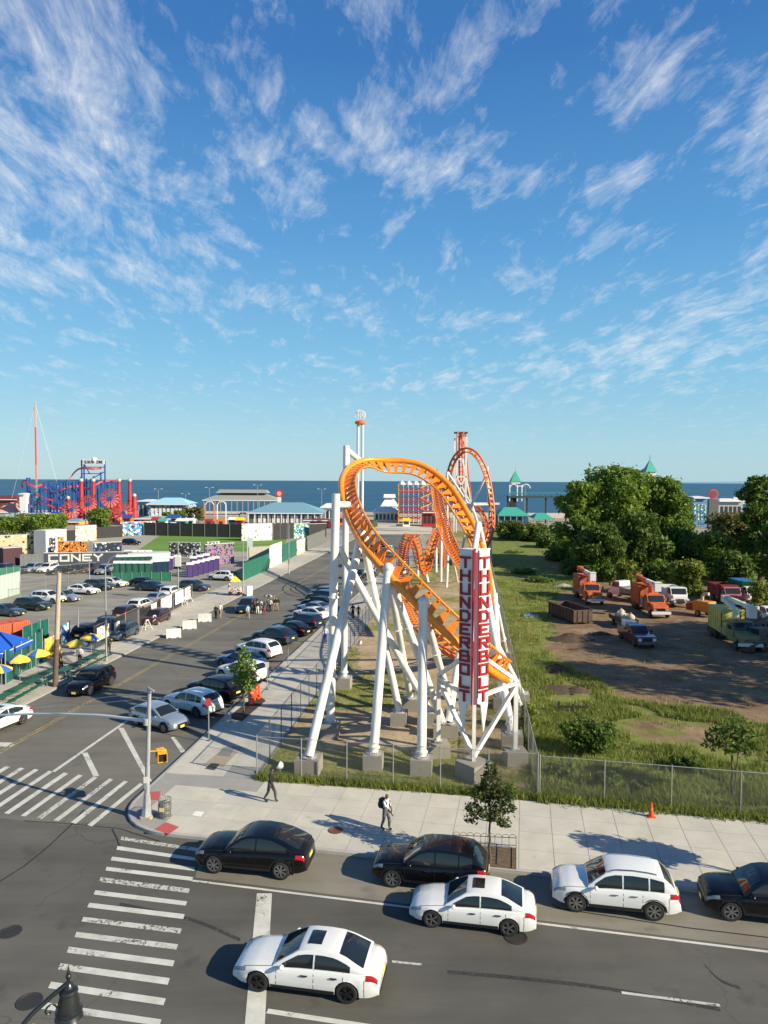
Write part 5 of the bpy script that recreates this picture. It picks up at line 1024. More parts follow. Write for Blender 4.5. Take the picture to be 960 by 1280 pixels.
g = 'people crossing the side street'
sp = [dict(loc=G(338, 1002, SZ), dir=U + N * -.1, stride=.55, label='person in black jacket and trousers striding along the sidewalk', mats=[BLK, DGR, SKIN_D, SHO, HAIRB], long=1, fingers=1, lean=.06),
      dict(loc=G(482, 1037, SZ), dir=U * .9 - N * .45, stride=.32, label='person in white shirt and grey trousers with backpack beside parked black crossover', mats=[WHT, cl('mid_grey', (.11, .11, .11)), SKIN_D, SHO, HAIRB], fingers=1, arms=(.5, .3)),
      dict(loc=G(407, 804, SZ), dir=-V, stride=.3, label='person in white top and blue trousers walking beside the parked cars', mats=[WHT, BLU, SKIN_L, SHO, HAIRB]), dict(loc=G(424, 812, SZ), dir=V, stride=.3, label='person in red clothes walking along the side street fence', mats=[RDC, RDC, SKIN_L, SHO, HAIRB]),
      dict(loc=G(441, 774, SZ), dir=V, stride=.3, label='person in black walking far along the side street sidewalk', mats=[BLK, BLK, SKIN_D, SHO, HAIRB], h=1.85), dict(loc=G(448, 773, SZ), dir=V, stride=.3, label='shorter person in dark clothes beside a taller one on the sidewalk', mats=[BLK, DGR, SKIN_L, SHO, HAIRN], h=1.6),
      dict(loc=G(270, 774), dir=V, stride=.2, label='person in black standing beside a man in white near white barriers', mats=[BLK, BLK, SKIN_L, SHO, HAIRB]), dict(loc=G(275, 773), dir=V, stride=.4, label='person in white shirt and shorts walking near white barriers', mats=[WHT, KHA, SKIN_L, SHOW, HAIRN], h=1.85),
      dict(loc=G(310, 774), dir=V * .8 - E_ * .5, stride=.5, label='person in pale blue walking ahead of the crowd', mats=[LBL, KHA, SKIN_L, SHOW, HAIRN])]
crowd = [(318, 766, 'person in dark red at the edge of the crowd', [RDC, BLK, SKIN_D, SHO, HAIRB]), (322, 768, 'person in black top and white skirt in the crowd', [BLK, WHT, SKIN_L, SHO, HAIRB]), (326, 767, 'person in white with red shoes in the crowd', [WHT, WHT, SKIN_D, cl('shoe_red', (.3, .02, .02)), HAIRB]), (330, 768, 'person in black with red trousers in the crowd', [BLK, RDC, SKIN_D, SHO, HAIRB]), (335, 764, 'person under the black umbrella in the crowd', [DGR, NVY, SKIN_L, SHO, HAIRB]),
         (338, 765, 'person in white shirt and dark trousers in the crowd', [WHT, BLK, SKIN_D, SHO, HAIRB]), (342, 764, 'person in navy shirt in the crowd', [NVY, KHA, SKIN_L, SHO, HAIRN]), (346, 764, 'person in khaki trousers at the far edge of the crowd', [BLK, KHA, SKIN_L, SHO, HAIRB]), (348, 763, 'person in grey at the far edge of the crowd', [DGR, DGR, SKIN_D, SHO, HAIRB])]
for k, (x, y, lb, m) in enumerate(crowd): sp.append(dict(loc=G(x, y), dir=Vector((math.cos(k * 2.1), math.sin(k * 2.1), 0)), stride=.2 + .1 * (k % 3), label=lb, mats=m, group=g, h=1.68 + .05 * (k % 4)))
more = [(76, 838, 'person in black standing behind the wooden pole', [BLK, BLK, SKIN_L, SHO, HAIRB]), (4, 848, 'person in black standing under the blue canopy', [BLK, BLK, SKIN_D, SHO, HAIRB]), (9, 846, 'person in dark clothes at the blue canopy leg', [NVY, BLK, SKIN_D, SHO, HAIRB]), (100, 832, 'person in white sitting side of the umbrella table', [WHT, DGR, SKIN_L, SHO, HAIRB]), (286, 742, 'person in white beside the yellow food cart', [WHT, BLK, SKIN_D, SHO, HAIRB]), (136, 818, 'person in black beside the lamp post', [BLK, BLK, SKIN_D, SHO, HAIRB])]
for k, (x, y, lb, m) in enumerate(more): sp.append(dict(loc=G(x, y, SZ), dir=Vector((math.cos(k * 1.7), math.sin(k * 1.7), 0)), stride=.15, label=lb, mats=m))
ppl = persons(sp)
bp = thing('backpack', 'black backpack carried by the person in white shirt', 'backpack', Vector(ppl[1].location) + Vector((0, 0, 1.02)), ppl[1].rotation_euler.z); BK = mat('backpack_black', (.012, .012, .014), .7)
def rbox(c, s, r, name, m, par): 
    bm = bmesh.new(); bmesh.ops.create_cube(bm, size=1); bmesh.ops.scale(bm, vec=s, verts=bm.verts); bmesh.ops.bevel(bm, geom=bm.edges[:], offset=r, segments=2, affect='EDGES', profile=.6); bmesh.ops.translate(bm, vec=c, verts=bm.verts)
    me = bpy.data.meshes.new(name); bm.to_mesh(me); bm.free(); me.materials.append(m); me.polygons.foreach_set('use_smooth', [True] * len(me.polygons)); me.set_sharp_from_angle(angle=R(45)); return link(name, me, par)
rbox((-.22, 0, .22), (.20, .32, .46), .05, 'bag', BK, bp); rbox((-.34, 0, .14), (.08, .26, .22), .03, 'pocket', BK, bp)
for s in (-1, 1): MB().tube([(-.12, s * .12, .42), (.02, s * .13, .47), (.15, s * .13, .36), (.14, s * .14, .12), (-.10, s * .14, .02)], .022, 6).build('strap', BK, bp, 50)
def parasol(loc, r, h, cols, label, name='parasol', group=None, n=8, cat='umbrella', rz=0, pole_m=None, sag=.28):
    o = thing(name, label, cat, loc, rz, group); MB().cyl((0, 0, 0), (0, 0, h + sag), .025, n=8).build('pole', pole_m or GALV, o)
    for k in range(n):
        a0, a1 = 2 * PI * k / n, 2 * PI * (k + 1) / n; am = (a0 + a1) / 2; ap = Vector((0, 0, h + sag)); p0 = Vector((math.cos(a0) * r, math.sin(a0) * r, h)); p1 = Vector((math.cos(a1) * r, math.sin(a1) * r, h)); m0, m1 = ap.lerp(p0, .55) + Vector((0, 0, .05)), ap.lerp(p1, .55) + Vector((0, 0, .05)); pm = Vector((math.cos(am) * r * .95, math.sin(am) * r * .95, h + .03)); dn = Vector((0, 0, -.13))
        MB()._add([ap, m0, m1, p0, pm, p1, p0 + dn, pm + dn, p1 + dn], [(0, 1, 2), (1, 3, 4, 2), (2, 4, 5), (3, 6, 7, 4), (4, 7, 8, 5)]).build('canopy_panel', cols[k % len(cols)], o)
    return o
UY, UB = mat('umbrella_yellow', rgb(226, 196, 78), .7), mat('umbrella_blue', rgb(52, 98, 172), .7)
parasol(G(334, 765) + Vector((.1, 0, 1.0)), .55, 1.05, [mat('umbrella_black', (.015, .015, .016), .6), mat('umbrella_grey', (.4, .4, .4), .6)], 'black and white umbrella held up in the crowd', 'hand_umbrella', sag=.22)

# ------------------------------------------------------------------ left side of the side street
WOOD = mat('pole_wood', (.42, .36, .27), .85, var=.25, vscale=4, noise_xyz=(6, 6, .5)); WOOD_D = mat('dark_pole_foot', (.13, .09, .06), .9, var=.3, vscale=3)
o = thing('utility_pole', 'weathered wooden utility pole beside the green picnic tables', 'utility pole', G(69, 858, SZ)); t = P(74, 716, o.location.y) - Vector(o.location)
MB().cyl((0, 0, 0), t * .42, .21, .19, 14).build('pole_foot', WOOD_D, o, 50); MB().cyl(t * .42, t, .19, .16, 14).build('pole_shaft', WOOD, o, 50)
def street_light(px, py, ytop, label, arm=(1.6, .8), z=SZ, group=None):
    o = thing('street_light', label, 'street light', G(px, py, z), 0, group); h = P(px, ytop, o.location.y).z - z; MB().lathe([(.16, 0), (.14, .3), (.09, .6), (.07, h * .8), (.06, h)], (0, 0, 0), 10).build('post', GALV, o, 50)
    if arm: MB().tube([(0, 0, h - .1), (arm[0] * .25, 0, h + arm[1] * .55), (arm[0] * .6, 0, h + arm[1] * .9), (arm[0], 0, h + arm[1])], .045, 7).build('arm', GALV, o, 60); rbox((arm[0] + .25, 0, h + arm[1]), (.6, .24, .14), .04, 'lamp_head', GALV, o)
    return o
street_light(133, 826, 708, 'curved arm street light beside the umbrella tables', (1.9, 1.3)); street_light(304, 738, 672, 'slim street light at the green hoarding corner', None); street_light(361, 717, 655, 'slim street light in front of the green hoarding', None)
o = street_light(223, 749, 676, 'slim post with a white box at the lot gate', None); MB().box((0, -.1, 5.2), (.8, .25, 1.3)).build('white_box', mat('box_white', (.6, .6, .56), .6), o)
for px, py, yt, lb in ((98, 800, 762, 'short lamp post inside the parking lot fence'), (112, 735, 698, 'lamp post beside the maroon car in the lot')): street_light(px, py, yt, lb, None)
# parasols and tables
for x, y, h, lb in ((25, 853, 2.15, 'beside the green tarp fence'), (48, 845, 2.15, 'beside the wooden pole'), (0, 866, 2.1, 'under the edge of the blue canopy'), (96, 830, 2.1, 'standing over the long green table'), (114, 822, 2.15, 'beside the curved arm street light')):
    parasol(G(x, y, SZ), .95, h - .28, [UY, UY, UY, UB], 'yellow and blue panelled parasol ' + lb, group='parasols over the picnic tables', rz=x * .3, sag=.42)
GT = mat('green_table_paint', (.015, .10, .055), .45); LEGM = mat('table_leg_steel', (.35, .35, .34), .45, .5)
dS = VL; rz = math.atan2(dS.y, dS.x)
proto = None
for k, (x, y) in enumerate(((5, 882), (22, 872), (40, 862), (56, 853), (84, 846), (99, 839), (112, 832), (124, 826))):
    c = G(x, y, SZ)
    if proto is None:
        proto = thing('picnic_table', '', 'picnic table', c, rz)
        for yy in (-.28, 0, .28): MB().box((0, yy, .75), (2.3, .26, .04)).build('top_plank', GT, proto)
        for yy in (-.72, .72): MB().box((0, yy, .45), (2.3, .28, .04)).build('bench', GT, proto)
        for xx in (-.8, .8):
            MB().tube([(xx, -.45, 0), (xx, -.3, .72), (xx, .3, .72), (xx, .45, 0)], .025, 6).build('leg', LEGM, proto); MB().tube([(xx, -.72, .43), (xx, .72, .43)], .022, 6).build('bench_support', LEGM, proto); MB().tube([(xx, -.8, 0), (xx, -.72, .43)], .022, 6).build('leg', LEGM, proto); MB().tube([(xx, .8, 0), (xx, .72, .43)], .022, 6).build('leg', LEGM, proto)
        q = proto
    else: q = copy_tree(proto); q.location = c
    q['label'] = 'long green picnic table in the row at the kerb'; q['group'] = 'green picnic tables along the kerb'
# blue canopy
o = thing('canopy_tent', 'blue canopy tent with white edge beside the picnic tables', 'canopy', G(-14, 846, SZ)); CB = mat('canopy_blue', rgb(30, 84, 186), .6, var=.1)
MB()._add([(-2.6, -2.4, 2.5), (2.4, -2.4, 2.5), (2.4, 2.6, 2.5), (-2.6, 2.6, 2.5), (-.1, .1, 4.1)], [(0, 1, 4), (1, 2, 4), (2, 3, 4), (3, 0, 4)]).build('canopy_roof', CB, o)
for a, b in (((-2.6, -2.4), (2.4, -2.4)), ((2.4, -2.4), (2.4, 2.6)), ((2.4, 2.6), (-2.6, 2.6)), ((-2.6, 2.6), (-2.6, -2.4))):
    MB().bar((*a, 2.35), (*b, 2.35), .02, .32).build('valance', CB, o); MB().bar((*a, 2.53), (*b, 2.53), .06).build('edge_trim', mat('trim_white', (.65, .66, .66), .6), o)
for x in (-2.5, 2.3):
    for y in (-2.3, 2.5): MB().cyl((x, y, 0), (x, y, 2.5), .035, n=8).build('leg', GALV, o)
# walls, tarps and hoardings given by the pixels of their foot and top
def wall_px(name, label, x0, y0, x1, y1, ytop, m, cat='wall', th=.2, cap=None, group=None, z=0, posts=0, post_m=None, panels=0):
    A, B = G(x0, y0, z), G(x1, y1, z); d = (B - A); L = d.length; h = P(x0, ytop, A.y).z - z; o = thing(name, label, cat, A, math.atan2(d.y, d.x), group)
    if panels:
        for k in range(panels): w = L / panels; MB().box(((k + .5) * w, 0, h / 2), (w - .04, th, h)).build('panel', m[k % len(m)] if isinstance(m, list) else m, o)
    else: MB().box((L / 2, 0, h / 2), (L, th, h)).build('panel', m, o)
    if cap: MB().box((L / 2, 0, h + .06), (L + .1, th + .1, .12)).build('coping', cap, o)
    for k in range(posts + 1 if posts else 0): MB().cyl((L * k / posts, -th / 2 - .05, 0), (L * k / posts, -th / 2 - .05, h + .15), .05, n=6).build('post', post_m or GALV, o)
    return o, L, h
def graffiti(name, base, cols, scale=1.2, dens=.5):
    m = bpy.data.materials.new(name); m.use_nodes = True; nt = m.node_tree; b = nt.nodes['Principled BSDF']; tc = nn(nt, 'ShaderNodeTexCoord'); w = nn(nt, 'ShaderNodeTexNoise', i_Scale=scale * .8, i_Detail=3.); nt.links.new(tc.outputs['Object'], w.inputs[0])
    va = nn(nt, 'ShaderNodeVectorMath', operation='MULTIPLY_ADD'); nt.links.new(w.outputs['Color'], va.inputs[0]); va.inputs[1].default_value = (1.0, 1.0, 1.0); scale = scale * 2.2; nt.links.new(tc.outputs['Object'], va.inputs[2]); c = base
    for k, cc in enumerate(cols):
        mp = nn(nt, 'ShaderNodeMapping'); mp.inputs['Location'].default_value = (k * 7.3, k * 3.1, k * 5.7); nt.links.new(va.outputs[0], mp.inputs[0]); v = nn(nt, 'ShaderNodeTexVoronoi', i_Scale=scale); nt.links.new(mp.outputs[0], v.inputs[0]); sp = nn(nt, 'ShaderNodeSeparateColor'); nt.links.new(v.outputs['Color'], sp.inputs[0])
        f = math_n(nt, 'MULTIPLY', math_n(nt, 'GREATER_THAN', sp.outputs[0], 1 - dens), math_n(nt, 'LESS_THAN', v.outputs['Distance'], .48)); c = mixc(nt, f, c, cc)
    nt.links.new(c, b.inputs['Base Color']); b.inputs['Roughness'].default_value = .8; return m
GRN_H = mat('green_hoarding', (.012, .13, .085), .6, var=.2, vscale=1.5, noise_xyz=(3, 3, .3)); DKW = mat('dark_wall', (.025, .027, .028), .8, var=.3); CAPW = mat('pale_coping', (.5, .5, .48), .8); OFFW = mat('off_white_wall', (.6, .6, .56), .8, var=.12); TARP = mat('green_tarp', (.01, .11, .09), .45, var=.35, vscale=1.2); SCREEN = mat('green_screen_cloth', (.02, .14, .09), .7, var=.2)
mural = 'mural walls of the art yard'
M1 = graffiti('graffiti_orange', rgb(214, 128, 50), [rgb(60, 25, 20), rgb(240, 190, 120), rgb(30, 20, 20)], .9, .45); M2 = graffiti('graffiti_dark', rgb(25, 35, 50), [rgb(210, 215, 220), rgb(50, 90, 130)], .9, .35); M3 = graffiti('graffiti_mono', rgb(40, 42, 44), [rgb(220, 222, 222), rgb(120, 120, 122)], 1.0, .45); M4 = graffiti('graffiti_pink', rgb(120, 120, 122), [rgb(60, 50, 140), rgb(180, 80, 130), rgb(20, 20, 30)], 1.0, .45)
M5 = graffiti('graffiti_white', rgb(222, 220, 205), [rgb(220, 120, 90), rgb(120, 150, 110), rgb(230, 200, 90)], .7, .25); M6 = graffiti('graffiti_blue', rgb(70, 130, 180), [rgb(240, 190, 60), rgb(230, 235, 235), rgb(30, 50, 80)], .6, .45); M7 = graffiti('graffiti_teal', rgb(40, 140, 130), [rgb(210, 200, 110), rgb(230, 235, 235), rgb(40, 60, 140)], .7, .45); M8 = graffiti('graffiti_tan', rgb(176, 165, 130), [rgb(60, 60, 50), rgb(205, 200, 170)], .8, .3); M9 = graffiti('sketch_white', rgb(228, 228, 222), [rgb(150, 140, 120), rgb(200, 195, 185)], .6, .3)
for lb, a in (('orange mural wall with dark red lettering shapes', (73, 694, 108, 694, 677, M1)), ('dark blue mural wall with white shapes', (117, 700, 152, 698, 679, M2)), ('black and white mural wall beside the turf', (212, 695, 250, 696, 678, M3)), ('pink and blue graffiti wall behind the purple toilets', (256, 707, 292, 704, 681, M4)), ('white wall with sparse coloured drawings', (94, 677, 120, 675, 658, M5)),
          ('blue mural wall with yellow lettering shapes', (153, 670, 194, 668, 653, M6)), ('white arched mural wall with pale sketches', (302, 676, 340, 675, 655, M9)), ('teal mural wall with round shapes', (367, 673, 386, 671, 655, M7)), ('tan mural wall with dark shapes', (-6, 694, 50, 691, 670, M8)), ('dark mural panel between turf and white wall', (258, 692, 274, 691, 678, M3))):
    wall_px('mural_wall', lb, *a, cat='mural', th=.4, cap=CAPW, group=mural)
o, L, h = wall_px('gallery_hut', 'white box hut with open doorways and painted panels', 50, 693, 76, 690, 663, OFFW, 'hut', th=3.5)
for k, m in enumerate((M3, M1)): MB().box((L * (.3 + .4 * k), -1.78, h * .38), (L * .3, .08, h * .62)).build('doorway_panel', m, o)
o, L, h = wall_px('lettered_wall', 'dark blue grey wall with large white capital letters behind parked cars', 55, 706, 165, 704, 691.5, mat('slate_wall', (.05, .065, .09), .8, var=.2), 'wall', th=.3, cap=CAPW)
for k, ch in enumerate('CONEY'): letter(ch, Vector((1.0 + k * 2.05, -.17, h * .32)), Vector((1, 0, 0)), 1.45, h * .5, .34, Vector((0, -1, 0)), OFFW, o, .05)
wall_px('slat_wall', 'grey boarded wall behind the lot cars', 25, 707, 54, 706, 693, mat('grey_boards', (.16, .17, .17), .8, var=.2), 'wall', panels=6); wall_px('dark_hut', 'dark maroon box hut at the lot edge', 0, 707, 24, 705, 685, mat('hut_maroon', (.05, .015, .025), .7), 'hut', th=3, cap=CAPW)
wall_px('screen_fence', 'bright green screened fence in front of parked cars', -10, 735, 25, 731, 711, SCREEN, 'fence', .06, posts=4); wall_px('screen_fence', 'pale corrugated fence at the lot side', -10, 752, 25, 742, 722, mat('pale_corrugated', (.42, .5, .45), .6, var=.15, vscale=3, noise_xyz=(5, 5, .1)), 'fence', .06, panels=7)
chain_fence('chain_link_fence', 'chain link fence across the parking lot between car rows', [G(25, 733), G(112, 724)], 2.6, 5, .16, .012, GALV); chain_fence('chain_link_fence', 'slanting chain link fence beside the white coupe in the lot', [G(25, 748), G(112, 728)], 2.2, 6, .16, .014, GALV)
wall_px('black_fence', 'long black fence behind the artificial turf', 180, 669, 303, 672, 653, DKW, 'fence', .1, posts=8); wall_px('black_fence', 'black fence between the arched mural and teal mural', 341, 675, 367, 673, 655, DKW, 'fence', .1, posts=3); wall_px('black_fence', 'black fence beside the teal mural', 387, 672, 408, 671, 655, DKW, 'fence', .1, cap=CAPW); wall_px('black_fence', 'curved black fence behind the white sketched wall', 120, 673, 153, 671, 659, DKW, 'fence', .1); wall_px('black_fence', 'black fence behind the gallery hut', 76, 684, 94, 682, 664, DKW, 'fence', .1)
wall_px('hoarding', 'green street hoarding along the far sidewalk', 304, 727, 336, 712, 704, GRN_H, 'hoarding', .12, panels=6); wall_px('mural_board', 'white mural board with arch drawing on the street hoarding', 337, 711, 352, 704, 682, M9, 'mural', .12); wall_px('hoarding', 'green street hoarding beyond the white mural board', 353, 703.5, 370, 695, 681, GRN_H, 'hoarding', .12, panels=3); wall_px('mural_board', 'tan and white mural board on the street hoarding', 371, 694.5, 381, 690, 676, M5, 'mural', .12); wall_px('hoarding', 'grey boarded hoarding at the street end', 382, 689.5, 406, 678, 671, mat('grey_hoarding', (.14, .15, .14), .8, var=.25), 'hoarding', .12, panels=4)
wall_px('hoarding', 'green hoarding end facing the white utility car', 278, 722, 304, 727, 712, GRN_H, 'hoarding', .12, panels=4); wall_px('concrete_wall', 'bare concrete wall beside the pink graffiti wall', 311, 706, 336, 704, 684, mat('bare_concrete', (.36, .34, .29), .9, var=.2), 'wall', .3); wall_px('notice_sign', 'pale green upright notice sign above the concrete wall', 309, 702, 316, 702, 672, mat('pale_notice', (.5, .6, .55), .6), 'sign', .15)
wall_px('tarp_fence', 'green tarp fence behind the parasols', 6, 858, 52, 826, 815, TARP, 'fence', .05, posts=5); wall_px('tarp_fence', 'dark green tarp fence behind the orange container', 28, 812, 60, 800, 784, TARP, 'fence', .05, posts=3); wall_px('banner', 'yellow banner with red print on the lot fence', 55, 825, 75, 814, 800, graffiti('yellow_banner', rgb(238, 196, 46), [rgb(206, 60, 40), rgb(250, 225, 120)], 1.6, .3), 'banner', .05, posts=2); wall_px('banner', 'blue and white banner on the lot fence', 76, 806, 86, 800, 783, graffiti('blue_banner', rgb(60, 140, 200), [rgb(235, 238, 240)], .9, .5), 'banner', .05, posts=1)
o, L, h = wall_px('cargo_container', 'orange red corrugated cargo container behind the blue canopy', -14, 812, 28, 803, 781, mat('container_orange', rgb(196, 92, 60), .6, var=.15), 'container', 2.4)
for k in range(16): MB().box((L * (k + .5) / 16, -1.22, h / 2), (.10, .06, h * .9)).build('rib', mat('container_orange'), o)
# banner fence along the sidewalk
fb0, fb1 = G(118, 812, SZ), G(240, 751, SZ); chain_fence('chain_link_fence', 'chain link fence hung with banners beside the left sidewalk', [fb0, fb1], 2.3, 3.4, .14, .055, GALV, wire_m=mat('dark_mesh', (.03, .03, .03), .8))
dB = (fb1 - fb0).normalized(); LB_ = (fb1 - fb0).length; nB = Vector((dB.y, -dB.x, 0))
BAN = [mat('banner_white', (.62, .62, .6), .7), graffiti('banner_print', rgb(226, 226, 222), [rgb(90, 90, 95), rgb(190, 60, 50)], 2.2, .3), mat('banner_dark', (.04, .045, .05), .8)]
for k, (t, w, hh, m, lb) in enumerate(((.06, 2.6, 1.3, 1, 'white printed banner nearest the parasols on the lot fence'), (.17, 1.2, .8, 0, 'small white notice on the lot fence'), (.30, 3.4, 1.5, 2, 'dark banner on the lot fence behind the slate blue car'), (.52, 1.6, 1.3, 0, 'white banner on the lot fence above the maroon car'), (.66, 3.6, 1.6, 1, 'long white printed banner on the lot fence by the trestles'), (.82, 3.0, 1.6, 0, 'white banner board on the lot fence near the gate'), (.93, 2.2, 1.6, 1, 'printed white banner at the gate end of the lot fence'))):
    c = fb0 + dB * (LB_ * t) + nB * .08; o = thing('banner', lb, 'banner', c, math.atan2(dB.y, dB.x)); MB().box((0, 0, 1.35), (w, .03, hh)).build('cloth', BAN[m], o)
    for s in (-1, 1): MB().box((s * w * .49, 0, 1.35), (.05, .045, hh)).build('hem', BAN[0], o)
# jersey barriers and trestles
JW = mat('barrier_white', (.62, .62, .58), .75, var=.2, vscale=3)
for k, (x, y, lb) in enumerate(((217, 797, 'white road barrier nearest the maroon car'), (237, 786, 'white road barrier between two others'), (256, 777, 'white road barrier nearest the walking pair'))):
    o = thing('jersey_barrier', lb, 'barrier', G(x, y), R(20) - k * .1, 'white road barriers')
    Mj = Matrix(((0, 0, 1), (1, 0, 0), (0, 1, 0))); MB().prism([(-.28, 0), (.28, 0), (.26, .18), (.11, .4), (.09, .95), (-.09, .95), (-.11, .4), (-.26, .18)], -.75, .75, Mj).build('barrier_body', JW, o)
    for s in (-1, 1): MB().box((s * .4, 0, .03), (.3, .6, .07)).build('foot_slot', DKW, o)
for k, (x, y, lb) in enumerate(((184, 787, 'white A frame trestle in front of the maroon car'), (193, 781, 'white A frame trestle beside the maroon car'), (229, 757, 'white A frame trestle at the gate end of banners'), (236, 753, 'white A frame trestle nearest the lot gate'))):
    o = thing('trestle', lb, 'trestle', G(x, y, SZ), R(60), 'white trestles')
    for s in (-1, 1):
        MB().bar((s * .5, -.3, 0), (s * .12, 0, 1.1), .07).build('leg', JW, o); MB().bar((s * .5, .3, 0), (s * .12, 0, 1.1), .07).build('leg', JW, o)
    MB().bar((-.34, -.15, .5), (.34, -.15, .5), .14, .04).build('board', JW, o); MB().bar((-.2, 0, 1.05), (.2, 0, 1.05), .10).build('top_board', JW, o)
# portable toilets
def toilet(kind):
    o = thing('portable_toilet', '', 'toilet', (0, 0, 0)); c = mat('toilet_' + kind, {'green': (.015, .07, .05), 'purple': (.06, .035, .14), 'navy': (.012, .03, .06)}[kind], .5); MB().box((0, 0, 1.05), (1.1, 1.1, 2.1)).build('cabin', c, o); MB().box((0, -.56, 1.0), (.7, .04, 1.8)).build('door', mat('toilet_door_' + kind, tuple(1.6 * x for x in {'green': (.015, .07, .05), 'purple': (.06, .035, .14), 'navy': (.012, .03, .06)}[kind]), .5), o)
    Mj = Matrix(((0, 0, 1), (1, 0, 0), (0, 1, 0))); MB().prism([(-.6, 0), (.6, 0), (.6, .12), (.45, .3), (0, .42), (-.45, .3), (-.6, .12)], -.6, .6, Mj, (0, 0, 2.1)).build('roof', mat('toilet_roof', (.66, .67, .68), .5), o); return o
tk = {}
def toilets(x0, y0, x1, y1, n, kind, label, row=0):
    for k in range(n):
        t = k / max(1, n - 1); c = G(x0, y0).lerp(G(x1, y1), t)
        if kind not in tk: tk[kind] = q = toilet(kind)
        else: q = copy_tree(tk[kind])
        q.location = c; q['label'] = label; q['group'] = label; q.rotation_euler = (0, 0, .12)
toilets(147, 719, 186, 719, 6, 'green', 'green portable toilet with white roof in the row'); toilets(150, 710, 186, 709, 6, 'green', 'green portable toilet with white roof in the rear row'); toilets(160, 703, 186, 703, 4, 'green', 'green portable toilet with white roof in the hindmost row'); toilets(193, 717, 207, 716, 3, 'navy', 'navy portable toilet with white roof'); toilets(212, 712, 222, 710, 2, 'purple', 'purple portable toilet beside the navy ones'); toilets(238, 721, 270, 712, 6, 'purple', 'purple portable toilet in the slanting row'); toilets(242, 712, 258, 708, 3, 'purple', 'purple portable toilet behind the slanting row')
o, L, h = wall_px('screen_fence', 'dark green screened fence around the toilets', 140, 727, 214, 726, 716, SCREEN, 'fence', .06, posts=6)
wall_px('service_trailer', 'long white service trailer with pale blue side behind the toilets', 160, 706, 212, 704, 692, mat('trailer_pale', (.45, .6, .62), .5), 'trailer', 2.4, cap=CAPW)
# food cart and boards
o = thing('food_cart', 'small food cart with yellow top beside the hoarding', 'food cart', G(294, 744, SZ)); YC = mat('cart_yellow', rgb(240, 205, 60), .6)
MB().box((0, 0, .75), (1.7, .9, .9)).build('cart_body', graffiti('cart_print', rgb(200, 196, 190), [rgb(190, 50, 40), rgb(60, 60, 62)], 2.5, .3), o); MB()._add([(-.7, -.5, 2.0), (.7, -.5, 2.0), (.7, .5, 2.0), (-.7, .5, 2.0), (0, 0, 2.8)], [(0, 1, 4), (1, 2, 4), (2, 3, 4), (3, 0, 4), (3, 2, 1, 0)]).build('cart_top', YC, o)
for x in (-.6, .6): MB().cyl((x, -.4, 1.2), (x, -.4, 2.0), .03, n=6).build('post', GALV, o); MB().cyl((x, -.5, .3), (x, .5, .3), .28, n=12).build('wheel', TYRE, o)
wall_px('sandwich_board', 'white sandwich board beside the food cart', 308, 745, 315, 744, 733, mat('board_pale', (.55, .6, .56), .6), 'sign', .3)
# hedge trees and shrubs at the far edge of the lots
for k, (x, y, w, hh, m, lb) in enumerate(((12, 690, 9, 6.5, LEAF, 'round green tree at the edge of the art yard'), (30, 688, 9, 7, LEAF_R, 'olive tree beside a round green tree at the art yard'), (52, 690, 10, 7.5, LEAF, 'leafy green tree behind the gallery hut'), (72, 688, 8, 7, LEAF, 'leafy green tree beside the gallery hut roof'), (125, 682, 8.5, 8, LEAF, 'bushy green tree between the red towers'))):
    c = G(x, y - 14); tree('yard_tree', lb, (c.x, c.y, 0), blob_clumps(w, w * .8, hh, hh * .3, 7, w * .26, 40 + k), 2600, .34, m, .2)
# ------------------------------------------------------------------ amusement park by the sea
PB = mat('park_blue', rgb(44, 76, 150), .5, var=.15); PR = mat('park_red', rgb(170, 44, 48), .6, var=.2); PRK = mat('track_pink_red', rgb(205, 70, 88), .5); GOLD = mat('ball_gold', (.65, .6, .45), .3, .5); PY = mat('park_yellow', rgb(240, 196, 40), .5); PW = mat('park_white', (.68, .68, .66), .6); PO = mat('park_orange', rgb(226, 110, 40), .5); TEAL = mat('teal_roof', rgb(62, 158, 140), .6, var=.12); GREYR = mat('grey_roof', (.28, .29, .27), .7, var=.15); SLATR = mat('blue_grey_roof', rgb(112, 150, 168), .6, var=.12)
Yb = 300.
def gz(px, Y): return Vector((P(px, 640, Y).x, Y, 0))
sc = thing('park_coaster', 'blue steel park coaster with pink red track behind the red towers', 'roller coaster', gz(95, Yb)); so_ = Vector(sc.location)
def up_px(px, py, Y): return P(px, py, Y) - so_
for x, yt, dY in ((33.5, 597, 0), (37, 597, 0), (38, 606, 6), (50, 610, 4), (55, 603, -4), (60, 601, 0), (62, 603, 5), (67, 604, 2), (71, 603, -3), (75, 601, 0), (79, 603, 6), (82, 601, 1), (86, 602, -3), (90, 602, 4), (95, 601, 0), (98, 600, 5), (101, 596, -2), (102, 575, 0), (105, 580, 6), (108, 598, 2), (113, 600, 4), (117, 595, 0), (122, 600, 6), (126, 590, 2), (131, 576, 0), (134, 603, 5), (140, 601, 2), (145, 600, 4)):
    t = up_px(x, yt, Yb + dY); MB().bar(t, (t.x, t.y, 0), .46).build('column', PB, sc)
rg_ = np.random.default_rng(5)
for k in range(34):
    x = float(rg_.uniform(34, 148)); yt = float(rg_.uniform(602, 632)); t = up_px(x, yt, Yb + float(rg_.uniform(-8, 12))); MB().bar(t, (t.x, t.y, 0), .36).build('column', PB, sc)
    if k % 2: q = up_px(x + float(rg_.uniform(5, 12)), float(rg_.uniform(610, 640)), t.y + so_.y); MB().bar(t, q, .26).build('brace', PB if k % 4 else PRK, sc)
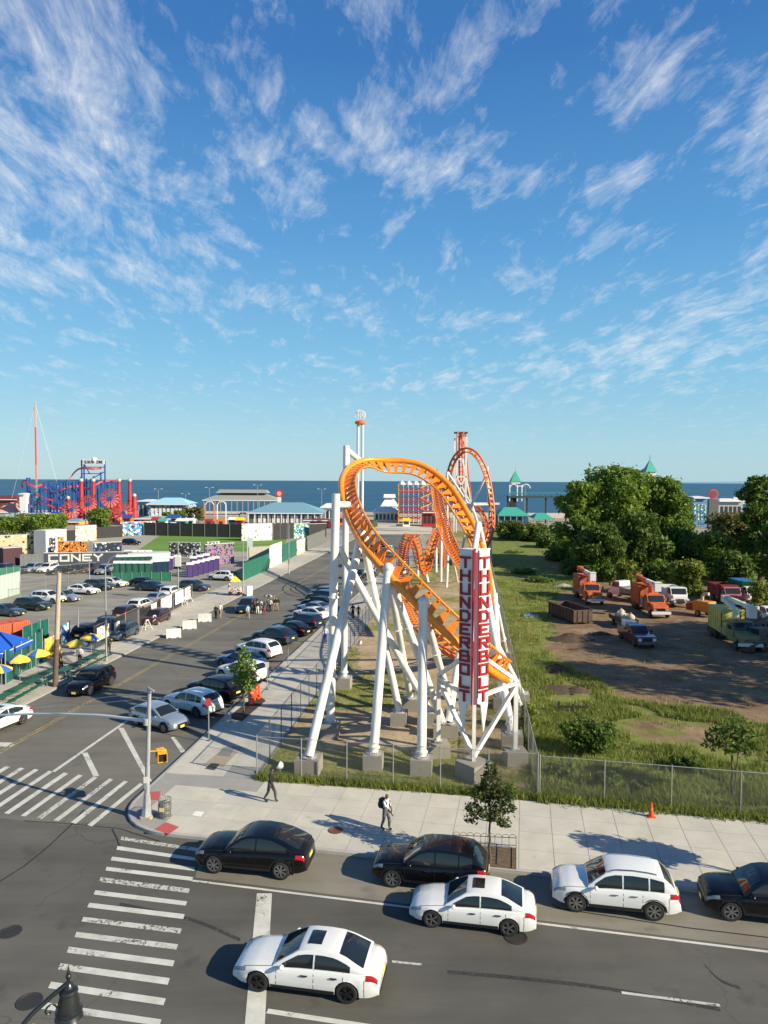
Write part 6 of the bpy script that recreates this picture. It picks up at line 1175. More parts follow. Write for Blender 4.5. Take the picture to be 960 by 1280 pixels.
for (x0, y0, x1, y1, dY) in ((60, 602, 82, 602, 0), (60, 612, 82, 612, 0), (60, 625, 82, 625, 0), (33, 598, 38, 598, 0), (33, 612, 38, 618, 0), (82, 600, 102, 600, 0), (102, 584, 131, 584, 0), (102, 592, 126, 592, 0), (103, 603, 145, 603, 2), (85, 614, 100, 614, 0), (60, 602, 75, 625, 0), (75, 602, 60, 625, 0), (86, 602, 100, 625, 0), (102, 576, 131, 576, 0), (103, 576, 112, 592, 0), (38, 640, 82, 640, 0), (130, 590, 112, 600, 0)):
    MB().bar(up_px(x0, y0, Yb + dY), up_px(x1, y1, Yb + dY), .34).build('beam', PB, sc)
for pts in ([(28, 610), (27, 604), (31, 601), (36, 606), (44, 609), (52, 607), (58, 612), (66, 617), (75, 614), (84, 610), (92, 608), (100, 609), (108, 612), (116, 609), (124, 604), (134, 602), (146, 602)], [(86, 600), (92, 592), (98, 587), (106, 586), (118, 587), (126, 586)], [(30, 628), (40, 634), (50, 628), (60, 632), (74, 636), (86, 630)], [(24, 618), (34, 625), (44, 619), (56, 624), (66, 626)]):
    Q = spline([up_px(x, y, Yb + 3 * math.sin(i * 1.3)) for i, (x, y) in enumerate(pts)], 4)
    for dz in (0, .7): MB().tube([q + Vector((0, dz * .5, dz * .6)) for q in Q], .20, 6).build('track_rail', PRK, sc)
    tt_ = MB()
    for q in Q[::2]: tt_.bar(q, q + Vector((0, .35, .42)), .16)
    tt_.build('track_ties', PRK, sc)
bd = MB().box(up_px(117, 577.5, Yb - .6), (9.0, .4, 1.9)).build('sign_board', PW, sc)
for k, ch in enumerate('SCREAM ZONE'):
    if ch != ' ': letter(ch, up_px(117, 577.5, Yb - .85) + Vector((-3.9 + k * .72, 0, -.5)), Vector((1, 0, 0)), .5, 1.0, .16, Vector((0, -1, 0)), mat('dark_letter', (.03, .04, .06), .6), bd, .05)
MB().sphere(up_px(118, 575, Yb), 1.2, 10).build('sign_emblem', PW, sc, 50)
tw = None
Yt = 272.
for k, (x, yt, w, lb) in enumerate(((102, 604, 1.5, 'beside the bushy green tree'), (117, 604, 1.3, 'behind the middle pinwheel'), (149, 604, 1.4, 'between the two large pinwheels'), (162.5, 604, 1.35, 'behind the short red pylon'), (168, 623, 1.9, 'short and wide beside the blue building'), (85, 626, 1.7, 'short and wide at the left pinwheel'))):
    c = gz(x, Yt + (k % 2) * 5); h = P(x, yt, c.y).z; o = thing('red_tower', 'red gate tower topped by a gold ball ' + lb, 'tower', c, 0, 'red gate towers'); MB().lathe([(w * .8, 0), (w * .75, h * .3), (w * .6, h * .55), (w * .40, h), (w * .5, h + .1), (w * .5, h + .5)], (0, 0, 0), 10).build('shaft', PR, o, 40)
    MB().lathe([(w * .7, h * .55), (w * .7, h * .57)], (0, 0, 0), 10).build('collar', mat('dark_red', rgb(130, 20, 28), .5), o); MB().sphere((0, 0, h + 1.1), .85, 12).build('ball', GOLD, o, 60)
PIN_C = [rgb(214, 104, 92), rgb(196, 40, 48)]
for k, (x, y, r, lb) in enumerate(((89, 637, 3.4, 'pinwheel at the short wide red tower'), (111, 630, 3.2, 'pinwheel between the first two red towers'), (138, 623, 3.6, 'pinwheel set highest on the gate'), (154.5, 641, 3.7, 'pinwheel below the last red tower'))):
    c = P(x, y, Yt - 6); o = thing('pinwheel', 'large red ' + lb, 'pinwheel', (c.x, c.y, 0), 0, 'red pinwheels of the gate'); MB().bar((0, .4, 0), (0, .4, c.z), .5).build('mast', mat('dark_red', rgb(130, 20, 28), .5), o)
    Mx = Matrix.Rotation(R(90), 3, 'X'); MB().cyl((0, -.5, c.z), (0, .2, c.z), r * .2, n=12).build('hub', PB, o)
    for j in range(14):
        a = 2 * PI * j / 14; q0 = Vector((math.cos(a) * r * .2, -.1, c.z + math.sin(a) * r * .2)); a1, a2 = a - .15, a + .15; MB()._add([q0, Vector((math.cos(a1) * r * .95, -.25, c.z + math.sin(a1) * r * .95)), Vector((math.cos(a2) * r * .95, .05, c.z + math.sin(a2) * r * .95)), q0 + Vector((0, .12, 0)), Vector((math.cos(a1) * r * .95, -.13, c.z + math.sin(a1) * r * .95)), Vector((math.cos(a2) * r * .95, .17, c.z + math.sin(a2) * r * .95))], [(0, 1, 2), (5, 4, 3), (0, 3, 4, 1), (1, 4, 5, 2), (2, 5, 3, 0)]).build('vane', mat('vane_red', PIN_C[0], .5), o)
    MB().tube([(math.cos(2 * PI * j / 28) * r, -.1, c.z + math.sin(2 * PI * j / 28) * r) for j in range(28)], .10, 5, True).build('rim', PR, o)
o = thing('slingshot_mast', 'very tall thin red and white ride mast above the blue coaster', 'ride mast', gz(46, 320)); H_ = P(46, 502, 320).z
for z0, z1, m in ((0, H_ * .30, mat('mast_green', rgb(90, 160, 120), .6)), (H_ * .30, H_ * .45, mat('mast_pink', rgb(206, 120, 118), .6)), (H_ * .45, H_ * .78, mat('mast_red', rgb(205, 82, 82), .6)), (H_ * .78, H_ * .94, mat('mast_tan', rgb(214, 160, 120), .6)), (H_ * .94, H_, mat('mast_grey', (.4, .38, .35), .6))): MB().bar((0, 0, z0), (0, 0, z1), .55).build('mast_section', m, o)
for x in (-5, 5): MB().cyl((0, 0, H_ * .98), (x * 2.2, 0, 8), .05, n=4).build('cable', mat('cable', (.5, .5, .5), .5), o)
o = thing('viewing_tower', 'tall white twin mast tower with orange platform and wire ball behind the coaster', 'tower', gz(450, 300)); H_ = P(450, 526, 300).z
for x in (-.95, .95): MB().cyl((x, 0, 0), (x, 0, H_), .55, n=10).build('mast', mat('mast_white', (.60, .61, .62), .4), o, 50)
MB().lathe([(1.5, H_ - 1.6), (2.2, H_ - 1.2), (2.3, H_ - .3), (1.4, H_)], (0, 0, 0), 14).build('platform', PO, o, 40)
for k in range(8):
    a = PI * k / 8; MB().tube([(math.cos(a) * 2.2 * math.cos(t), math.sin(a) * 2.2 * math.cos(t), H_ + 2.3 + 2.2 * math.sin(t)) for t in [j * PI / 8 for j in range(16)]], .09, 5, True).build('ball_hoop', PW, o)
# stacked adventure ride with red decks
o = thing('adventure_ride', 'open red decked climbing ride with yellow posts behind the orange track', 'ride', gz(519, 285)); w0 = Vector(o.location); X0, X1 = P(498, 640, 285).x - w0.x, P(541, 640, 285).x - w0.x; Ht = P(519, 606, 285).z
for k in range(8):
    x = X0 + (X1 - X0) * k / 7
    for y in (-3, 3): MB().bar((x, y, 0), (x, y, Ht), .22).build('post', PY if k in (0, 5, 7) else PW, o)
for j in range(1, 8):
    z = Ht * j / 7.6; MB().box(((X0 + X1) / 2 - (1.2 if j % 2 else 0), 0, z), ((X1 - X0) * (.92 if j % 2 else .98), 6.3, .34)).build('deck', PR, o); MB().bar((X0, -3.3, z + .9), (X1, -3.3, z + .9), .16).build('guard_rail', PR if j % 3 else PO, o)
    xa = X0 + (X1 - X0) * (.62 if j % 2 else .95); xb = X0 + (X1 - X0) * (.95 if j % 2 else .62); MB().bar((xa, -3.3, z), (xb, -3.3, z + Ht / 7.6), .4, .3).build('stair', PY if j % 2 else PO, o)
for k in range(5): MB().lathe([(1.6, Ht), (1.2, Ht + .7), (.1, Ht + 1.6)], (X0 + (X1 - X0) * (k + .5) / 5, 0, 0), 10).build('tent_top', PW, o)
# long buildings of the boardwalk
def hall(name, label, x0, x1, ybase_Y, yeave, yridge, dep, wall_m, roof_m, cat='building', posts=0, tiers=1, windows=0, win_m=None, wall_h=1.0):
    Y = ybase_Y; A = P(x0, 640, Y).x; B = P(x1, 640, Y).x; c = Vector(((A + B) / 2, Y, 0)); o = thing(name, label, cat, c); w = (B - A) / 2; he = P((x0 + x1) / 2, yeave, Y).z; hr = P((x0 + x1) / 2, yridge, Y + dep / 2).z
    if wall_m: MB().box((0, dep / 2, he * wall_h / 2), (2 * w * .94, dep * .9, he * wall_h)).build('wall', wall_m, o)
    r = MB(); i = min(w * .6, dep * .5); r._add([(-w, -.6, he), (w, -.6, he), (w, dep + .6, he), (-w, dep + .6, he), (-w + i, dep / 2, hr), (w - i, dep / 2, hr)], [(0, 1, 5, 4), (1, 2, 5), (2, 3, 4, 5), (3, 0, 4), (3, 2, 1, 0)]); r.build('roof', roof_m, o)
    MB().box((0, -.55, he - .18), (2 * w, .2, .36)).build('fascia', TEAL if roof_m is TEAL else PW, o)
    if tiers > 1: MB()._add([(-w * .7, dep * .25, hr), (w * .7, dep * .25, hr), (w * .7, dep * .75, hr), (-w * .7, dep * .75, hr), (-w * .65, dep * .5, hr + 1.6), (w * .65, dep * .5, hr + 1.6)], [(0, 1, 5, 4), (1, 2, 5), (2, 3, 4, 5), (3, 0, 4)]).build('upper_roof', roof_m, o)
    for k in range(posts): MB().bar((-w * .95 + 1.9 * w * k / (posts - 1), -.3, 0), (-w * .95 + 1.9 * w * k / (posts - 1), -.3, he), .3).build('post', PW if tiers == 1 and roof_m is not TEAL else GREYR, o)
    for k in range(windows): MB().box((-w * .85 + 1.7 * w * (k + .5) / windows, dep * .05 - .05, he * .5), (1.7 * w / windows * .62, .12, he * .55)).build('window', win_m or mat('window_dark', (.03, .04, .05), .1), o)
    return o, w, he
hall('pier_pavilion', 'long grey roofed open pavilion on the seafront', 253, 347, 345, 625, 616, 16, None, GREYR, posts=14, tiers=2); hall('seafront_restaurant', 'low restaurant with blue grey hipped roof by the boardwalk', 308, 404, 262, 641, 628, 20, mat('restaurant_wall', (.10, .11, .12), .7), SLATR, posts=12, windows=14, win_m=PW); hall('snack_hut', 'white roofed snack hut behind the restaurant', 400, 424, 290, 634, 629, 8, PW, PW, windows=4); hall('white_pavilion', 'white pavilion beside the viewing tower', 466, 500, 290, 640, 632, 12, PW, PW, windows=6); hall('white_pavilion', 'stepped white pavilion on the seafront behind parked cars', 476, 498, 330, 632, 622, 10, PW, PW, tiers=2, windows=4)
hall('blue_funhouse', 'blue and white funhouse with bright panels beside the gate', 183, 236, 290, 630, 622, 14, M6, mat('pale_blue_roof', rgb(150, 196, 214), .6), windows=9, win_m=PW); hall('blue_funhouse', 'tall pale blue funhouse front beside the red pylon', 172, 190, 296, 626, 624, 12, mat('pale_blue_wall', rgb(120, 175, 195), .6), PW, windows=3); hall('low_arcade', 'low blue arcade with orange shutters behind the mural walls', 168, 214, 266, 648, 645, 10, mat('arcade_blue', rgb(70, 105, 165), .7), mat('arcade_roof', rgb(150, 165, 165), .7), windows=6, win_m=PO); hall('low_arcade', 'low yellow arcade behind the sketched white wall', 78, 100, 262, 652, 648, 8, mat('arcade_yellow', rgb(226, 160, 70), .7), mat('arcade_slate', rgb(120, 140, 160), .7), windows=4)
hall('red_roof_hall', 'low hall with white roof edge and red end wall left of the park', -10, 52, 280, 645, 641, 14, PR, mat('pale_teal_roof', rgb(150, 185, 180), .6), windows=5); hall('red_roof_hall', 'long dark red roofed hall on the seafront at the far left', -20, 22, 340, 624, 619, 14, mat('hall_brown', (.12, .04, .04), .7), mat('dark_red_roof', rgb(110, 40, 45), .7)); hall('pink_tent', 'pink and white striped tent roof at the far left', -6, 18, 300, 640, 628, 12, PW, mat('pink_tent', rgb(224, 150, 135), .7)); hall('white_kiosk', 'white square kiosk above the park at the left', 24, 33, 296, 617, 616, 4, PW, PW)
hall('teal_arcade', 'dark blue arcade under the blue coaster', 45, 85, 285, 645, 640, 10, mat('arcade_navy', rgb(40, 110, 170), .6), PB, windows=6, win_m=mat('cyan_panel', rgb(70, 160, 200), .5)); hall('striped_tent', 'cream and red tent between the pinwheels', 128, 150, 268, 646, 632, 8, mat('cream_tent', rgb(226, 200, 150), .7), PR, windows=4, win_m=PR); hall('red_container_bar', 'long dark red low bar beside the coaster columns', 379, 415, 252, 650, 648, 6, mat('bar_red', rgb(150, 50, 52), .7), mat('bar_red_top', rgb(170, 70, 66), .7)); hall('red_booth', 'red booth at the foot of the adventure ride', 528, 546, 262, 640, 638, 8, PR, PR, windows=3)
for k, (x, lb, m) in enumerate(((262, 'red kiddie ride cabin beside an orange one', PR), (277, 'orange kiddie ride cabin beside a red one', PO))):
    o = thing('ride_cabin', lb, 'ride', gz(x, 250)); MB().box((0, 0, 1.5), (2.6, 2.4, 3.0)).build('cabin', m, o); MB().box((0, -1.22, 1.6), (1.2, .05, 1.4)).build('opening', DKW, o)
    for s in (-1, 1): MB().bar((s * 1.5, 0, 0), (s * 1.5, 0, 8.0), .35).build('pylon', PO if k == 0 else PW, o)
    MB().tube([(-1.5, 0, 8), (-.8, 0, 9), (.8, 0, 9), (1.5, 0, 8)], .18, 6).build('arch', PW, o)
o = thing('round_sign', 'round red sign disc on a white stand above the restaurant', 'sign', gz(349, 300)); zc_ = P(349, 617, 300).z; MB().cyl((0, -.2, zc_), (0, .2, zc_), 1.6, n=20).build('disc', PR, o); MB().bar((0, 0, 0), (0, 0, zc_ - 1.4), 1.4, .8).build('stand', PW, o); MB().cyl((0, -.3, zc_), (0, -.2, zc_), 1.0, n=20).build('disc_face', mat('sign_pink', rgb(225, 150, 140), .6), o)
for x, yt, lb in ((322, 607, 'between pavilion and restaurant'), (402, 612, 'beside the coaster column'), (198, 612, 'above the funhouse'), (262, 610, 'at the pavilion end'), (555, 610, 'beside the adventure ride'), (656, 608, 'beside the teal tower'), (232, 618, 'at the funhouse corner')):
    o = thing('seafront_lamp', 'slim twin headed seafront lamp ' + lb, 'street light', gz(x, 320), 0, 'seafront lamps'); h = P(x, yt, 320).z; MB().cyl((0, 0, 0), (0, 0, h), .12, n=6).build('post', GALV, o)
    for s in (-1, 1): MB().bar((0, 0, h), (s * 1.2, 0, h + .3), .1).build('arm', GALV, o); MB().box((s * 1.5, 0, h + .3), (.8, .3, .2)).build('lamp_head', PW, o)
# teal roofed tower and deck on the right
o = thing('teal_tower', 'white arched tower with teal pyramid roof beside a raised deck', 'tower', gz(643.5, 285)); zr, zt, zb = P(643, 602, 285).z, P(643, 588, 285).z, P(643, 620, 285).z
MB()._add([(-2, -2, zr), (2, -2, zr), (2, 2, zr), (-2, 2, zr), (0, 0, zt)], [(0, 1, 4), (1, 2, 4), (2, 3, 4), (3, 0, 4), (3, 2, 1, 0)]).build('roof', TEAL, o); MB().box((0, 0, zr - .4), (3.4, 3.4, .8)).build('cornice', PW, o); MB().bar((0, 0, zt - .2), (0, 0, zt + 1.2), .12).build('finial', GALV, o)
for x in (-2.4, 0.6, 2.4): MB().bar((x, -1.6, zb - 2), (x, -1.6, zr - 1.2), .4).build('post', PW, o)
for x0, x1 in ((-2.4, .6), (.6, 2.4), (2.4, 5.6)): MB().tube([((x0 + x1) / 2 + (x1 - x0) / 2 * math.cos(t), -1.6, zr - 2.6 + (x1 - x0) / 2 * math.sin(t)) for t in [j * PI / 8 for j in range(9)]], .2, 6).build('arch', PW, o)
MB().box((10, 0, zb - .3), (26, 4, .8)).build('deck', mat('deck_dark', (.03, .05, .055), .7), o); MB().box((-.8, 0, zb - 3), (2.4, 2.4, 6)).build('stair_core', DKW, o)
for x in (-3, 4.5, 12, 20): MB().bar((x, -1, 0), (x, -1, zb), .55).build('deck_post', DKW, o)
for k in range(12): MB().bar((-2 + k * 2.1, -2, zb), (-2 + k * 2.1, -2, zb + 1.3), .1).build('baluster', TEAL, o)
MB().bar((-3, -2, zb + 1.3), (23, -2, zb + 1.3), .14).build('hand_rail', TEAL, o)
hall('teal_pavilion', 'open pavilion with bright teal roof behind the bushes', 622, 662, 262, 644, 634, 14, mat('pavilion_blue', rgb(40, 70, 120), .7), TEAL, posts=6); hall('teal_pavilion', 'smaller teal roofed pavilion under the raised deck', 667, 692, 268, 648, 641, 10, None, TEAL, posts=5)
o = thing('teal_spire', 'teal pyramid spire rising behind the big green trees', 'tower', gz(811, 285)); zr, zt = P(811, 590, 285).z, P(811, 574, 285).z; MB()._add([(-2.3, -2.3, zr), (2.3, -2.3, zr), (2.3, 2.3, zr), (-2.3, 2.3, zr), (0, 0, zt)], [(0, 1, 4), (1, 2, 4), (2, 3, 4), (3, 0, 4), (3, 2, 1, 0)]).build('roof', TEAL, o); MB().box((0, 0, zr / 2), (3.6, 3.6, zr)).build('shaft', PW, o); MB().bar((0, 0, zt - .1), (0, 0, zt + 1.6), .14).build('finial', DKW, o)
o = thing('sign_pylon', 'dark slatted pylon with a round red sign on the seafront', 'sign', gz(891, 262)); zc_ = P(891, 617.5, 262).z; zs = zc_ - 1.9
for k in range(5): MB().box((-1.4 + k * .7, 0, zs / 2), (.62, 1.6, zs)).build('slat', mat('slat_grey', (.10, .11, .12), .7), o)
MB().cyl((0, -.3, zc_), (0, .3, zc_), 1.75, n=24).build('disc', mat('disc_rose', rgb(190, 78, 84), .5), o); MB().cyl((0, -.4, zc_), (0, -.3, zc_), 1.3, n=24).build('disc_ring', mat('disc_dark', rgb(120, 60, 66), .5), o)
hall('seafront_hall', 'pale seafront hall with blue murals behind the trees', 866, 886, 270, 622, 620, 10, mat('hall_blue', rgb(90, 130, 180), .7), PW, windows=4, win_m=M7); hall('seafront_hall', 'low white roofed hall beside the round sign pylon', 898, 930, 275, 626, 623, 10, mat('hall_grey', (.35, .36, .36), .7), PW, windows=5); hall('dark_warehouse', 'dark blue warehouse among the trees', 880, 902, 190, 670, 668, 10, mat('warehouse_blue', rgb(70, 90, 110), .7), GREYR, windows=3); hall('dark_warehouse', 'dark grey warehouse at the lot edge', 940, 985, 160, 660, 657, 10, mat('warehouse_grey', (.06, .075, .085), .7), GREYR)
o = thing('ferry', 'white ferry boat out on the sea', 'boat', Vector((P(925, 620, 640).x, 640, -2))); HW = PW
MB().prism([(-11, -2.6), (9, -2.6), (12.5, 0), (9, 2.6), (-11, 2.6)], 0, 2.2).build('hull', HW, o); MB().box((-1, 0, 3.2), (16, 4.4, 2.0)).build('cabin', HW, o); MB().box((-2, 0, 5.0), (9, 3.6, 1.6)).build('wheelhouse', HW, o); MB().box((-1, -2.25, 3.4), (14, .1, .8)).build('window_band', mat('window_dark', (.03, .04, .05), .1), o); MB().bar((-2, 0, 5.8), (-2, 0, 9), .25).build('mast', GALV, o)
# rows of low bollard-like sea-side posts skipped; benches of the far plaza
wall_px('plaza_planter', 'long low hedge planter on the far plaza', 452, 664, 470, 658, 655, mat('hedge_green', (.03, .06, .015), .9, var=.4), 'planter', 1.2)

BOOTH = {'orange': PO, 'blue': PB, 'white': PW, 'red': PR, 'yellow': PY, 'teal': TEAL}
for k, (x, Y, w, h, a, b, lb) in enumerate(((70, 256, 3.4, 3.0, 'orange', 'white', 'behind the gallery hut'), (160, 262, 3.2, 3.2, 'orange', 'blue', 'at the foot of the last pinwheel'), (196, 256, 3.0, 2.8, 'orange', 'red', 'before the low blue arcade'), (204, 252, 2.6, 2.6, 'white', 'teal', 'beside an orange one at the arcade'), (218, 268, 4.2, 3.0, 'white', 'blue', 'between arcade and funhouse'), (228, 252, 3.6, 2.6, 'teal', 'white', 'above the black turf fence'), (238, 258, 3.0, 2.4, 'white', 'white', 'beside the shrubs at the turf fence'),
        (292, 262, 3.2, 2.6, 'blue', 'white', 'beside the orange kiddie cabin'), (300, 256, 2.6, 2.8, 'red', 'yellow', 'at the corner of the restaurant'), (424, 268, 4.0, 3.2, 'orange', 'orange', 'beside the red low bar'), (436, 260, 3.0, 3.0, 'white', 'red', 'behind the tall coaster column'), (30, 262, 3.2, 2.8, 'teal', 'white', 'behind the yard trees'), (58, 268, 3.0, 3.4, 'red', 'white', 'under the blue park coaster'), (126, 258, 3.0, 2.6, 'blue', 'orange', 'behind the bushy tree'), (550, 258, 3.0, 2.8, 'yellow', 'red', 'beside the red ride booth'), (508, 262, 2.6, 2.6, 'white', 'yellow', 'at the adventure ride foot'))):
    o = thing('park_booth', 'small %s park booth with %s awning %s' % (a, b, lb), 'booth', gz(x, Y), 0, 'small booths of the park'); MB().box((0, 0, h * .45), (w, 2.4, h * .9)).build('wall', BOOTH[a], o); MB()._add([(-w * .6, -1.9, h * .85), (w * .6, -1.9, h * .85), (w * .6, 1.4, h * .9), (-w * .6, 1.4, h * .9), (-w * .5, -.2, h * 1.2), (w * .5, -.2, h * 1.2)], [(0, 1, 5, 4), (1, 2, 5), (2, 3, 4, 5), (3, 0, 4), (3, 2, 1, 0)]).build('awning', BOOTH[b], o); MB().box((0, -1.22, h * .5), (w * .7, .06, h * .35)).build('hatch', DKW, o)
for k, (x, yt, Y, w, lb) in enumerate(((236, 634, 285, 9, 'brownish shrub clump beside the funhouse'), (248, 633, 280, 8, 'olive shrub clump before the pavilion end'), (225, 638, 275, 7, 'low olive shrub by the arcade'), (210, 640, 280, 6, 'low green shrub behind the arcade'))):
    c = gz(x, Y); h = P(x, yt, Y).z; tree('park_shrub', lb, c, blob_clumps(w, w * .7, h, h * .2, 5, w * .2, 80 + k), 1100, .42, LEAF_R if k < 2 else LEAF, .15, cat='shrub')
# ------------------------------------------------------------------ work vehicles in the vacant lot
def zlot(p): return float(lot_z(np.array([p.x]), np.array([p.y]))[0]) + .05
def wheel_at(par, x, y, r, w=.28):
    tm, rm, dm = wheel_meshes(r, w, 6); k = link('wheel', dm, par, (x, y, r)); link('tyre', tm, k); link('rim', rm, k)
def extrude_y(prof, w, name, m, par, smooth=0): Mj = Matrix(((1, 0, 0), (0, 0, -1), (0, 1, 0))); return MB().prism(prof, -w / 2, w / 2, Mj).build(name, m, par, smooth)
RUSTY = mat('worn_grey_steel', (.12, .11, .10), .8, var=.4)
GLASS_T = mat('truck_glass', (.02, .028, .032), .08, spec=.6)
def truck_cab(o, x, cabc, w=2.3, base=.65, roof=2.55, hood=1.6, hood_h=1.75):
    "bonneted cab: x is the back of the cab"
    extrude_y([(x, base), (x + 1.55, base), (x + 1.55, hood_h - .05), (x + 1.15, roof - .05), (x + 1.0, roof), (x + .05, roof), (x, roof - .1)], w * .92, 'cab', cabc, o); extrude_y([(x + 1.56, base), (x + 1.55 + hood, base), (x + 1.55 + hood, hood_h - .45), (x + 1.5 + hood, hood_h - .22), (x + 1.56, hood_h)], w * .78, 'hood', cabc, o)
    n = Vector((.40, 0, .75)); M = Matrix.Rotation(-math.atan2(.35, .75), 3, 'Y'); MB().box((x + 1.37, 0, (hood_h + roof) / 2 - .02), (.03, w * .80, .78), 0, M).build('windshield', GLASS_T, o)
    for s in (-1, 1):
        MB().prism([(x + .15, hood_h + .02), (x + 1.42, hood_h + .02), (x + 1.14, roof - .14), (x + .15, roof - .14)], -.01, .01, Matrix(((1, 0, 0), (0, 0, -1), (0, 1, 0))), (0, s * (w * .46 + .012), 0)).build('side_window', GLASS_T, o)
        MB().box((x + 1.55 + hood + .02, s * w * .31, hood_h - .75), (.06, .3, .22)).build('headlight', LAMP, o); MB().box((x + 1.45, s * (w * .5 + .22), hood_h + .35), (.10, .22, .42)).build('mirror', TRIM, o); MB().box((x + 1.2 + hood * .5, s * w * .43, base + .35), (1.1, w * .14, .35)).build('fender', cabc, o)
    MB().box((x + 1.55 + hood + .03, 0, hood_h - .78), (.06, w * .42, .55)).build('grille', CHROME, o); MB().box((x + 1.55 + hood + .12, 0, base + .05), (.22, w * .98, .30)).build('bumper', PW, o); return x + 1.55 + hood
def bucket_truck(loc, head, label, cabc, boxc, boomc, flip=1, group='bucket trucks'):
    o = thing('bucket_truck', label, 'truck', (loc.x, loc.y, zlot(loc)), math.atan2(head.y, head.x), group); MB().box((0, 0, .75), (8.2, .9, .28)).build('chassis', TRIM, o); fx = truck_cab(o, .95, cabc)
    for x in (3.35, -2.2, -3.3):
        for s in (-1, 1): wheel_at(o, x, s * 1.0, .50)
    bxo = MB().box((-2.3, 0, 2.05), (3.7, 2.35, 2.3)).build('chip_box', boxc, o)
    for k in range(6):
        for s in (-1, 1): MB().box((-3.9 + k * .64, s * 1.20, 2.05), (.10, .06, 2.2)).build('rib', boxc, bxo)
    for s in (-1, 1):
        MB().box((.45, s * 1.16, 1.45), (.8, .04, .9)).build('locker_door', mat('locker_grey', (.25, .25, .24), .6), o); MB().box((-2.75, s * 1.05, .72), (2.6, .5, .5)).build('wheel_well', TRIM, o); MB().box((-.1, s * 1.22, 2.3), (.10, .08, 1.4)).build('outrigger', TRIM, o)
    MB().box((1.3, 0, 2.62), (.3, 1.2, .12)).build('beacon_bar', PO, o); MB().box((-4.2, 0, 1.7), (.08, 2.2, 1.6)).build('tail_door', RUSTY, o); MB().tube([(.2, .5, 2.2), (-.6, .9, 3.3), (-1.6, .6, 3.5), (-2.6, .4, 3.7)], .06, 6).build('hose', TRIM, o)
    MB().box((-2.3, 0, 3.22), (3.8, 2.42, .08)).build('box_top', boxc, bxo); MB().box((.45, 0, 1.5), (1.0, 2.3, 1.2)).build('tool_box', boxc, o); MB().cyl((.4, 0, 2.1), (.4, 0, 3.5), .35, n=12).build('turret', boomc, o)
    a, b, c = Vector((.4, 0, 3.45)), Vector((-3.4, .15 * flip, 3.9)), Vector((3.0, .55 * flip, 4.1)); MB().bar(a, b, .36, .42).build('lower_boom', boomc, o); MB().bar(b + Vector((0, .35 * flip, .25)), c, .30, .36).build('upper_boom', boomc, o); MB().box(b + Vector((0, .2 * flip, .1)), (.6, .8, .7)).build('elbow', boomc, o)
    MB().bar(c + Vector((-2.6, 0, .02)), c + Vector((-.2, 0, .0)), .33, .39).build('insulated_boom', PW, o)
    k = MB().box(c + Vector((.45, -.25 * flip, -.35)), (.75, .75, 1.05)).build('bucket', mat('bucket_white', (.66, .67, .66), .5), o); MB().box(c + Vector((.45, -.25 * flip, .2)), (.85, .85, .08)).build('bucket_rim', PW, k); return o
OR1 = mat('truck_orange', rgb(206, 100, 46), .55, var=.25, vscale=1.6, var2=rgb(150, 72, 40)); OR2 = mat('truck_faded_orange', rgb(196, 104, 74), .6, var=.3, vscale=1.6, var2=rgb(140, 80, 60)); YG = mat('truck_yellow_green', rgb(196, 190, 92), .55, var=.2, vscale=1.6, var2=rgb(160, 158, 100)); DGRN = mat('truck_olive', rgb(120, 128, 84), .6, var=.2)
hd = Vector((-.04, -1, 0)).normalized()
bucket_truck(G(735, 752), hd, 'faded orange bucket truck with white bucket behind the rusty container', OR1, OR2, OR2, -1); bucket_truck(G(812, 768), hd, 'bright orange bucket truck with folded boom beside a white cab truck', OR1, OR1, OR1, -1); bucket_truck(G(917, 806), Vector((-.10, -1, 0)).normalized(), 'yellow green bucket truck with pale folded boom', DGRN, YG, mat('pale_boom', rgb(206, 212, 190), .5), 1)
# rusty roll-off container
RUST = mat('rusty_steel', (.085, .055, .038), .85, var=.4, vscale=2.5, var2=(.05, .03, .022)); p0 = G(717, 783); dl = (G(690, 772.5) - p0).normalized(); rz_ = math.atan2(dl.y, dl.x)
o = thing('rubbish_container', 'open rusty steel rubbish container in the dirt yard', 'container', (p0.x, p0.y, zlot(p0)), rz_); Lc, Wc, Hc = 6.2, 2.4, 1.45
MB().box((Lc / 2, -Wc / 2, .25), (Lc, Wc, .12)).build('floor', RUST, o)
for y in (-.04, -Wc + .04): MB().box((Lc / 2, y, .2 + Hc / 2), (Lc, .08, Hc)).build('side_wall', RUST, o)
for x in (.04, Lc - .04): MB().box((x, -Wc / 2, .2 + Hc / 2), (.08, Wc - .16, Hc)).build('end_wall', RUST, o)
for k in range(9):
    for y in (.03, -Wc - .03): MB().box((.35 + k * .68, y, .2 + Hc / 2), (.10, .07, Hc - .1)).build('rib', RUST, o)
for y in (0, -Wc): MB().box((Lc / 2, y, .2 + Hc), (Lc + .1, .14, .12)).build('rim', RUST, o)
for k in range(3): MB().box((-.04, -.5 - k * .7, .2 + Hc / 2), (.07, .09, Hc - .1)).build('rib', RUST, o)
for s in (-.4, -2.0): MB().cyl((.2, s - .1, .12), (.2, s + .1, .12), .12, n=10).build('roller', TRIM, o)
MB().sphere((3.4, -1.2, .35), .9, 10, (1, 1, .5)).build('rubble', soil, o)
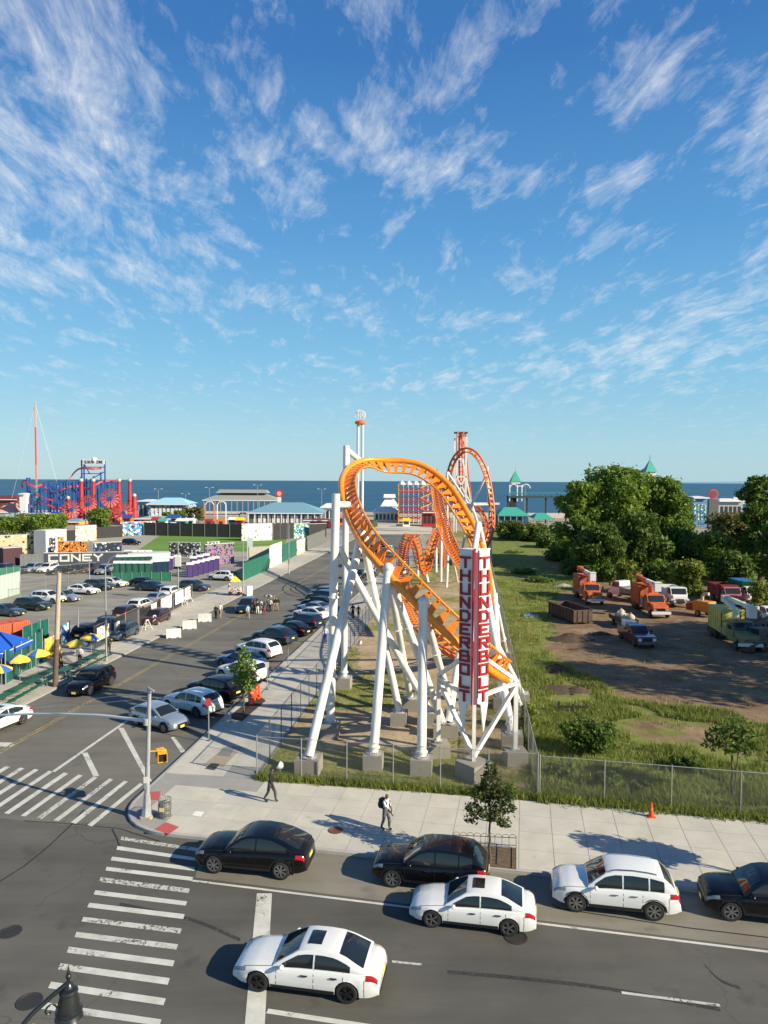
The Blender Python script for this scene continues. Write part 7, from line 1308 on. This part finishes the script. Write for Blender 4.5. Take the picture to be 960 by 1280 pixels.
def pickup(loc, head, label, pm, L=5.7):
    o = thing('pickup_truck', label, 'pickup truck', (loc.x, loc.y, zlot(loc)), math.atan2(head.y, head.x)); w = 1.98
    extrude_y([(-2.75, .55), (-2.0, .45), (2.5, .45), (2.85, .55), (2.87, 1.0), (2.7, 1.18), (1.3, 1.28), (.95, 1.30), (-.85, 1.30), (-.87, 1.05), (-2.8, 1.05)], w, 'body', pm, o, 20); extrude_y([(1.15, 1.29), (.55, 1.82), (.35, 1.88), (-.6, 1.88), (-.8, 1.8), (-.85, 1.29)], w * .84, 'cab', pm, o, 20)
    M = Matrix.Rotation(-math.atan2(.6, .53), 3, 'Y'); MB().box((.88, 0, 1.57), (.03, w * .76, .66), 0, M).build('windshield', GLASS, o); MB().box((-.855, 0, 1.6), (.03, w * .7, .36)).build('rear_window', GLASS, o)
    for s in (-1, 1):
        for x0, x1, x2 in ((.12, .92, .50), (-.7, .04, .04)): MB().prism([(x0, 1.34), (x1, 1.34), (x2, 1.78), (x0, 1.78)], -.01, .01, Matrix(((1, 0, 0), (0, 0, -1), (0, 1, 0))), (0, s * (w * .42 + .012), 0)).build('side_window', GLASS, o)
        MB().box((-1.8, s * (w / 2 - .05), 1.22), (1.95, .10, .36)).build('bed_side', pm, o); MB().box((2.85, s * .72, .92), (.08, .36, .28)).build('headlight', mat('headlight_bright', (.7, .72, .72), .1), o); MB().box((-2.8, s * .85, .95), (.06, .2, .4)).build('tail_light', TAIL, o); MB().box((1.0, s * (w / 2 + .12), 1.4), (.14, .24, .22)).build('mirror', TRIM, o)
        for x in (1.85, -1.75): wheel_at(o, x, s * (w / 2 - .10), .40, .26)
    MB().box((-2.75, 0, 1.22), (.08, w, .36)).build('tailgate', pm, o); MB().box((2.88, 0, .90), (.06, .95, .34)).build('grille', TRIM, o); MB().box((2.92, 0, .58), (.16, w * .98, .22)).build('bumper', CHROME, o); return o
pu = G(795, 806); ph = Vector((.03, -1, 0)).normalized(); pickup(pu, ph, 'maroon pickup truck parked in front of the trailer', paint('maroon_pickup_paint', (.095, .008, .02)))
pb = pu - ph * 1.9; o = thing('white_tank_box', 'white plastic box carried in the maroon pickup bed', 'box', (pb.x, pb.y, zlot(pu) + 1.05), math.atan2(ph.y, ph.x)); rbox((0, 0, .45), (1.2, 1.3, .9), .08, 'box_body', mat('white_plastic', (.62, .66, .66), .4), o); MB().box((0, 0, .93), (.5, .5, .06)).build('box_lid', PW, o)
tp_ = G(779, 784); o = thing('flat_trailer', 'flat trailer behind the maroon pickup', 'trailer', (tp_.x, tp_.y, zlot(tp_)), math.atan2(ph.y, ph.x)); MB().box((0, 0, .62), (4.2, 1.9, .16)).build('deck', TRIM, o); MB().bar((2.1, 0, .55), (3.3, 0, .5), .12).build('drawbar', TRIM, o)
for s in (-1, 1):
    MB().box((0, s * .95, .85), (4.2, .06, .36)).build('side_board', RUST, o); wheel_at(o, -.3, s * 1.05, .34, .2)
BG = mat('beige_sacks', (.46, .42, .30), .9, var=.2, vscale=3)
for k in range(7): c = tp_ + ph * (-1.4 + .5 * k) + Vector((.25 * (-1) ** k, 0, 0)); q = thing('sack', 'beige filled sack heaped on the flat trailer', 'sack', (c.x, c.y, zlot(tp_) + .7), k * .9, 'sacks on the trailer'); MB().lathe([(.3, 0), (.46, .15), (.44, .42), (.25, .62), (.08, .7)], (0, 0, (.25 if k % 3 == 0 else 0)), 10).build('sack_body', BG, q, 60); MB().lathe([(.07, .68), (.13, .8)], (0, 0, (.25 if k % 3 == 0 else 0)), 8).build('sack_neck', BG, q)
def box_truck(loc, head, label, cabc, boxc, boxh=1.6, top=None, cab_over=True):
    o = thing('dump_truck', label, 'truck', (loc.x, loc.y, zlot(loc)), math.atan2(head.y, head.x)); MB().box((0, 0, .75), (7, .9, .25)).build('chassis', TRIM, o); truck_cab(o, .9, cabc, 2.3, .6, 2.5, 1.1 if not cab_over else .35, 1.65)
    for x in (2.7, -1.6):
        for s in (-1, 1): wheel_at(o, x, s * 1.0, .48)
    b = MB()
    for y in (-1.12, 1.12): b.box((-1.4, y, 1.0 + boxh / 2), (4.2, .08, boxh))
    b.box((.66, 0, 1.0 + boxh / 2), (.08, 2.16, boxh + .3)); b.box((-3.46, 0, 1.0 + boxh / 2), (.08, 2.16, boxh)); b.box((-1.4, 0, 1.0), (4.2, 2.16, .1)); bo = b.build('dump_box', boxc, o)
    for k in range(6):
        for s in (-1, 1): MB().box((-3.2 + k * .72, s * 1.19, 1.0 + boxh / 2), (.1, .06, boxh)).build('rib', boxc, bo)
    if top: MB().box((-1.4, 0, 1.02 + boxh), (4.1, 2.1, .05)).build('tarp_cover', top, bo)
    MB().box((.8, 0, 1.12 + boxh), (.9, 2.3, .07)).build('cab_shield', boxc, bo); return o
WT = mat('truck_white', (.62, .63, .60), .45); MT = mat('truck_maroon', rgb(120, 44, 50), .5); h3 = Vector((-.06, -1, 0)).normalized()
box_truck(G(934, 756), h3, 'white cab dump truck with green body and blue tarp', WT, mat('dump_green', rgb(30, 110, 70), .5), 2.0, mat('tarp_blue', rgb(40, 100, 170), .6)); box_truck(G(907, 756), h3, 'maroon dump truck beside the green bodied truck', mat('truck_rose', rgb(172, 92, 96), .5), MT, 1.5, None, False); box_truck(G(841, 757), h3, 'white cab truck behind the bright orange bucket truck', WT, WT, 1.2); box_truck(G(787, 752), Vector((-.5, .86, 0)), 'white flat truck facing the big trees', WT, mat('truck_grey', (.25, .25, .25), .6), .7)
pickup(G(962, 780), h3, 'white pickup truck at the yard edge beside machinery', WT)
def chipper(loc, head, label):
    o = thing('wood_chipper', label, 'wood chipper', (loc.x, loc.y, zlot(loc)), math.atan2(head.y, head.x)); CY = mat('chipper_ochre', rgb(192, 130, 40), .6, var=.15); CB2 = mat('chipper_brown', rgb(120, 70, 30), .7)
    rbox((0, 0, 1.25), (2.2, 1.5, 1.3), .08, 'engine_housing', CY, o); MB().box((-1.6, 0, 1.0), (1.0, 1.3, .9)).build('feed_chute', CB2, o); MB().box((1.35, 0, .85), (.6, 1.2, .6)).build('fuel_tank', CY, o)
    MB().tube([(-.3, 0, 1.8), (-.3, 0, 2.4), (-.1, 0, 2.75), (.6, 0, 2.8)], .2, 8).build('discharge_chute', BG, o, 50); MB().bar((1.6, 0, .5), (3.2, 0, .45), .14).build('drawbar', TRIM, o); MB().cyl((.4, .5, 1.9), (.4, .5, 2.3), .08, n=8).build('exhaust', TRIM, o)
    for s in (-1, 1): wheel_at(o, -.2, s * .95, .38, .22)
chipper(G(880, 772), Vector((.5, -.85, 0)).normalized(), 'ochre wood chipper standing beside the maroon dump truck'); chipper(G(950, 705), Vector((.5, -.85, 0)).normalized(), 'orange brown machine far back among the trees')
def digger(loc, label):
    o = thing('skid_loader', label, 'loader', (loc.x, loc.y, zlot(loc)), R(200)); GM = mat('machine_grey', (.12, .12, .12), .6, .2); rbox((0, 0, .95), (2.4, 1.5, .9), .08, 'body', GM, o); rbox((.2, 0, 1.75), (1.3, 1.3, .9), .06, 'cab', GM, o); MB().box((.87, 0, 1.8), (.03, 1.0, .6)).build('windshield', GLASS_T, o)
    for s in (-1, 1):
        MB().bar((-1.1, s * .85, 1.6), (1.7, s * .85, .8), .16, .22).build('lift_arm', GM, o); wheel_at(o, .7, s * .85, .42); wheel_at(o, -.7, s * .85, .42)
    MB().prism([(1.7, .1), (2.5, .1), (2.45, .2), (1.85, .75), (1.7, .75)], -.9, .9, Matrix(((1, 0, 0), (0, 0, -1), (0, 1, 0)))).build('scoop', RUST, o)
digger(G(951, 815), 'dark grey skid loader beside the yellow green truck'); digger(G(942, 790), 'dark skid loader in front of the white pickup')
# heaps of earth and rubble
def heap(px, py, r, h, label, m=None):
    c = G(px, py); n = 14; rows = []; rg = np.random.default_rng(int(px))
    for i in range(6):
        t = i / 5; rows.append([Vector((math.cos(2 * PI * k / n) * r * (1 - t) * rg.uniform(.8, 1.2) + .001, math.sin(2 * PI * k / n) * r * .7 * (1 - t) * rg.uniform(.8, 1.2), h * (1 - (1 - t) ** 1.6) * rg.uniform(.85, 1.1) - .05)) for k in range(n)]); rows[-1].append(rows[-1][0])
    o = thing('earth_heap', label, 'earth heap', (c.x, c.y, zlot(c) - .05)); MB().grid(rows).build('earth', m or mat('dark_earth', (.075, .05, .032), .95, var=.4, vscale=3, bump=.8, bscale=8), o, 60)
    st_ = MB()
    for k in range(14): a = rg.uniform(0, 6.3); q = r * rg.uniform(.5, 1.15); st_.box((math.cos(a) * q, math.sin(a) * q * .7, .06), (.22 * rg.random() + .08, .2 * rg.random() + .06, .16), a)
    tag(st_.build('clods', m or mat('dark_earth'), o), kind='stuff')
heap(713, 803, 2.6, .8, 'dark earth heap beside the rusty container'); heap(695, 842, 1.5, .7, 'small dark earth heap in the weeds'); heap(700, 866, 2.4, .35, 'flat dark earth patch in the weeds'); heap(722, 868, 1.2, .5, 'dark rubble heap beside the timber barrier'); heap(704, 735, 1.6, .6, 'pale rubble heap beside the faded orange truck', mat('pale_rubble', (.34, .32, .28), .9, var=.3)); heap(752, 795, 1.4, .4, 'low earth heap beside the flat trailer')
o = thing('blue_tarp', 'crumpled blue tarp lying in the weeds', 'tarp', Vector((*G(664, 772).xy, .12))); MB().grid([[Vector((x * .5, y * .5, .15 * math.sin(x * 2.1 + y) + .18)) for x in range(-2, 3)] for y in range(-2, 3)]).build('tarp_sheet', mat('tarp_pale_blue', rgb(80, 140, 180), .6), o, 60); MB().tube([(-1, -1, .12), (1, -1, .1)], .04, 5).build('tarp_hem', PW, o)

# ------------------------------------------------------------------ trees around the vacant lot
def big_tree(x, ytop, Y, w, label, m, n, size, z0=.22, k=12, seed=0, name='leafy_tree', tr=.4, d=None, group=None):
    c = Vector((P(x, 640, Y).x, Y, 0)); h = P(x, ytop, Y).z; return tree(name, label, c, blob_clumps(w, d or w * .85, h, h * z0, k, w * .21, seed), n, size, m, tr, group)
big_tree(772, 583, 138, 17, 'tallest broad green tree behind the orange trucks', LEAF, 15000, .42, .18, 18, 1, tr=.55); big_tree(726, 602, 134, 11, 'green tree leaning out beside the tallest tree', LEAF, 8000, .40, .12, 13, 2); big_tree(832, 598, 142, 12.5, 'dense green tree on the far flank of the tallest tree', LEAF, 9500, .42, .12, 14, 3); big_tree(806, 594, 146, 11, 'green tree filling in behind the tallest tree', LEAF, 8000, .42, .12, 13, 31); big_tree(750, 592, 145, 11, 'green tree rising between the leaning tree and the tallest', LEAF, 7000, .42, .12, 13, 32); big_tree(800, 640, 124, 11, 'dark green tree under the tallest tree', LEAF_D, 7000, .40, .05, 12, 4); big_tree(752, 655, 120, 10, 'dark green thicket tree behind the faded orange truck', LEAF_D, 6500, .38, .04, 12, 5); big_tree(850, 660, 128, 10, 'dark green tree between the bright young trees', LEAF_D, 6000, .40, .04, 12, 6)
big_tree(785, 702, 106, 4.6, 'bright young tree behind the orange trucks', LEAF_Y, 3000, .27, .08, 9, 7, 'young_tree', .1); big_tree(864, 700, 104, 7.0, 'bright young tree behind the wood chipper', LEAF_Y, 4600, .28, .05, 11, 8, 'young_tree', .12); big_tree(895, 665, 122, 8.5, 'green tree beside the dark warehouse', LEAF, 4600, .36, .06, 11, 9); big_tree(912, 640, 165, 12, 'olive yellow tree below the round sign pylon', LEAF_R, 5000, .45, .1, 12, 10); big_tree(952, 596, 120, 9.5, 'tall dark tree at the yard corner', LEAF_D, 7000, .38, .08, 13, 11); big_tree(985, 650, 112, 10, 'dark tree behind the green bodied truck', LEAF_D, 5000, .38, .05, 12, 12); big_tree(918, 690, 104, 7, 'dark green thicket behind the dump trucks', LEAF_D, 4000, .34, .04, 10, 13); big_tree(953, 726, 92, 3.4, 'small bright tree beside the green bodied truck', LEAF_Y, 1300, .24, .05, 7, 14, 'young_tree', .08)
big_tree(640, 652, 205, 12, 'wide bush at the end of the long fence', LEAF_B, 4200, .45, .05, 10, 15, 'thicket', .2); big_tree(666, 655, 198, 11, 'rounded bush mass behind the vacant lot', LEAF_B, 4000, .45, .05, 10, 16, 'thicket', .2); big_tree(690, 668, 180, 10, 'low dark thicket left of the big trees', LEAF_D, 3800, .42, .04, 10, 17, 'thicket', .2); big_tree(705, 686, 150, 10, 'dark thicket at the foot of the leaning tree', LEAF_D, 4200, .40, .03, 10, 18, 'thicket', .2); big_tree(722, 700, 128, 7, 'dark shrub thicket above the faded orange truck', LEAF_D, 3000, .36, .03, 9, 19, 'thicket', .15); big_tree(830, 705, 116, 9, 'dark shrub thicket behind the bright orange truck', LEAF_D, 3600, .36, .03, 10, 20, 'thicket', .15); big_tree(640, 690, 165, 6, 'low scrub beside the long fence', LEAF_B, 1800, .4, .05, 7, 23, 'thicket', .1); big_tree(655, 712, 128, 5, 'low scrub in front of the pale ruts', LEAF_B, 1500, .32, .05, 7, 24, 'thicket', .1); big_tree(676, 722, 118, 6, 'scrub between the pale ruts and rubble heap', LEAF_D, 1800, .32, .05, 7, 25, 'thicket', .1)
# trees and a pole just beyond the frame that shade the lot and the pavement
for k, (x, y, w, h, lb) in enumerate(((50, 46, 13, 20, 'broad green tree on the lot border shading the yard'), (56, 54, 13, 20, 'broad green tree beside another on the lot border'), (50, 62, 10, 16, 'smaller green tree on the lot border near the loaders'), (62, 66, 13, 18, 'far green tree on the lot border'))):
    tree('border_tree', lb, (x, y, 0), blob_clumps(w, w, h, h * .22, 12, w * .22, 60 + k), 6000, .38, LEAF, .35)
c = KA + U * 20.6 + N * .9; tree('street_tree', 'leafy street tree on the avenue sidewalk beyond the black crossover', (c.x, c.y, SZ), [(0, 0, 4.2, .8, .8, .7), (.5, .2, 3.4, .8, .8, .6), (-.5, -.1, 3.3, .8, .8, .6), (0, .4, 2.8, .8, .7, .5)], 1800, .15, LEAF, .06)
